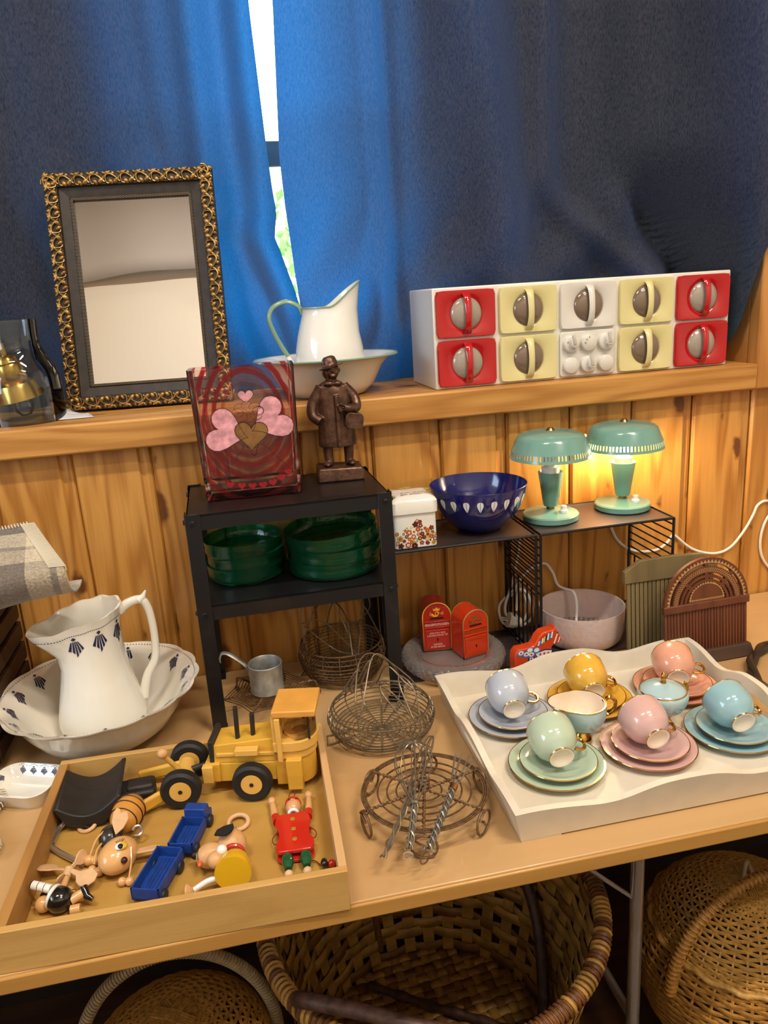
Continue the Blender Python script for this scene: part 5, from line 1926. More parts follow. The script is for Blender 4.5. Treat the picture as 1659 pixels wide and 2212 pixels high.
def quad(g, p, f, n=6):
    """A four-cornered print patch laid on a curved wall in N strips."""
    (ax_, ay), (bx_, by), (cx_, cy), (dx_, dy) = p
    g.grid(lambda u, v: f((ax_ * (1 - u) + bx_ * u) * (1 - v) + (dx_ * (1 - u) + cx_ * u) * v, (ay * (1 - u) + by * u) * (1 - v) + (dy * (1 - u) + cy * u) * v), 1, n)


wb = thing('wash_bowl', 'large white china wash bowl with scalloped navy-printed rim', 'bowl', (-0.297, -0.214, TT))
wo = [(0.0, 0.0), (0.062, 0.0), (0.068, 0.003), (0.090, 0.012), (0.118, 0.034), (0.139, 0.064), (0.153, 0.092), (0.164, 0.103), (0.1735, 0.108)]
wi = [(0.1740, 0.111), (0.163, 0.1065), (0.150, 0.096), (0.135, 0.067), (0.114, 0.038), (0.088, 0.017), (0.064, 0.0085), (0.0, 0.0075)]


def scal(t):
    return 0.0045 * abs(cos(8 * t)) - 0.0015


def wb_r(t, i, r):
    return r + scal(t) * sm(0.135, 0.172, r)


obj('bowl_body', G().lathe(wo + wi, 192, rfun=wb_r), CHINA, parent=wb, smooth=60)


def wb_in(q, t):
    """Inner wall: q = distance below the rim along the wall."""
    z = 0.1105 - q
    r = linterp(z, [p[1] for p in wi[::-1]], [p[0] for p in wi[::-1]])
    return r


def wall_pt(t, q):
    zs = [(0.1740, 0.111), (0.163, 0.1065), (0.150, 0.096), (0.135, 0.067)]
    # walk down the inner profile by arc length q
    for (r0, z0), (r1, z1) in zip(zs, zs[1:]):
        l = sqrt((r1 - r0) ** 2 + (z1 - z0) ** 2)
        if q <= l:
            k = q / l
            r, z = r0 + (r1 - r0) * k, z0 + (z1 - z0) * k
            break
        q -= l
    r += scal(t) * sm(0.135, 0.172, r) - 0.0011
    return (r * cos(t), r * sin(t), z + 0.0009)


g = G()
for k in range(16):
    t0 = 2 * pi * (k + 0.5) / 16
    for p in motif(0.0235):
        quad(g, p, lambda x, y: wall_pt(t0 + x / 0.155, 0.012 - y))
nd = 176
for k in range(nd):
    t = 2 * pi * k / nd
    g.fan([wall_pt(t + 0.0011 * cos(a) / 0.165, 0.0085 + 0.003 * abs(cos(8 * t)) - 0.003 + 0.0011 * sin(a)) for a in [2 * pi * i / 6 for i in range(6)]])
obj('navy_print', g, NAVYP, parent=wb, smooth=0, kind='stuff')

wj = thing('wash_jug', 'tall white china wash jug with navy fan motifs, standing in the bowl', 'jug', (-0.303, -0.196, TT + 0.0095), rz=0.0)
jp = [(0.058, 0.0), (0.069, 0.004), (0.0755, 0.016), (0.0775, 0.032), (0.0755, 0.050), (0.070, 0.075), (0.0635, 0.105), (0.0575, 0.140), (0.0545, 0.170), (0.0545, 0.195), (0.0570, 0.215), (0.0600, 0.228), (0.0625, 0.236)]


def jug2(prof, n, spout_r, spout_z, ang):
    H = prof[-1][1]
    k = len(prof)

    def pt(t, i, inner):
        r, z = prof[i]
        w = sm(0.62 * H, H, z)
        c = cos(t - ang)
        s = max(0, c) ** 5
        rr = r + w * (spout_r * s) + w * w * 0.0008 * cos(10 * t)
        zz = z + w * (-spout_z * max(0, c) ** 2 + 0.010 * max(0, -c) + 0.0013 * cos(10 * t) * w)
        if inner:
            rr = max(0.0, rr - 0.0045)
            if i == k - 1:
                zz -= 0.0005
        return (rr * cos(t), rr * sin(t), zz)
    g = G()
    vs = [pt(2 * pi * j / n, i, s) for s in (0, 1) for i in range(k) for j in range(n)]
    fs = []
    for s in (0, 1):
        o = s * k * n
        for i in range(1 if s else 0, k - 1):
            for j in range(n):
                q = (o + i * n + j, o + i * n + (j + 1) % n, o + (i + 1) * n + (j + 1) % n, o + (i + 1) * n + j)
                fs.append(q[::-1] if s else q)
    for j in range(n):
        a, b = (k - 1) * n + j, (k - 1) * n + (j + 1) % n
        fs.append((a, b, b + k * n, a + k * n))
    fs.append(tuple(range(n - 1, -1, -1)))
    fs.append(tuple(k * n + n + j for j in range(n)))
    g.add(vs, fs)
    return g, pt, k


ANG = radians(200)
gj, jpt, jk = jug2(jp, 80, 0.040, 0.016, ANG)
obj('jug_body', gj, CHINA, parent=wj, smooth=60)


def jsurf(t, z):
    """Outer wall point at height z (before spout lift)."""
    zs = [p[1] for p in jp]
    for i in range(len(zs) - 1):
        if z <= zs[i + 1]:
            k = (z - zs[i]) / (zs[i + 1] - zs[i])
            a, b = Vector(jpt(t, i, 0)), Vector(jpt(t, i + 1, 0))
            p = a * (1 - k) + b * k
            n = Vector((p.x, p.y, 0)).normalized()
            return tuple(p + n * 0.0008)
    return jpt(t, len(zs) - 1, 0)


g = G()
for td in (-138, -104, -62, -20, 20, 62, 100, 140, 178):
    t0 = radians(td)
    if abs((td - 200 + 180) % 360 - 180) < 24:
        continue
    for p in motif(0.0255):
        quad(g, p, lambda x, y: jsurf(t0 + x / 0.058, 0.217 + y))
for k in range(110):
    t = 2 * pi * k / 110
    g.fan([jsurf(t + 0.0011 * cos(a) / 0.058, 0.2205 + 0.0011 * sin(a)) for a in [2 * pi * i / 6 for i in range(6)]])
obj('navy_print', g, NAVYP, parent=wj, smooth=0, kind='stuff')
hd = radians(10)
hp = spline([(0.055, 0, 0.226), (0.074, 0, 0.238), (0.096, 0, 0.240), (0.106, 0, 0.222), (0.110, 0, 0.185), (0.109, 0, 0.145), (0.104, 0, 0.118), (0.088, 0, 0.092), (0.080, 0, 0.070), (0.074, 0, 0.048)], 8)
obj('handle', G().tube(hp, lambda t: 0.0095 - 0.0022 * sin(pi * t), 12, M=RZ(10), flat=0.8), CHINA, parent=wj, smooth=60)
obj('thumb_rest', G().tube([(0.092, 0, 0.240), (0.102, 0, 0.246), (0.107, 0, 0.256)], lambda t: 0.009 - 0.0075 * t, 10, M=RZ(10)), CHINA, parent=wj, smooth=60)

# ---------------------------------------------------------------- soap dish
sd_ = thing('soap_dish', 'white china soap dish with navy motifs, in front of the wash bowl', 'soap dish', (-0.408, -0.357, TT), rz=radians(-22))
g = G()
n = 40
secs = [(0.090, 0.064, 0.020, 0.0), (0.098, 0.072, 0.022, 0.010), (0.112, 0.088, 0.026, 0.026), (0.116, 0.092, 0.028, 0.030), (0.112, 0.088, 0.026, 0.0305), (0.094, 0.070, 0.022, 0.013), (0.080, 0.056, 0.016, 0.008)]
rings = [[(x, y, z) for x, y in rrect(a, b, c, 6)] for a, b, c, z in secs]
m_ = len(rings[0])
vs = [p for q in rings for p in q]
fs = [(k * m_ + i, k * m_ + (i + 1) % m_, (k + 1) * m_ + (i + 1) % m_, (k + 1) * m_ + i) for k in range(len(rings) - 1) for i in range(m_)]
fs += [tuple(range(m_ - 1, -1, -1)), tuple((len(rings) - 1) * m_ + i for i in range(m_))]
obj('dish', g.add(vs, fs), CHINA, parent=sd_, smooth=50)
g = G()
for y in (-0.016, 0.016):
    g.tube([(-0.040, y, 0.008), (0.040, y, 0.008)], 0.003, 8)
obj('rib', g, CHINA, parent=sd_, kind='stuff')
g = G()


def dish_wall(u, q):
    # far long wall, q from rim down
    y0, z0, y1, z1 = 0.043, 0.0303, 0.0352, 0.0135
    k = q / 0.0185
    return (u, y0 + (y1 - y0) * k - 0.0006, z0 + (z1 - z0) * k + 0.0006)


for u in (-0.030, -0.010, 0.010, 0.030):
    for p in motif(0.0115):
        g.fan([dish_wall(u + x, 0.004 - y * 0.75) for x, y in p])
    for dx, dq in ((-0.007, 0.0035), (-0.0035, 0.002), (0.0, 0.001), (0.0035, 0.002), (0.007, 0.0035)):
        g.fan([dish_wall(u + dx + 0.0007 * cos(a), dq + 0.0007 * sin(a)) for a in [2 * pi * i / 6 for i in range(6)]])
for v in (-0.015, 0.012):
    for p in motif(0.0105):
        g.fan([(-0.0552 + (0.004 - y * 0.75) / 0.0185 * 0.0085, v + x, 0.031 - (0.004 - y * 0.75) * 0.9) for x, y in p])
obj('navy_print', g, NAVYP, parent=sd_, smooth=0, kind='stuff')

# ---------------------------------------------------------------- dark crate with a folded plaid blanket on it
CRATE = wood('dark_crate_wood', '4a2e1a', '2c190d', axis='X', rough=0.6)
ct = thing('slatted_crate', 'dark slatted wooden crate at the left edge, under the plaid blanket', 'crate', (-0.64, -0.14, TT))
for sx in (-1, 1):
    for sy in (-1, 1):
        obj('corner_post', G().box2((sx * 0.15 - 0.012, sy * 0.11 - 0.012, 0), (sx * 0.15 + 0.012, sy * 0.11 + 0.012, 0.273)), CRATE, parent=ct, bevel=0.002)
for k in range(6):
    z = 0.015 + 0.043 * k
    for sy in (-1, 1):
        obj('slat', G().box2((-0.17, sy * 0.128 - 0.005, z), (0.17, sy * 0.128 + 0.005, z + 0.030)), CRATE, parent=ct, bevel=0.0015)
    for sx in (-1, 1):
        obj('slat', G().box2((sx * 0.168 - 0.005, -0.122, z), (sx * 0.168 + 0.005, 0.122, z + 0.030)), CRATE, parent=ct, bevel=0.0015)
obj('lid_board', G().box2((-0.175, -0.135, 0.273), (0.175, 0.135, 0.285)), CRATE, parent=ct, bevel=0.002)


def plaid_material():
    m = bpy.data.materials.new('grey_plaid_wool')
    m.use_nodes = True
    nt = m.node_tree
    N, L = nt.nodes, nt.links
    b = N['Principled BSDF']
    b.inputs['Roughness'].default_value = 0.95
    b.inputs['Sheen Weight'].default_value = 0.5
    b.inputs['Specular IOR Level'].default_value = 0.05
    at = N.new('ShaderNodeTexCoord')
    sp = N.new('ShaderNodeSeparateXYZ')
    L.new(at.outputs['UV'], sp.inputs[0])
    n = N.new('ShaderNodeTexNoise')
    n.inputs['Scale'].default_value = 260
    n.inputs['Detail'].default_value = 4
    L.new(at.outputs['Object'], n.inputs['Vector'])

    def stripes(sock, off):
        a = N.new('ShaderNodeMath')
        a.operation = 'ADD'
        a.inputs[1].default_value = off
        L.new(sock, a.inputs[0])
        w = N.new('ShaderNodeMath')
        w.operation = 'FRACT'
        L.new(a.outputs[0], w.inputs[0])
        r = N.new('ShaderNodeValToRGB')
        r.color_ramp.interpolation = 'CONSTANT'
        e = r.color_ramp.elements
        e[0].position, e[0].color = 0.0, (*lin('6e6257'), 1)
        e[1].position, e[1].color = 0.30, (*lin('c4b496'), 1)
        for p, c in ((0.55, '8c8072'), (0.62, 'd6c6a4'), (0.92, '5e5348')):
            q = r.color_ramp.elements.new(p)
            q.color = (*lin(c), 1)
        L.new(w.outputs[0], r.inputs['Fac'])
        return r.outputs['Color']
    mx = N.new('ShaderNodeMix')
    mx.data_type = 'RGBA'
    mx.inputs[0].default_value = 0.5
    L.new(stripes(sp.outputs[0], 0.1), mx.inputs[6])
    L.new(stripes(sp.outputs[1], 0.35), mx.inputs[7])
    hs = N.new('ShaderNodeMix')
    hs.data_type = 'RGBA'
    hs.blend_type = 'OVERLAY'
    hs.inputs[0].default_value = 0.75
    L.new(mx.outputs[2], hs.inputs[6])
    L.new(n.outputs['Fac'], hs.inputs[7])
    L.new(hs.outputs[2], b.inputs['Base Color'])
    bp = N.new('ShaderNodeBump')
    bp.inputs['Strength'].default_value = 0.9
    bp.inputs['Distance'].default_value = 0.002
    L.new(n.outputs['Fac'], bp.inputs['Height'])
    L.new(bp.outputs['Normal'], b.inputs['Normal'])
    return m


PLAID = plaid_material()


def uvmap(o, fun):
    me = o.data
    uv = me.uv_layers.new(name='cloth')
    for l in me.loops:
        uv.data[l.index].uv = fun(me.vertices[l.vertex_index].co)


bl = thing('plaid_blanket', 'folded grey and cream plaid wool blanket with stitched edge, draped over the crate', 'blanket', (-0.56, -0.20, TT + 0.285))
# a folded corner sagging off the crate towards the viewer's right
A, B, C_, D_ = Vector((-0.26, -0.10, 0.010)), Vector((0.262, -0.10, 0.072)), Vector((0.185, 0.05, 0.118)), Vector((-0.26, 0.05, 0.130))


def blank(u, v):
    p = A * (1 - u) * (1 - v) + B * u * (1 - v) + C_ * u * v + D_ * (1 - u) * v
    p = p + Vector((0, 0, 0.018 * sin(pi * v) * (1 - 0.6 * u) + 0.006 * sin(u * 9 + v * 4)))
    return p


def blank2(u, v):
    # closed fold: upper layer then rounded lower edge going back under
    if v > 0.16:
        return tuple(blank(u, (v - 0.16) / 0.84))
    k = v / 0.16
    p = blank(u, 0.0)
    a = pi / 2 + pi * (1 - k)
    return tuple(p + Vector((0, 0.026 + 0.028 * cos(a) * -1 - 0.026, -0.030 + 0.030 * sin(a - pi / 2 + pi / 2))) if False else p + Vector((0, 0.10 * (1 - k) ** 2, -0.055 * sin(pi * (1 - k) * 0.55))))


g = G().grid(blank2, 48, 40)
cl = obj('cloth', g, PLAID, parent=bl, smooth=180, solid=0.007)
uvmap(cl, lambda c: (c.x * 6.5 + c.y * 1.0, c.y * 5.5 + c.z * 4.0))
STITCH = pbr('cream_wool_yarn', 'd9cdb4', 0.9)
g = G()
for i in range(40):
    v = 0.04 + 0.92 * i / 39
    p, q = blank(1.0, v), blank(0.955, v)
    g.tube([p + Vector((0.003, 0, -0.003)), p + Vector((0.003, 0, 0.005)), q + Vector((0, 0, 0.006))], 0.0011, 5)
for i in range(60):
    u = 0.30 + 0.68 * i / 59
    p, q = blank(u, 1.0), blank(u, 0.93)
    g.tube([p + Vector((0, 0.003, -0.003)), p + Vector((0, 0.003, 0.005)), q + Vector((0, 0, 0.006))], 0.0011, 5)
obj('blanket_stitching', g, STITCH, parent=bl, kind='stuff')

b2 = thing('wool_throw', 'corner of a grey wool throw lying at the left edge of the table', 'blanket', (-0.55, -0.42, TT))
g = G().grid(lambda u, v: (-0.16 + (0.29 - 0.03 * v + 0.01 * sin(9 * v)) * u, -0.10 + 0.17 * v, 0.012 + 0.014 * sin(pi * min(1, u * 1.02)) + 0.003 * sin(22 * u + 7 * v)), 24, 20)
cl = obj('cloth', g, PLAID, parent=b2, smooth=180, solid=0.008)
uvmap(cl, lambda c: (c.x * 5 + 0.3, c.y * 5))
g = G()
for i in range(26):
    v = 0.02 + 0.96 * i / 25
    x, y = -0.16 + 0.29 - 0.03 * v + 0.01 * sin(9 * v), -0.10 + 0.17 * v
    g.tube([(x - 0.014, y, 0.0185), (x + 0.003, y, 0.017), (x + 0.004, y, 0.009)], 0.0012, 5)
obj('blanket_stitching', g, STITCH, parent=b2, kind='stuff')
# ================================================================ DRAWER FULL OF WOODEN TOYS
DRW = wood('drawer_wood', 'c49a58', 'a87a3c', axis='X', rings=14, grain=40, rough=0.5, contrast=0.6)
DRW_D = wood('drawer_side_wood', 'b08044', '86562a', axis='Y', rings=14, grain=40, rough=0.5, contrast=0.7)
bx = thing('toy_box', 'shallow open wooden drawer full of toys at the front of the table', 'drawer', (-0.135, -0.553, TT), rz=radians(-1.6))
BX, BY, BT = 0.213, 0.182, 0.011
obj('front_board', G().box2((-BX, -BY, 0.0), (BX, -BY + BT, 0.060)), DRW, parent=bx, bevel=0.0012)
obj('back_board', G().box2((-BX, BY - BT, 0.0), (BX, BY, 0.058)), DRW, parent=bx, bevel=0.0012)
obj('side_board', G().box2((-BX, -BY + BT, 0.0), (-BX + BT + 0.003, BY - BT, 0.058)), DRW_D, parent=bx, bevel=0.0012)
obj('side_board', G().box2((BX - BT, -BY + BT, 0.0), (BX, BY - BT, 0.058)), wood('pale_side_wood', 'd2ab78', 'b98e58', axis='Y', rough=0.5, contrast=0.6), parent=bx, bevel=0.0012)
obj('bottom_panel', G().box2((-BX + BT, -BY + BT, 0.004), (BX - BT, BY - BT, 0.011)), wood('drawer_bottom', 'b98e44', 'a5792f', axis='X', rough=0.6, contrast=0.35), parent=bx)
DF = TT + 0.0115
YW = wood('yellow_stained_wood', 'd8a63c', 'b98426', axis='X', rings=18, grain=30, rough=0.4, contrast=0.4)
YW2 = wood('light_yellow_wood', 'e0b058', 'c8933a', axis='X', rings=18, grain=30, rough=0.4, contrast=0.4)
BLKW = wood('black_stained_wood', '2c2724', '191615', axis='X', rings=18, grain=40, rough=0.55, contrast=0.8)
RUB = pbr('black_wooden_tyre', '1a1918', 0.6, bump=0.1)
NATW = pbr('natural_wood', 'd2a06a', 0.4, mottled=0.1, mscale=60)
NATW_L = pbr('pale_natural_wood', 'dab084', 0.45, mottled=0.1, mscale=60)

# ---------------------------------------------------------------- the yellow toy loader
tr = thing('toy_loader', 'big yellow wooden toy loader with cab, black tyres and black bucket', 'toy vehicle', (0.006, -0.454, DF), rz=radians(-13))
obj('chassis', G().box2((-0.102, -0.030, 0.022), (0.004, 0.030, 0.054)), YW, parent=tr, bevel=0.0012)
g = G().add([(-0.098, -0.029, 0.054), (0.002, -0.029, 0.054), (0.002, 0.029, 0.054), (-0.098, 0.029, 0.054), (-0.096, -0.026, 0.084), (0.002, -0.027, 0.094), (0.002, 0.027, 0.094), (-0.096, 0.026, 0.084)],
            [(3, 2, 1, 0), (4, 5, 6, 7), (0, 1, 5, 4), (1, 2, 6, 5), (2, 3, 7, 6), (3, 0, 4, 7)])
obj('hood', g, YW, parent=tr, bevel=0.0015)
obj('hood_seam', G().box2((-0.092, -0.0305, 0.066), (0.000, 0.0305, 0.0715)), YW2, parent=tr, bevel=0.0008)
obj('radiator', G().box2((-0.104, -0.029, 0.054), (-0.096, 0.029, 0.092)), BLKW, parent=tr, bevel=0.0015)
obj('bumper', G().box2((-0.112, -0.034, 0.024), (-0.088, 0.034, 0.056)), YW, parent=tr, bevel=0.0015)
obj('bumper_block', G().box2((-0.115, -0.040, 0.026), (-0.098, -0.028, 0.054)), YW2, parent=tr, bevel=0.001)
obj('side_step', G().box2((-0.060, -0.042, 0.073), (-0.024, -0.028, 0.083)), YW2, parent=tr, bevel=0.001)


def rounded_back(x0, x1, hw, z0, z1, n=10):
    p = [(x0, -hw)] + [(x1 - hw + hw * cos(a), hw * sin(a)) for a in [-pi / 2 + pi * i / n for i in range(n + 1)]] + [(x0, hw)]
    return G().prism(p, z0, z1)


obj('cab_base', rounded_back(0.000, 0.060, 0.032, 0.014, 0.060), YW, parent=tr, bevel=0.001)
obj('cab_tier', rounded_back(0.000, 0.063, 0.034, 0.060, 0.074), YW2, parent=tr, bevel=0.001)
obj('cab_tier', rounded_back(0.000, 0.067, 0.037, 0.074, 0.090), YW2, parent=tr, bevel=0.001)
g = G()
n = 24
ri, ro = 0.014, 0.020
obj('seat_ring', G().lathe([(0.014, 0.090), (0.026, 0.090), (0.026, 0.0945), (0.014, 0.0945)], 28, T(0.038, 0.0, 0.0), closed=True), YW2, parent=tr)
obj('seat_well', G().lathe([(0.0, 0.0905), (0.014, 0.0905)], 28, T(0.038, 0, 0)), pbr('shaded_wood', 'b98a48', 0.6), parent=tr)
obj('cab_pillar_wall', G().box2((0.000, -0.034, 0.060), (0.012, 0.034, 0.134)), YW2, parent=tr, bevel=0.001)
obj('cab_pillar_post', G().box2((0.006, -0.039, 0.058), (0.014, -0.033, 0.132)), YW2, parent=tr, bevel=0.001)
obj('roof', G().box((0.036, 0, 0.1385), (0.068, 0.074, 0.011), None), pbr('orange_wood', 'd89a44', 0.4, mottled=0.1), parent=tr, bevel=0.002)
for x, y in ((0.056, -0.026), (0.056, 0.026), (0.040, 0.030)):
    obj('roof_post', G().cyl((x, y, 0.090), (x, y, 0.134), 0.0018, n=8), BLKW, parent=tr)
g = G()
g.grid(lambda u, v: (0.034 + 0.030 * cos(-pi / 2 + pi * u), 0.031 * sin(-pi / 2 + pi * u), 0.090 + 0.043 * v), 16, 1)
obj('windscreen', g, thin_glass('clear_plastic', 'f2efe6', 0.9), parent=tr, smooth=180)
obj('mudguard_block', G().box2((0.018, -0.042, 0.010), (0.042, -0.030, 0.062)), YW, parent=tr, bevel=0.0012)
for x, y, h in ((-0.060, -0.012, 0.142), (-0.036, -0.008, 0.128)):
    obj('exhaust', G().cyl((x, y, 0.084), (x + 0.002, y, h), 0.0038, n=12), BLKW, parent=tr, bevel=0.0006)


def wheel(parent, c, ax, R=0.031, w=0.020):
    q = Vector(ax).to_track_quat('Z', 'Y').to_matrix().to_4x4()
    M = T(*c) @ q
    k = obj('wheel', G().lathe([(0.016, -w / 2 + 0.002), (R - 0.004, -w / 2), (R, -w / 2 + 0.004), (R, w / 2 - 0.004), (R - 0.004, w / 2), (0.016, w / 2 - 0.002)], 40, M, closed=True), RUB, parent=parent)
    obj('hub_disc', G().lathe([(0.0, -w / 2 + 0.001), (0.0165, -w / 2 + 0.001), (0.0165, w / 2 - 0.001), (0.0, w / 2 - 0.001)], 32, M), YW2, parent=k)
    obj('axle_end', G().lathe([(0.0, w / 2 + 0.0004), (0.0032, w / 2), (0.0032, -w / 2), (0.0, -w / 2 - 0.0004)], 16, M), BLKW, parent=k)
    return k


wheel(tr, (-0.036, -0.046, 0.031), (0.02, -1, 0))
wheel(tr, (-0.036, 0.042, 0.031), (0.02, -1, 0))


# front axle, steering post, fork, black boom and bucket (given in world x/y, turned into the loader's frame)
def tl(x, y, z):
    a = radians(13)
    dx, dy = x - 0.006, y + 0.454
    return (dx * cos(a) - dy * sin(a), dx * sin(a) + dy * cos(a), z)


axd = (Vector(tl(-0.147, -0.485, 0)) - Vector(tl(-0.138, -0.397, 0))).normalized()
wheel(tr, tl(-0.148, -0.478, 0.0315), axd)
wheel(tr, tl(-0.138, -0.398, 0.0315), axd)
obj('axle_block', G().cyl(tl(-0.1455, -0.466, 0.0315), tl(-0.1405, -0.412, 0.0315), 0.014, n=20), YW2, parent=tr, bevel=0.002)
obj('draw_link', G().cyl(tl(-0.143, -0.440, 0.036), tl(-0.108, -0.432, 0.038), 0.005, n=10), BLKW, parent=tr)
obj('steering_post', G().cyl(tl(-0.148, -0.441, 0.036), tl(-0.170, -0.452, 0.078), 0.0042, n=12), YW2, parent=tr)
obj('steering_knob', G().ball(tl(-0.171, -0.4525, 0.082), 0.0085, 16, 12), NATW, parent=tr)
for y0, y1 in ((-0.464, -0.489), (-0.412, -0.400)):
    a, b = Vector(tl(-0.148, y0, 0.030)), Vector(tl(-0.212, y1, 0.016))
    d = (b - a)
    M = T(*((a + b) / 2)) @ d.to_track_quat('X', 'Z').to_matrix().to_4x4()
    obj('fork_arm', G().box((0, 0, 0), (d.length + 0.018, 0.009, 0.020), M), YW, parent=tr, bevel=0.004)
a, b = Vector(tl(-0.190, -0.447, 0.020)), Vector(tl(-0.258, -0.452, 0.022))
d = b - a
M = T(*((a + b) / 2)) @ d.to_track_quat('X', 'Z').to_matrix().to_4x4()
g = G().box((0, 0, -0.002), (d.length, 0.044, 0.026), M).box((-0.012, 0.0, 0.011), (d.length * 0.6, 0.028, 0.012), M)
obj('boom', g, BLKW, parent=tr, bevel=0.004)
# bucket: concave block extruded across the toy
prof_b = [(-0.050, 0.043), (-0.044, 0.044)] + [(-0.044 + 0.086 * i / 12, 0.044 - 0.022 * sin(pi * (i / 12) ** 0.95) + 0.003 * (i / 12)) for i in range(1, 12)] + [(0.042, 0.048), (0.047, 0.047), (0.038, 0.026), (0.018, 0.004), (-0.014, 0.001), (-0.036, 0.012)]
prof_b = prof_b[::-1]
g = G()
n = len(prof_b)
vs = [(x, -0.052, z) for x, z in prof_b] + [(x, 0.052, z) for x, z in prof_b]
fs = [(i, (i + 1) % n, n + (i + 1) % n, n + i) for i in range(n)] + [tuple(range(n - 1, -1, -1)), tuple(range(n, 2 * n))]
p0 = tl(-0.2825, -0.442, 0.0005)
obj('bucket', g.add(vs, fs, T(*p0) @ RZ(15)), BLKW, parent=tr, smooth=25, bevel=0.0015, bseg=1)

# ---------------------------------------------------------------- blue lorry and trailer
BLUEP = pbr('worn_blue_plastic', '1b3f8c', 0.45, mottled=0.2, mscale=90)
DKW = pbr('dark_wheel', '20242c', 0.5)
g_b = G


def bed(L, W, z0, h, t=0.0022):
    g = G().box2((-L / 2, -W / 2, z0), (L / 2, W / 2, z0 + t))
    g.box2((-L / 2, -W / 2, z0), (L / 2, -W / 2 + t, z0 + h)).box2((-L / 2, W / 2 - t, z0), (L / 2, W / 2, z0 + h))
    g.box2((-L / 2, -W / 2, z0), (-L / 2 + t, W / 2, z0 + h)).box2((L / 2 - t, -W / 2, z0), (L / 2, W / 2, z0 + h))
    for k in range(5):
        g.box2((-L / 2 + 0.006, -0.010 + 0.005 * k - 0.0007, z0 + t), (L / 2 - 0.006, -0.010 + 0.005 * k + 0.0007, z0 + t + 0.001))
    return g


ty = atan2(0.95, 0.30)
tk = thing('toy_lorry', 'blue toy lorry with open bed, in front of the loader', 'toy vehicle', (-0.132, -0.561, DF), rz=ty)
obj('load_bed', G().merge(bed(0.058, 0.036, 0.010, 0.016), T(-0.012, 0, 0)), BLUEP, parent=tk, smooth=0)
g = G().prism([(0.018, 0.006), (0.046, 0.006), (0.048, 0.020), (0.040, 0.024), (0.036, 0.036), (0.020, 0.036)], -0.016, 0.016, Matrix(((1, 0, 0, 0), (0, 0, 1, 0), (0, 1, 0, 0), (0, 0, 0, 1))))
obj('driver_cab', g, BLUEP, parent=tk, bevel=0.0015)
tl2 = thing('toy_trailer', 'blue toy trailer hitched behind the blue lorry', 'toy vehicle', (-0.171, -0.640, DF), rz=ty - 0.05)
obj('load_bed', bed(0.080, 0.039, 0.010, 0.017), BLUEP, parent=tl2, smooth=0)
obj('draw_bar', G().box2((0.040, -0.003, 0.010), (0.052, 0.003, 0.013)), BLUEP, parent=tl2)
for root, xs, hw in ((tk, (-0.028, 0.032), 0.017), (tl2, (-0.028, 0.024), 0.019)):
    for x in xs:
        for s in (-1, 1):
            obj('wheel', G().lathe([(0.0, -0.003), (0.0078, -0.003), (0.0085, -0.002), (0.0085, 0.002), (0.0078, 0.003), (0.003, 0.0035), (0.0, 0.0035)], 20, T(x, s * hw, 0.0085) @ RX(-90 * s)), DKW, parent=root)
        obj('axle', G().cyl((x, -hw, 0.0085), (x, hw, 0.0085), 0.0018, n=8), DKW, parent=root)

# ---------------------------------------------------------------- wooden bee
bee = thing('wooden_bee', 'wooden bee mobile lying on its side with striped barrel body and big eye', 'toy', (-0.232, -0.545, DF))
LACQ = pbr('golden_lacquered_wood', 'cf8f3c', 0.25, coat=0.5, mottled=0.12)
SKINW = pbr('peach_lacquered_wood', 'd9a468', 0.22, coat=0.5)
DGREY = pbr('charcoal_lacquer', '2f2c28', 0.25, coat=0.5)
DBRN = pbr('dark_brown_band', '3a1710', 0.4)
ax = Vector((0.30, 0.95, 0.03)).normalized()
qb = ax.to_track_quat('Z', 'Y').to_matrix().to_4x4()
Mb2 = T(-0.002, 0.012, 0.0235) @ qb
obj('barrel_body', G().lathe([(0.0, -0.002), (0.012, 0.0), (0.0185, 0.008), (0.0225, 0.022), (0.0232, 0.032), (0.0215, 0.043), (0.0165, 0.053), (0.008, 0.059), (0.0, 0.060)], 36, Mb2), LACQ, parent=bee, smooth=60)
for z, r in ((0.014, 0.0203), (0.028, 0.0232), (0.041, 0.0220)):
    obj('dark_band', G().torus(r, 0.0009, 40, 6, Mb2 @ T(0, 0, z), flat=1.5), DBRN, parent=bee)
obj('thorax', G().ball((-0.011, -0.006, 0.020), (0.018, 0.019, 0.0178), 24, 16), DGREY, parent=bee, smooth=60)
hc = Vector((0.004, -0.050, 0.0225))
hm = T(*hc) @ RZ(-30)
obj('head', G().ball((0, 0, 0), (0.0245, 0.030, 0.0220), 28, 18, hm), SKINW, parent=bee, smooth=60)
ec = hc + Vector((0.008, -0.007, 0.0195))
obj('eye_lid', G().ball(ec, (0.0085, 0.0078, 0.0042), 18, 10), pbr('yellow_eye_paint', 'd8b040', 0.25, coat=0.4), parent=bee)
obj('eye_white', G().ball(ec + Vector((-0.0025, -0.002, 0.0012)), (0.0062, 0.0068, 0.0038), 16, 10), pbr('eye_white_paint', 'e8e4d8', 0.2), parent=bee)
obj('pupil', G().ball(ec + Vector((-0.0005, -0.0045, 0.0028)), (0.0038, 0.0042, 0.0030), 14, 8), BLACKP, parent=bee)
g = G()
for k in range(5):
    a = radians(60 + 22 * k)
    g.tube([ec + Vector((-0.001 + 0.0045 * cos(a), 0.0045 * sin(a), 0.0045)), ec + Vector((0.0085 * cos(a), 0.0088 * sin(a), 0.005))], 0.0004, 4)
obj('eyelashes', g, BLACKP, parent=bee, kind='stuff')
obj('smile', G().tube(spline([hc + Vector((-0.016, -0.011, 0.0145)), hc + Vector((-0.012, -0.017, 0.0142)), hc + Vector((-0.006, -0.0195, 0.0145)), hc + Vector((-0.001, -0.019, 0.0155))], 5), 0.0006, 5), DBRN, parent=bee)
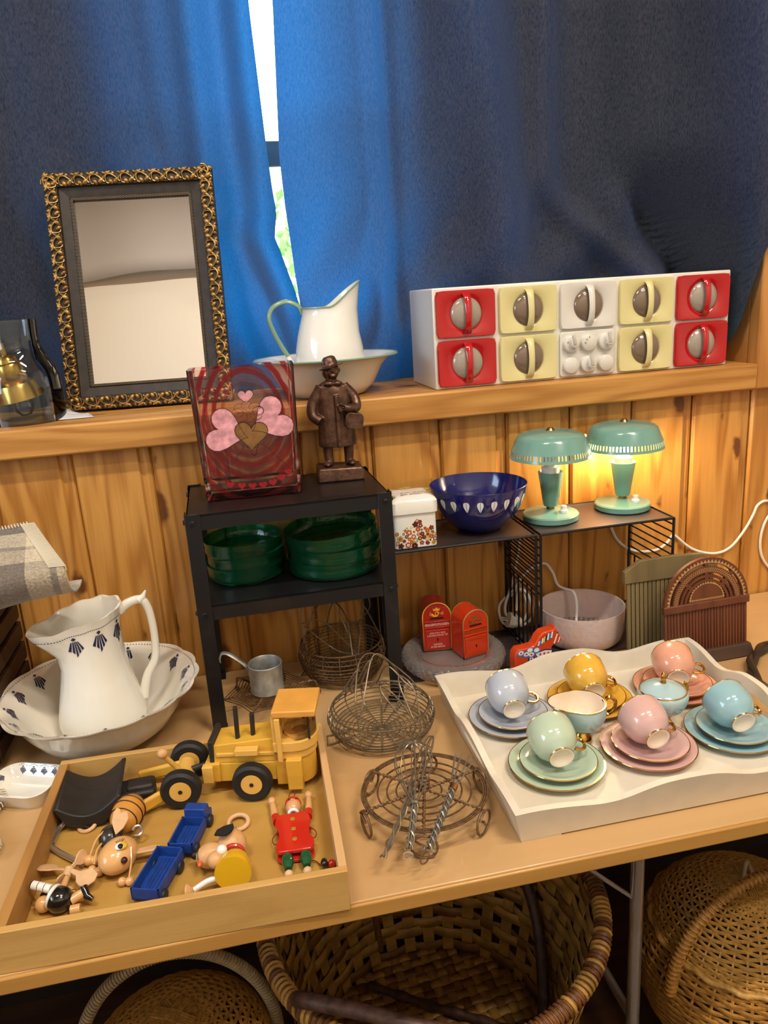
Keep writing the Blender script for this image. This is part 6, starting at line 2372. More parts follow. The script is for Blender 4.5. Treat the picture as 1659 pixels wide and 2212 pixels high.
obj('nose', G().ball(hc + Vector((0.012, -0.023, 0.008)), 0.0045, 12, 8), DBRN, parent=bee)
wing = [(0.0, -0.022), (0.008, -0.010), (0.012, 0.006), (0.009, 0.018), (0.002, 0.020), (0.0, 0.017), (-0.003, 0.024), (-0.008, 0.026), (-0.011, 0.018), (-0.010, 0.0)]
obj('wing', G().prism(wing, -0.0014, 0.0014, T(0.004, -0.012, 0.0475) @ RZ(-4) @ RY(12) @ RX(10)), NATW_L, parent=bee, bevel=0.0008, bseg=1)
wing2 = [(-0.020, 0.0), (-0.008, 0.008), (0.010, 0.009), (0.020, 0.004), (0.020, -0.004), (0.008, -0.007), (-0.010, -0.006)]
obj('wing', G().prism(wing2, -0.0014, 0.0014, T(0.040, -0.046, 0.020) @ RZ(2) @ RX(-14)), NATW_L, parent=bee, bevel=0.0008, bseg=1)
for p in ([(-0.014, -0.004, 0.036), (-0.028, -0.016, 0.030), (-0.038, -0.030, 0.014)], [(-0.020, -0.016, 0.024), (-0.027, -0.030, 0.022), (-0.030, -0.046, 0.012)], [(0.024, -0.056, 0.036), (0.024, -0.072, 0.024), (0.020, -0.084, 0.008)]):
    obj('limb_cord', G().tube(spline(p, 5), 0.0014, 6), SKINW, parent=bee)
for c, r in (((-0.040, -0.030, 0.008), 0.0078), ((-0.031, -0.032, 0.0075), 0.0074), ((-0.033, -0.050, 0.0065), 0.0064), ((-0.023, -0.056, 0.0068), 0.0067), ((0.011, -0.084, 0.0062), 0.0061), ((0.021, -0.086, 0.0062), 0.0061)):
    obj('bead', G().ball(c, r, 16, 12), SKINW, parent=bee, smooth=60)
obj('metal_hook', G().tube([(0.024 + 0.007 * cos(a), 0.0 + 0.007 * sin(a), 0.020 + 0.003 * sin(a)) for a in [radians(-120 + 26 * i) for i in range(12)]], 0.0022, 8), CHROME, parent=bee)

# ---------------------------------------------------------------- metal tubes with a wooden ring
mt = thing('metal_tube_string', 'string of bent metal tubes with a wooden ring, left corner of the drawer', 'toy part', (-0.318, -0.530, DF))
for p in ([(-0.002, 0.052, 0.010), (-0.012, 0.042, 0.006), (-0.015, 0.026, 0.005), (-0.016, 0.012, 0.005)], [(-0.015, 0.004, 0.005), (0.006, -0.018, 0.0052), (0.030, -0.040, 0.0055)], [(0.012, 0.055, 0.012), (0.024, 0.046, 0.008)]):
    obj('metal_tube', G().tube(spline(p, 5), 0.0042, 12), CHROME, parent=mt)
obj('tube_mouth', G().torus(0.0040, 0.0014, 20, 6, T(0.036, -0.047, 0.0062) @ RX(70)), CHROME, parent=mt)
rg2 = thing('wooden_ring', 'pale wooden ring tied with thread beside the metal tubes', 'ring', (-0.288, -0.487, DF), rot=(radians(12), radians(-8), 0))
obj('ring', G().torus(0.0125, 0.0030, 32, 10, T(0, 0, 0.0052)), NATW_L, parent=rg2)
obj('thread', G().tube(spline([(-0.012, 0, 0.007), (-0.004, 0.005, 0.009), (0.002, -0.002, 0.010), (-0.002, -0.006, 0.009), (0.006, -0.010, 0.008)], 5), 0.0005, 5), pbr('brown_thread', '6a4a22', 0.8), parent=rg2)

# ---------------------------------------------------------------- propeller toy
pr = thing('wooden_propeller', 'pale wooden four-bladed propeller lying in the drawer', 'toy part', (-0.293, -0.598, DF))
bladep = [(0.004, -0.003), (0.018, -0.004), (0.026, -0.011), (0.036, -0.014), (0.046, -0.010), (0.050, 0.0), (0.046, 0.010), (0.036, 0.013), (0.026, 0.010), (0.018, 0.004), (0.004, 0.003)]
for a, tilt, sc in ((-40, 12, 1.0), (158, 25, 0.98), (60, 75, 0.72), (238, 70, 0.5)):
    obj('blade', G().prism([(x * sc, y * sc) for x, y in bladep], -0.0011, 0.0011, T(0, 0, 0.0165) @ RZ(a) @ RX(tilt)), NATW_L, parent=pr, bevel=0.0005, bseg=1)
obj('hub', G().cyl((0, 0.004, 0.0165), (-0.003, -0.008, 0.012), 0.006, n=16), NATW_L, parent=pr, bevel=0.001)
obj('stick', G().cyl((-0.002, -0.006, 0.012), (-0.006, -0.028, 0.006), 0.0045, n=12), NATW, parent=pr)
obj('pin', G().ball((-0.003, -0.009, 0.0135), 0.0025, 10, 6), BRASS, parent=pr)

# ---------------------------------------------------------------- little black and white figure
fg = thing('black_white_peg_figure', 'small black and white wooden peg figure in the front left corner', 'toy figure', (-0.300, -0.650, DF))
WHTP = pbr('white_lacquer', 'e6e2da', 0.25, coat=0.4)
BLKP = pbr('black_lacquer', '141312', 0.15, coat=0.7)
obj('body', G().ball((0.006, -0.004, 0.0175), (0.0175, 0.0165, 0.0165), 24, 16), BLKP, parent=fg, smooth=60)
dq = Vector((-0.85, 0.38, 0.22)).normalized().to_track_quat('Z', 'Y').to_matrix().to_4x4()
obj('collar', G().torus(0.0140, 0.0026, 32, 8, T(-0.0025, 0.0005, 0.020) @ dq, flat=0.8), WHTP, parent=fg)
obj('head', G().ball((-0.016, 0.000, 0.012), 0.0105, 18, 12), SKINW, parent=fg, smooth=60)
obj('hair', G().ball((-0.012, 0.013, 0.013), (0.011, 0.009, 0.009), 18, 12), BLKP, parent=fg, smooth=60)
for k in range(3):
    c0 = Vector((-0.004, 0.004, 0.029)) + Vector((-0.0085 * k, 0.0038 * k, 0.0010 * k))
    c1 = c0 + Vector((-0.0078, 0.0035, 0.0009))
    obj('striped_neck_piece', G().cyl(c0, c1, 0.0058, n=16), WHTP, parent=fg, bevel=0.0006)
    obj('dark_joint', G().cyl(c1, c1 + Vector((-0.0008, 0.0004, 0)), 0.0054, n=16), BLKP, parent=fg)
for p, q in (((0.020, -0.008, 0.016), (0.034, -0.002, 0.019)), ((0.020, -0.016, 0.008), (0.032, -0.016, 0.008))):
    obj('leg', G().tube([p, q], 0.0062, 12), SKINW, parent=fg)
obj('shoe', G().tube([(0.034, 0.004, 0.022), (0.040, -0.006, 0.016), (0.047, -0.010, 0.013)], lambda t: 0.0065 - 0.0035 * t, 10), BLKP, parent=fg, smooth=60)
obj('arm', G().cyl((0.010, 0.020, 0.010), (0.018, 0.010, 0.009), 0.0062, n=16), SKINW, parent=fg, bevel=0.001)
obj('arm_band', G().torus(0.0062, 0.0007, 20, 6, T(0.0165, 0.012, 0.0092) @ Vector((0.6, -0.75, -0.1)).to_track_quat('Z', 'Y').to_matrix().to_4x4()), BLKP, parent=fg)
obj('hanging_eye', G().torus(0.0035, 0.0006, 16, 5, T(-0.0285, 0.004, 0.014) @ RX(80)), BRASS, parent=fg)

# ---------------------------------------------------------------- wooden dog with yellow body
dg_ = thing('wooden_dog', 'wooden dog toy with yellow body and black felt ear, on a ring', 'toy', (-0.085, -0.640, DF))
YLACQ = pbr('bright_yellow_lacquer', 'd9a91e', 0.25, coat=0.4)
M = T(0.010, -0.030, 0.0) 
g = G()
sec = [(0.0235 * cos(a), 0.0235 * sin(a) + 0.0) for a in [2 * pi * i / 32 for i in range(32)]]
ax2 = Vector((-0.10, -0.95, 0.12)).normalized()
qd = ax2.to_track_quat('Z', 'Y').to_matrix().to_4x4()
obj('body', G().lathe([(0.0, -0.030), (0.010, -0.028), (0.0175, -0.018), (0.0225, -0.004), (0.0240, 0.010), (0.0240, 0.012), (0.0, 0.012)], 40, T(0.014, -0.026, 0.0238) @ qd), YLACQ, parent=dg_)
obj('muzzle', G().ball((-0.016, 0.014, 0.0185), (0.0215, 0.0165, 0.0175), 24, 16, None), NATW, parent=dg_, smooth=60)
obj('head', G().ball((0.012, 0.022, 0.0225), (0.0205, 0.0225, 0.0215), 24, 16), NATW, parent=dg_, smooth=60)
obj('nose', G().ball((-0.0385, 0.018, 0.0205), (0.0052, 0.0058, 0.0058), 14, 10), BLACKP, parent=dg_, smooth=60)
obj('mouth', G().tube(spline([(-0.032, 0.022, 0.0305), (-0.0335, 0.014, 0.0292), (-0.0338, 0.004, 0.0235)], 5), 0.0007, 5), DBRN, parent=dg_)
obj('tongue', G().ball((-0.0315, -0.001, 0.0205), (0.0035, 0.0055, 0.003), 10, 8), pbr('orange_tongue', 'd2622e', 0.4), parent=dg_)
ear = [(-0.012, -0.010), (-0.011, 0.006), (-0.003, 0.014), (0.010, 0.016), (0.013, 0.004), (0.012, -0.010), (0.006, -0.020), (-0.002, -0.017)]
obj('felt_ear', G().prism(ear, -0.001, 0.001, T(0.004, 0.026, 0.0455) @ RZ(-8) @ RX(-16) @ RY(-8)), pbr('black_felt', '121110', 0.95), parent=dg_)
obj('collar', G().torus(0.0130, 0.0032, 28, 8, T(0.014, 0.002, 0.0235) @ RX(86)), pbr('red_lacquer', 'b8322a', 0.3, coat=0.4), parent=dg_)
obj('white_bead', G().ball((0.000, -0.004, 0.038), 0.0072, 16, 12), WHTP, parent=dg_, smooth=60)
obj('paw_ball', G().ball((-0.009, -0.010, 0.029), 0.0115, 20, 14), NATW, parent=dg_, smooth=60)
obj('leg_cord', G().tube(spline([(-0.004, -0.030, 0.016), (-0.020, -0.030, 0.015), (-0.040, -0.036, 0.010)], 6), 0.0038, 10), WHTP, parent=dg_)
obj('foot_disc', G().lathe([(0.0, 0.0), (0.0105, 0.001), (0.0105, 0.003), (0.006, 0.007), (0.0, 0.010)], 24, T(-0.048, -0.039, 0.0108) @ RY(80) @ RX(10)), NATW, parent=dg_)
obj('metal_link', G().tube(spline([(0.012, 0.044, 0.026), (0.012, 0.060, 0.016), (0.014, 0.076, 0.008)], 5), 0.0042, 12), CHROME, parent=dg_)
obj('pull_ring', G().torus(0.0145, 0.0032, 36, 10, T(0.020, 0.092, 0.0055) @ RX(8)), NATW_L, parent=dg_)

# ---------------------------------------------------------------- red jumping jack
jk_ = thing('jumping_jack', 'red wooden jumping jack puppet with green trousers, right side of the drawer', 'puppet', (0.0135, -0.607, DF), rz=radians(-1))
REDP = pbr('red_toy_lacquer', 'bf2418', 0.22, coat=0.5)
GRNP = pbr('green_toy_lacquer', '15502c', 0.2, coat=0.5)
tor = [(-0.023, -0.040), (0.021, -0.042), (0.026, -0.034), (0.026, -0.020), (0.021, -0.010), (0.022, 0.006), (0.026, 0.018), (0.024, 0.032), (0.020, 0.040), (-0.019, 0.040), (-0.024, 0.033), (-0.026, 0.018), (-0.021, 0.004), (-0.021, -0.008), (-0.026, -0.022), (-0.027, -0.034)]
obj('back_plate', G().prism([(x * 0.98, y - 0.004) for x, y in tor], 0.002, 0.0065), REDP, parent=jk_, bevel=0.001)
ft = obj('front_plate', G().prism(tor, 0.013, 0.019), REDP, parent=jk_, bevel=0.0015)
for y in (0.026, 0.004, -0.018):
    obj('gold_button', G().lathe([(0.0, 0.0007), (0.0032, 0.0005), (0.0036, 0.0)], 16, T(0, y, 0.0191)), pbr('gold_paint', 'b58a34', 0.4, 0.3), parent=ft)
obj('head', G().ball((0.003, 0.060, 0.013), (0.0118, 0.0145, 0.0125), 24, 16), pbr('flesh_lacquer', 'd09a68', 0.25, coat=0.5), parent=jk_, smooth=60)
obj('cap', G().ball((0.003, 0.0675, 0.0125), (0.0125, 0.0105, 0.0125), 24, 16), REDP, parent=jk_, smooth=60)
obj('nose', G().ball((0.002, 0.0605, 0.0255), (0.002, 0.0032, 0.0022), 10, 8), pbr('flesh_lacquer', 'd09a68'), parent=jk_)
obj('white_collar', G().torus(0.0065, 0.0026, 24, 8, T(0.002, 0.045, 0.013) @ RX(80)), WHTP, parent=jk_)
for s in (-1, 1):
    obj('eye', G().ball((0.003 + s * 0.0052, 0.0640, 0.0245), (0.0013, 0.0016, 0.0008), 8, 6), BLACKP, parent=jk_)
    arm = obj('sleeve', G().tube([(s * 0.022, 0.036, 0.010), (s * 0.025, 0.050, 0.010)], lambda t: 0.0072 - 0.0012 * t, 14), REDP, parent=jk_, smooth=60)
    obj('forearm', G().tube(spline([(s * 0.0250, 0.050, 0.010), (s * 0.0265, 0.066, 0.0105), (s * 0.0275, 0.080, 0.011)], 4), lambda t: 0.0060 - 0.0018 * t, 12), NATW, parent=arm, smooth=60)
    obj('hand', G().ball((s * 0.0280, 0.0860, 0.0112), (0.0062, 0.0072, 0.006), 14, 10), NATW, parent=arm, smooth=60)
    leg = obj('trouser_leg', G().tube(spline([(s * 0.013, -0.036, 0.0100), (s * 0.0125, -0.050, 0.0105), (s * 0.0125, -0.064, 0.0095)], 5), lambda t: 0.0042 + 0.0042 * sin(pi * min(1, t * 0.85 + 0.1)), 14), GRNP, parent=jk_, smooth=60)
    obj('shoe', G().ball((s * 0.0125, -0.0705, 0.0065), (0.0062, 0.0058, 0.006), 14, 10), NATW_L, parent=leg, smooth=60)
    obj('side_cord', G().tube(spline([(s * 0.024, 0.012, 0.010), (s * 0.031, 0.004, 0.008), (s * 0.0295, -0.008, 0.008), (s * 0.024, -0.011, 0.010)], 5), 0.0007, 5), pbr('dark_red_cord', '6a1a16', 0.7), parent=jk_)
cordm = MATS['dark_red_cord']
g = G().tube(spline([(0.003, 0.078, 0.014), (-0.002, 0.088, 0.012), (0.003, 0.102, 0.012), (0.009, 0.100, 0.012), (0.006, 0.088, 0.012), (0.003, 0.078, 0.014)], 6), 0.0007, 5)
obj('hanging_loop', g, cordm, parent=jk_)
obj('pull_cord', G().tube(spline([(0.006, -0.044, 0.005), (0.024, -0.050, 0.003), (0.030, -0.058, 0.003), (0.038, -0.060, 0.003), (0.046, -0.064, 0.003)], 6), 0.0008, 5), cordm, parent=jk_)
obj('pull_bead', G().ball((0.036, -0.062, 0.0068), (0.005, 0.0075, 0.0065), 14, 10), BLKP, parent=jk_, smooth=60)
obj('pull_bead', G().ball((0.046, -0.064, 0.0060), (0.0055, 0.0055, 0.0055), 14, 10), REDP, parent=jk_, smooth=60)
# ================================================================ WIRE WARE
RUST = pbr('rusty_wire', '7c5e40', 0.5, 0.55, mottled=0.4, mscale=120)
IRON = pbr('old_iron_wire', '8f7f68', 0.42, 0.65, mottled=0.3, mscale=120)
TINNED = pbr('tinned_wire', 'a39b8a', 0.35, 0.85)


def ring_pts(R, z, n=56, c=(0, 0)):
    return [(c[0] + R * cos(2 * pi * i / n), c[1] + R * sin(2 * pi * i / n), z) for i in range(n)]


def egg_basket(label, loc, rz, R, H, rows, mat, base, loops, handles=True):
    t = thing('wire_egg_basket', label, 'wire basket', loc, rz=rz, group='wire egg baskets')

    def rad(q):   # q 0 bottom .. 1 rim
        return base + (R - base) * sin(q * pi / 2) ** 0.8

    g = G()
    for k in range(rows + 1):
        q = k / rows
        g.tube(ring_pts(rad(q) * (1 - 0.10 * sm(0.75, 1, q)), 0.006 + H * (1 - cos(q * pi / 2) * 1.0) if q < 0.999 else 0.006 + H, 56), 0.0011, 5, True)
    obj('side_rings', g, mat, parent=t, smooth=60, kind='stuff')
    g = G()
    for k in range(1, 9):
        g.tube(ring_pts(base * k / 8, 0.0065, 40), 0.0010, 5, True)
    obj('base_rings', g, mat, parent=t, smooth=60, kind='stuff')
    g = G()
    for k in range(16):
        a = 2 * pi * k / 16
        pts = [(0.006 * cos(a), 0.006 * sin(a), 0.006)] + [(rad(i / 6) * (1 - 0.10 * sm(0.75, 1, i / 6)) * cos(a), rad(i / 6) * (1 - 0.10 * sm(0.75, 1, i / 6)) * sin(a), 0.006 + H * (1 - cos(i / 6 * pi / 2))) for i in range(7)]
        g.tube(pts, 0.0012, 5)
    obj('stays', g, mat, parent=t, smooth=60, kind='stuff')
    obj('rim', G().tube(ring_pts(rad(1) * 0.90, 0.006 + H), 0.0019, 6, True), mat, parent=t, smooth=60)
    g = G()
    nz = 64
    g.tube([((rad(0.9) * 0.955) * cos(2 * pi * i / nz), (rad(0.9) * 0.955) * sin(2 * pi * i / nz), 0.006 + H * (0.80 + 0.10 * (1 if i % 2 else -1))) for i in range(nz)], 0.0009, 4, True)
    obj('zigzag_wire', g, mat, parent=t, smooth=60)
    for k, (a, rr) in enumerate(((20, 0.02), (140, 0.02), (260, 0.02))):
        a = radians(a)
        p = [(base * 0.8 * cos(a), base * 0.8 * sin(a), 0.007), ((base + 0.030) * cos(a), (base + 0.030) * sin(a), 0.0012), ((base + 0.034) * cos(a + 0.30), (base + 0.034) * sin(a + 0.30), 0.0012), (base * 0.8 * cos(a + 0.35), base * 0.8 * sin(a + 0.35), 0.007)]
        obj('foot', G().tube(p, 0.0015, 5), mat, parent=t, smooth=60)
    Rr = rad(1) * 0.9
    for p in loops:
        pts = spline([(Rr * x, Rr * y, 0.006 + H + z) for x, y, z in p], 8)
        obj('bail_wire', G().tube(pts, 0.0015, 6), IRON, parent=t, smooth=60)
    return t


egg_basket('dark wire egg basket with tall tangled bails, standing under the rack', (0.160, -0.104, TT), 0.2, 0.092, 0.072, 13, RUST, 0.056,
           [[(-0.98, 0.1, 0), (-0.6, 0.05, 0.075), (0.05, 0.0, 0.105), (0.6, -0.05, 0.07), (0.98, -0.1, 0)],
            [(-0.95, -0.2, 0), (-1.0, -0.1, 0.05), (-0.85, 0.1, 0.115), (-0.7, 0.2, 0.135)],
            [(-1.0, 0.0, 0.055), (-0.4, 0.1, 0.045), (0.3, -0.3, -0.03)],
            [(-0.9, 0.1, 0.045), (-0.3, -0.5, 0.0), (0.1, -0.95, 0)],
            [(-0.1, 0.9, 0), (0.0, 0.4, 0.07), (0.05, -0.4, 0.06), (-0.05, -0.95, 0)],
            [(0.1, -0.95, 0), (0.5, -0.3, 0.06), (0.75, 0.1, 0.095), (0.9, 0.2, 0.05), (0.7, 0.7, 0)],
            [(-0.7, 0.3, 0.13), (-0.2, 0.2, 0.10), (0.15, -0.1, 0.02), (0.1, -0.9, 0)]])
egg_basket('low grey wire egg basket with folded wire loops, in front of the rack leg', (0.194, -0.342, TT), 0.6, 0.098, 0.046, 8, IRON, 0.070,
           [[(-0.9, -0.3, 0), (-0.75, -0.1, 0.045), (-0.2, 0.3, 0.085), (0.3, 0.35, 0.080), (0.8, 0.0, 0.03), (0.95, -0.2, 0)],
            [(-0.9, -0.3, 0), (-0.6, -0.2, 0.05), (0.0, 0.1, 0.095), (0.5, 0.1, 0.06), (0.95, 0.25, 0)],
            [(-0.2, -0.9, 0), (-0.35, -0.5, 0.045), (-0.25, -0.3, 0.055), (-0.1, -0.5, 0.04), (0.0, -0.9, 0)],
            [(0.0, -0.9, 0), (0.1, -0.5, 0.045), (0.3, -0.3, 0.055), (0.35, -0.6, 0.04), (0.2, -0.9, 0)],
            [(0.1, 0.9, 0), (0.15, 0.5, 0.06), (0.25, 0.4, 0.07), (0.3, 0.6, 0.05), (0.3, 0.9, 0)],
            [(-0.3, 0.9, 0), (-0.2, 0.5, 0.055), (-0.1, 0.45, 0.06), (0.0, 0.6, 0.05), (0.0, 0.95, 0)],
            [(0.6, 0.7, 0), (0.45, 0.2, 0.055), (0.55, -0.2, 0.03), (0.7, -0.6, 0.0)]])

# ---------------------------------------------------------------- round wire trivet with curled feet
tv = thing('round_wire_trivet', 'round rusty wire cake stand with curled feet, under the whisks', 'trivet', (0.2120, -0.583, TT), rz=radians(15))
TZ = 0.040
g = G()
for r in (0.094, 0.091, 0.088, 0.070, 0.056, 0.042, 0.026):
    g.tube(ring_pts(r, TZ, 64), 0.0014, 6, True)
obj('rings', g, RUST, parent=tv, smooth=60, kind='stuff')
for k in range(6):
    a = 2 * pi * k / 6
    c, s = cos(a), sin(a)
    sp = obj('spoke', G().tube([(q * c + 0.0012 * sin(q * 900) * -s, q * s + 0.0012 * sin(q * 900) * c, TZ + 0.001 + 0.0010 * cos(q * 900)) for q in [0.004 + 0.0885 * i / 40 for i in range(41)]], 0.0019, 6), RUST, parent=tv, smooth=60)
    # curled foot below the rim
    pts = [(0.093 * c, 0.093 * s, TZ)]
    for i in range(22):
        b = radians(100 - 20 * i)
        rr = 0.0185
        pts.append(((0.096 + 0.004 * (i / 22)) * c - rr * cos(b) * -s, (0.096 + 0.004 * (i / 22)) * s - rr * cos(b) * c, 0.0195 + rr * sin(b)))
    pts.append((0.098 * c, 0.098 * s, 0.020))
    obj('curled_foot', G().tube(pts, 0.0020, 6), RUST, parent=sp, smooth=60)
obj('centre_coil', G().tube([(0.008 * cos(a), 0.008 * sin(a), TZ - 0.002 + 0.0006 * i) for i, a in enumerate([2 * pi * i / 10 for i in range(40)])], 0.0016, 6), RUST, parent=tv, smooth=60)

# ---------------------------------------------------------------- three whisks
def whisk(label, tip, neck, head, kind):
    """tip = handle end, neck = where the wires spread, head = far end of the wires."""
    t = thing('wire_whisk', label, 'whisk', tip, group='wire whisks lying on the trivet')
    o = Vector(tip)
    tip, neck, head = Vector(tip) - o, Vector(neck) - o, Vector(head) - o
    d = (neck - tip).normalized()
    sd = d.cross(Vector((0, 0, 1))).normalized()
    up = sd.cross(d)
    L = (neck - tip).length
    g = G()
    for k in range(6):
        a = 2 * pi * k / 6
        g.tube([tip + d * (0.006 + (L - 0.006) * i / 10) + (sd * cos(a) + up * sin(a)) * (0.0030 if kind != 'twist' else 0.0030 * (0.4 + 0.6 * i / 10)) for i in range(11)], 0.0013, 5)
    obj('handle_core', g, TINNED if kind != 'twist' else IRON, parent=t, smooth=60, kind='stuff')
    turns = {'twist': 1.6, 'wide': 2.2, 'narrow': 5.0}[kind]
    for ph in (0, pi):
        obj('handle_wrap', G().tube([tip + d * (0.004 + (L - 0.004) * i / 60) + (sd * cos(2 * pi * turns * i / 60 + ph) + up * sin(2 * pi * turns * i / 60 + ph)) * (0.0052 if kind != 'twist' else 0.0042) for i in range(61)], 0.0013, 5), TINNED if kind != 'twist' else IRON, parent=t, smooth=60)
    W = {'twist': 0.010, 'wide': 0.030, 'narrow': 0.016}[kind]
    HL = (head - neck).length
    hd = (head - neck).normalized()
    hs = hd.cross(Vector((0, 0, 1))).normalized()
    hu = hs.cross(hd)
    nb = {'twist': 3, 'wide': 5, 'narrow': 4}[kind]
    g = G()
    for k in range(nb):
        a = pi * k / nb + 0.2
        v = hs * cos(a) + hu * sin(a) * 0.45
        if kind == 'narrow':
            for s in (-1, 1):
                g.tube(spline([neck + v * 0.003 * s, neck + hd * HL * 0.4 + v * W * 0.55 * s, neck + hd * HL * 0.95 + v * W * s, neck + hd * HL + v * W * 0.85 * s - hd * 0.004], 6), 0.0009, 5)
        else:
            pts = [neck + v * 0.003, neck + hd * HL * 0.30 + v * W * 0.62, neck + hd * HL * 0.68 + v * W, neck + hd * HL * 0.95 + v * W * 0.62, neck + hd * HL, neck + hd * HL * 0.95 - v * W * 0.62, neck + hd * HL * 0.68 - v * W, neck + hd * HL * 0.30 - v * W * 0.62, neck - v * 0.003]
            g.tube(spline(pts, 5), 0.0009, 5)
    obj('whisk_wires', g, TINNED if kind != 'twist' else IRON, parent=t, smooth=60, kind='stuff')
    if kind == 'narrow':
        obj('copper_ferrule', G().cyl(neck - d * 0.004, neck + d * 0.006, 0.0062, n=16), pbr('bright_copper', 'c9936a', 0.25, 1.0), parent=t)
        obj('end_loop', G().tube([tip - d * (0.010 + 0.010 * cos(q)) + sd * 0.005 * sin(q) for q in [2 * pi * i / 16 for i in range(16)]], 0.0012, 5, True), RUST, parent=t)
        for s in (-1, 1):
            obj('curl', G().tube([tip + sd * s * (0.008 + 0.0035 * cos(q)) + d * (0.004 + 0.0035 * sin(q)) for q in [2 * pi * i / 12 for i in range(12)]], 0.0007, 4, True), TINNED, parent=t)
    elif kind == 'wide':
        obj('neck_binding', G().tube([neck - d * 0.003 + d * 0.0012 * (i / 12) + (sd * cos(2 * pi * i / 12) + up * sin(2 * pi * i / 12)) * 0.0058 for i in range(37)], 0.0012, 5), TINNED, parent=t)
        obj('end_loop', G().tube([tip - d * (0.004 + 0.004 * cos(q)) + sd * 0.0065 * sin(q) for q in [2 * pi * i / 16 for i in range(16)]], 0.0009, 5, True), CHROME, parent=t)
    return t


whisk('long dark twisted wire whisk lying across the trivet, leftmost of three', (0.122, -0.705, 0.775), (0.172, -0.632, 0.793), (0.252, -0.478, 0.800), 'twist')
whisk('middle wire whisk with a wide balloon head and bound handle', (0.160, -0.700, 0.775), (0.186, -0.632, 0.797), (0.217, -0.495, 0.806), 'wide')
whisk('right wire whisk with copper ferrule and spiral handle', (0.184, -0.706, 0.775), (0.248, -0.613, 0.796), (0.286, -0.551, 0.802), 'narrow')

# ---------------------------------------------------------------- star-shaped wire trivet with the tin ladle on it
t2 = thing('star_wire_trivet', 'flat dark wire trivet of looped star pattern, under the tin ladle', 'trivet', (0.000, -0.188, TT), rz=radians(8))
Z2 = 0.034
g = G()
for k in range(6):
    a0 = 2 * pi * k / 6
    for i in range(1, 12):
        r = 0.0078 * i
        pts = [(r * cos(a0) * 1.0, r * sin(a0), Z2)]
        for j in range(1, 7):
            q = j / 6
            a = a0 + q * pi / 3
            rr = r * (1 - 0.20 * sin(pi * q))
            pts.append((rr * cos(a), rr * sin(a), Z2))
        g.tube(pts, 0.0009, 4)
obj('looped_wires', g, RUST, parent=t2, smooth=60, kind='stuff')
for k in range(6):
    a = 2 * pi * k / 6
    c, s = cos(a), sin(a)
    sp = obj('spoke', G().tube([(q * c + 0.0012 * sin(q * 900) * -s, q * s + 0.0012 * sin(q * 900) * c, Z2 + 0.0010 * cos(q * 900)) for q in [0.004 + 0.086 * i / 30 for i in range(31)]], 0.0018, 5), RUST, parent=t2, smooth=60)
    pts = [(0.090 * c, 0.090 * s, Z2), (0.096 * c, 0.096 * s, Z2 - 0.004), (0.098 * c, 0.098 * s, 0.009)] + [((0.098 + 0.0055 * sin(b)) * c, (0.098 + 0.0055 * sin(b)) * s, 0.0075 + 0.0055 * cos(b) - 0.0000) for b in [0.6 + 0.6 * i for i in range(9)]]
    obj('leg', G().tube(pts, 0.0018, 5), RUST, parent=sp, smooth=60)

TIN = pbr('dull_tinplate', 'b8bab4', 0.42, 0.6, mottled=0.3, mscale=50)
ldl = thing('tin_ladle', 'small dull tin ladle cup with bent handle, standing on the star trivet', 'ladle', (0.000, -0.190, TT + Z2 + 0.0022), rz=radians(0))
o_ = [(0.0, 0.0), (0.0315, 0.0), (0.0325, 0.0015), (0.0318, 0.004), (0.0320, 0.0545), (0.0330, 0.0565), (0.0322, 0.0580), (0.0308, 0.0560), (0.0306, 0.003), (0.0, 0.002)]
obj('cup', G().lathe(o_, 48), TIN, parent=ldl)
hp = spline([(-0.028, 0.006, 0.020), (-0.032, 0.006, 0.046), (-0.040, 0.008, 0.058), (-0.056, 0.012, 0.072), (-0.068, 0.015, 0.080), (-0.078, 0.018, 0.080), (-0.083, 0.019, 0.070), (-0.083, 0.019, 0.062)], 6)
obj('handle', G().tube(hp, 0.0042, 8, flat=0.35), TIN, parent=ldl, smooth=60)

# ================================================================ BASKETS UNDER THE TABLE
WICK = pbr('golden_wicker', 'b07d38', 0.45, mottled=0.3, mscale=120)
WICK_D = pbr('brown_wicker', '7a5226', 0.5, mottled=0.35, mscale=120)
WICK_P = pbr('pale_cane', 'a08a66', 0.5, mottled=0.2, mscale=90)


def woven(prof, nst, amp, r, n_per=4, par0=0, flat=1.0, sxy=(1, 1)):
    """Weavers: one waving ring per profile point, passing in and out of NST stakes."""
    g = G()
    n = nst * n_per
    for k, (R, z) in enumerate(prof):
        pts = []
        for i in range(n):
            a = 2 * pi * i / n
            q = amp * cos(nst * a / 2 + pi * ((k + par0) % 2))
            pts.append(((R + q) * cos(a) * sxy[0], (R + q) * sin(a) * sxy[1], z))
        g.tube(pts, r, 4, True, flat=flat)
    return g


def stakes(prof, nst, r, rot=0.0, sxy=(1, 1)):
    g = G()
    for k in range(nst):
        a = 2 * pi * (k + 0.0) / nst + rot
        g.tube([(R * cos(a) * sxy[0], R * sin(a) * sxy[1], z) for R, z in prof], r, 5)
    return g


def dense(pts, m):
    out = []
    for (r0, z0), (r1, z1) in zip(pts, pts[1:]):
        l = sqrt((r1 - r0) ** 2 + (z1 - z0) ** 2)
        k = max(1, int(round(l / m)))
        out += [(r0 + (r1 - r0) * i / k, z0 + (z1 - z0) * i / k) for i in range(k)]
    out.append(pts[-1])
    return out


def profspl(pts, n=6):
    return [(p.x, p.z) for p in spline([(r, 0, z) for r, z in pts], n)]


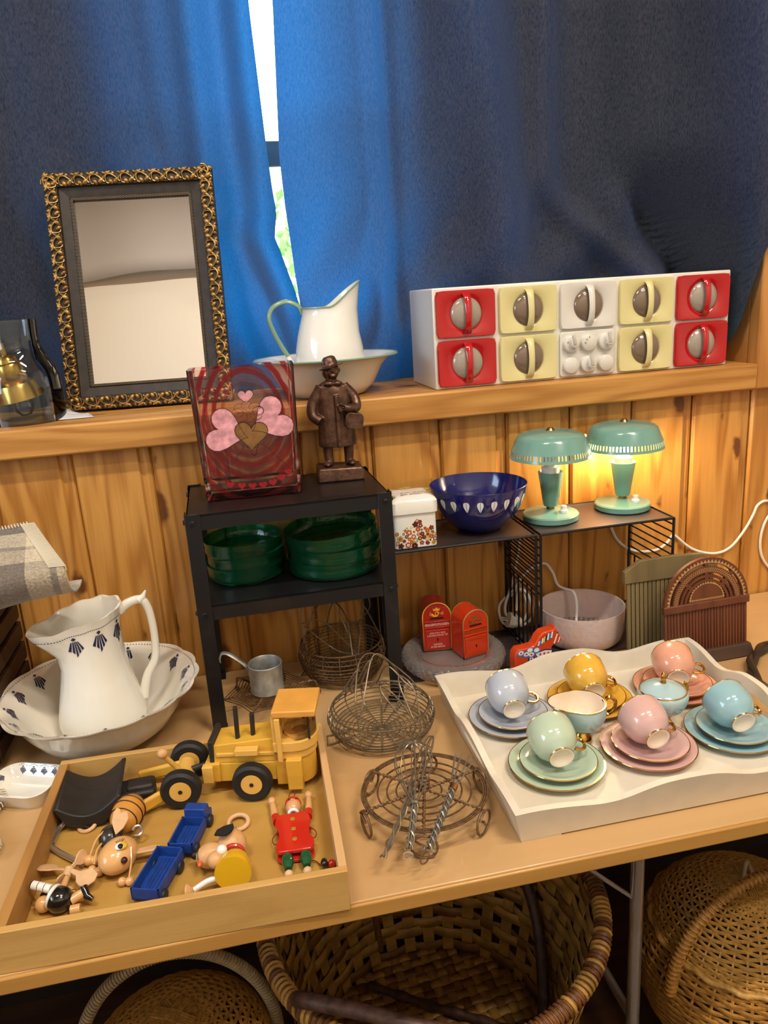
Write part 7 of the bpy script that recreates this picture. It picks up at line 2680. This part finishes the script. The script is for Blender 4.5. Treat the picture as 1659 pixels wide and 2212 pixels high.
# left: round lidded basket with a wrapped handle
lb = thing('round_wicker_basket', 'round brown wicker basket with lid and wrapped cane handle, left under the table', 'basket', (-0.216, -0.490, 0), rz=0.0)
lb.scale = (1.0, 1.0, 0.96)
body = dense(profspl([(0.10, 0.02), (0.138, 0.10), (0.152, 0.20), (0.150, 0.28)]), 0.009)
lidp = dense(profspl([(0.155, 0.285), (0.145, 0.315), (0.115, 0.345), (0.070, 0.368), (0.030, 0.377)]), 0.0072)
obj('basket_weave', woven(body, 30, 0.003, 0.0042), WICK_D, parent=lb, smooth=60, kind='stuff')
obj('basket_stakes', stakes(body[::4] + [body[-1]], 30, 0.003), WICK_D, parent=lb, smooth=60, kind='stuff')
ld_ = obj('lid', woven(lidp, 36, 0.0024, 0.0036), WICK, parent=lb, smooth=60, kind='stuff')
obj('lid_stakes', stakes(lidp[::4] + [lidp[-1]], 36, 0.0024), WICK, parent=ld_, smooth=60, kind='stuff')
g = G()
for k in range(6):
    for j in range(-2, 3):
        a = pi * k / 6
        c, s = cos(a), sin(a)
        off = j * 0.0042
        g.tube([(-0.038 * c - off * s, -0.038 * s + off * c, 0.376 + 0.0022 * (k % 3)), (-off * s, off * c, 0.382 + 0.0022 * (k % 3)), (0.038 * c - off * s, 0.038 * s + off * c, 0.376 + 0.0022 * (k % 3))], 0.0022, 4)
obj('lid_cross', g, WICK, parent=ld_, smooth=60, kind='stuff')
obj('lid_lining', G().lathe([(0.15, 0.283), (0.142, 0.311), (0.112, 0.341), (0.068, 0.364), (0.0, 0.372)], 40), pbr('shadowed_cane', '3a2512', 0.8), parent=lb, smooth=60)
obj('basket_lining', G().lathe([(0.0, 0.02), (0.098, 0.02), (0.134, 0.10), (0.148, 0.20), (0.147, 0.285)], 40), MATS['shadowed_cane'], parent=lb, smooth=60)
hpts = [(-0.166 * cos(pi * i / 24), 0.035, 0.27 + 0.21 * sin(pi * i / 24)) for i in range(25)]
hd_ = obj('handle', G().tube(hpts, 0.0085, 10), WICK_P, parent=lb, smooth=60)
g = G()
P_ = spline(hpts, 4)
for i in range(0, len(P_) - 1):
    a, b = P_[i], P_[min(i + 1, len(P_) - 1)]
    d = (b - a).normalized()
    g.torus(0.0090, 0.0026, 14, 5, T(*((a + b) / 2)) @ d.to_track_quat('Z', 'Y').to_matrix().to_4x4() @ RX(12))
obj('handle_wrapping', g, WICK_P, parent=hd_, smooth=60, kind='stuff')

# right: bellied lidded basket with an arched handle
rb = thing('bellied_wicker_basket', 'bellied golden wicker basket with domed lid and arched handle, right under the table', 'basket', (0.868, -0.468, 0), rz=0.5)
rb.scale = (1.0, 1.0, 0.87)
body = dense(profspl([(0.12, 0.02), (0.175, 0.09), (0.200, 0.18), (0.190, 0.26), (0.170, 0.30)]), 0.0085)
lidp = dense(profspl([(0.172, 0.300), (0.155, 0.335), (0.120, 0.372), (0.075, 0.400), (0.034, 0.413)]), 0.0068)
obj('basket_weave', woven(body, 36, 0.003, 0.0040), WICK, parent=rb, smooth=60, kind='stuff')
obj('basket_stakes', stakes(body[::4] + [body[-1]], 36, 0.003), WICK, parent=rb, smooth=60, kind='stuff')
ld_ = obj('lid', woven(lidp, 40, 0.0022, 0.0034), pbr('honey_wicker', 'c09048', 0.42, mottled=0.3, mscale=120), parent=rb, smooth=60, kind='stuff')
obj('lid_stakes', stakes(lidp[::4] + [lidp[-1]], 40, 0.0022), MATS['honey_wicker'], parent=ld_, smooth=60, kind='stuff')
g = G()
for k in range(4):
    for j in range(-2, 3):
        a = pi * k / 4
        c, s = cos(a), sin(a)
        off = j * 0.0042
        g.tube([(-0.042 * c - off * s, -0.042 * s + off * c, 0.411 + 0.0025 * (k % 2)), (-off * s, off * c, 0.419 + 0.0025 * (k % 2)), (0.042 * c - off * s, 0.042 * s + off * c, 0.411 + 0.0025 * (k % 2))], 0.0022, 4)
obj('lid_cross', g, MATS['honey_wicker'], parent=ld_, smooth=60, kind='stuff')
obj('lid_rim', G().tube([((0.175 + 0.002 * sin(20 * a)) * cos(a), (0.175 + 0.002 * sin(20 * a)) * sin(a), 0.302 + 0.003 * cos(20 * a)) for a in [2 * pi * i / 160 for i in range(160)]], 0.0065, 8, True), MATS['honey_wicker'], parent=ld_, smooth=60)
obj('lid_loop', G().tube(spline([(-0.018, -0.006, 0.416), (-0.016, 0.0, 0.440), (0.0, 0.004, 0.462), (0.012, 0.002, 0.440), (0.014, -0.006, 0.416)], 6), 0.0042, 8), WICK_P, parent=ld_, smooth=60)
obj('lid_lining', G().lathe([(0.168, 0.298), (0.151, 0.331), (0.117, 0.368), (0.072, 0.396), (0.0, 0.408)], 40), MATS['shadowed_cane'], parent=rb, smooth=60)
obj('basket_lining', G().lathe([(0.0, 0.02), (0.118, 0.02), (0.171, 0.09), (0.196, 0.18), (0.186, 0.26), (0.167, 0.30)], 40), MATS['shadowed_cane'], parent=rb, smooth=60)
hpts = [(-0.196 * cos(pi * i / 24), -0.060, 0.235 + 0.255 * sin(pi * i / 24)) for i in range(25)]
hm_ = RZ(-28)
hpts = [hm_ @ Vector(p) for p in hpts]
hd_ = obj('handle', G().tube(hpts, 0.0085, 10), WICK, parent=rb, smooth=60)
g = G()
P_ = spline(hpts, 3)
for i in range(0, len(P_) - 1):
    a, b = P_[i], P_[i + 1]
    d = (b - a).normalized()
    g.torus(0.0090, 0.0030, 14, 5, T(*((a + b) / 2)) @ d.to_track_quat('Z', 'Y').to_matrix().to_4x4())
obj('handle_wrapping', g, WICK, parent=hd_, smooth=60, kind='stuff')

# middle: wide splint basket, seen from above
sb = thing('splint_basket', 'wide open splint-woven basket with wrapped rim and dark branch handles', 'basket', (0.258, -0.380, 0), rz=0.1)
SPL = pbr('pale_splint', 'b5873e', 0.5, mottled=0.35, mscale=30)
SPL_D = pbr('brown_splint', '8c6028', 0.5, mottled=0.35, mscale=30)
NST, NR = 34, 14
H0, H1, R0, R1 = 0.03, 0.385, 0.235, 0.312


def splint_ring(R, z, ph, h, tilt=0.0):
    """A flat strip woven in and out of the stakes."""
    g = G()
    n = NST * 4
    vs, fs = [], []
    for i in range(n):
        a = 2 * pi * i / n
        q = 0.0042 * cos(NST * a / 2 + ph)
        zz = z + tilt * sin(a * 3 + ph)
        for dz in (-h / 2, h / 2):
            RR = R + q + (R1 - R0) / (H1 - H0) * dz
            vs.append((RR * cos(a), RR * sin(a), zz + dz))
    for i in range(n):
        j = (i + 1) % n
        fs.append((2 * i, 2 * j, 2 * j + 1, 2 * i + 1))
    return g.add(vs, fs)


for k in range(NR):
    z = H0 + 0.012 + (H1 - H0 - 0.02) * k / (NR - 1)
    R = R0 + (R1 - R0) * (z - H0) / (H1 - H0)
    obj('splint', splint_ring(R, z + 0.003 * (k % 3), pi * (k % 2), 0.0225, 0.006 + 0.003 * (k % 2)), SPL if k % 3 else SPL_D, parent=sb, smooth=180, solid=0.0016)
st0 = None
for k in range(NST):
    a = 2 * pi * k / NST
    if st0 is None:
        g = G()
        vs = [(R0 - 0.0, -0.0125, H0), (R0, 0.0125, H0), (R1, 0.0145, H1), (R1, -0.0145, H1)]
        g.add(vs, [(0, 1, 2, 3)])
        st0 = obj('upright_splint', g, SPL, parent=sb, smooth=0, solid=0.0016)
    else:
        s2 = st0.copy()
        COL.objects.link(s2)
        s2.rotation_euler.z = a
# woven floor
NB = 21
f0 = None
for dr in (0, 1):
    for k in range(NB):
        off = -R0 + 2 * R0 * (k + 0.5) / NB
        hl = sqrt(max(0.0, R0 * R0 - off * off))
        if hl < 0.03:
            continue
        g = G()
        n = 44
        vs, fs = [], []
        for i in range(n + 1):
            t = -hl + 2 * hl * i / n
            z = H0 + 0.0024 * cos((t + R0) / (2 * R0 / NB) * pi - pi / 2 + pi * ((k + dr) % 2)) * (1)
            for w in (-0.0095, 0.0095):
                vs.append((t, off + w, z) if dr == 0 else (off + w, t, z))
        for i in range(n):
            fs.append((2 * i, 2 * i + 2, 2 * i + 3, 2 * i + 1))
        obj('floor_splint', g.add(vs, fs), SPL if (k + dr) % 3 else SPL_D, parent=sb, smooth=180, solid=0.0016)
# wrapped rim
obj('rim', G().torus(R1 + 0.002, 0.0125, 96, 10, T(0, 0, H1 + 0.004)), SPL_D, parent=sb, smooth=60)
g1, g2 = G(), G()
rgn = random.Random(4)
for k in range(190):
    a = 2 * pi * k / 190
    M = T((R1 + 0.002) * cos(a), (R1 + 0.002) * sin(a), H1 + 0.004) @ RZ(math.degrees(a)) @ RX(90 + rgn.uniform(8, 16))
    (g1 if rgn.random() < 0.55 else g2).torus(0.0132, 0.0040, 12, 5, M)
obj('rim_wrapping', g1, SPL, parent=sb, smooth=60, kind='stuff')
obj('rim_wrapping', g2, pbr('bark_wrapping', '6a3d1a', 0.5, mottled=0.4, mscale=60), parent=sb, smooth=60, kind='stuff')
BARK = pbr('dark_bark', '50362a', 0.5, mottled=0.5, mscale=60, bump=0.5, bscale=120)
obj('branch_handle', G().tube(spline([(-0.285, -0.120, 0.385), (-0.270, -0.165, 0.425), (-0.200, -0.215, 0.430), (-0.100, -0.275, 0.420), (-0.010, -0.300, 0.400), (0.030, -0.305, 0.380)], 8), lambda t: 0.0135 - 0.003 * t, 10), BARK, parent=sb, smooth=60)
obj('branch_rib', G().tube(spline([(0.200, 0.235, 0.40), (0.235, 0.150, 0.33), (0.250, 0.060, 0.22), (0.225, -0.020, 0.11), (0.200, -0.060, 0.045)], 8), lambda t: 0.012, 10), BARK, parent=sb, smooth=60)
obj('floor_branch', G().tube(spline([(-0.10, 0.16, 0.055), (0.0, 0.08, 0.050), (0.10, 0.0, 0.050), (0.20, -0.09, 0.052)], 8), lambda t: 0.009 + 0.002 * sin(40 * t), 10), BARK, parent=sb, smooth=60)
obj('corner_branch', G().tube(spline([(-0.06, 0.282, 0.36), (-0.055, 0.262, 0.22), (-0.05, 0.235, 0.06)], 6), 0.008, 8), WICK_D, parent=sb, smooth=60)
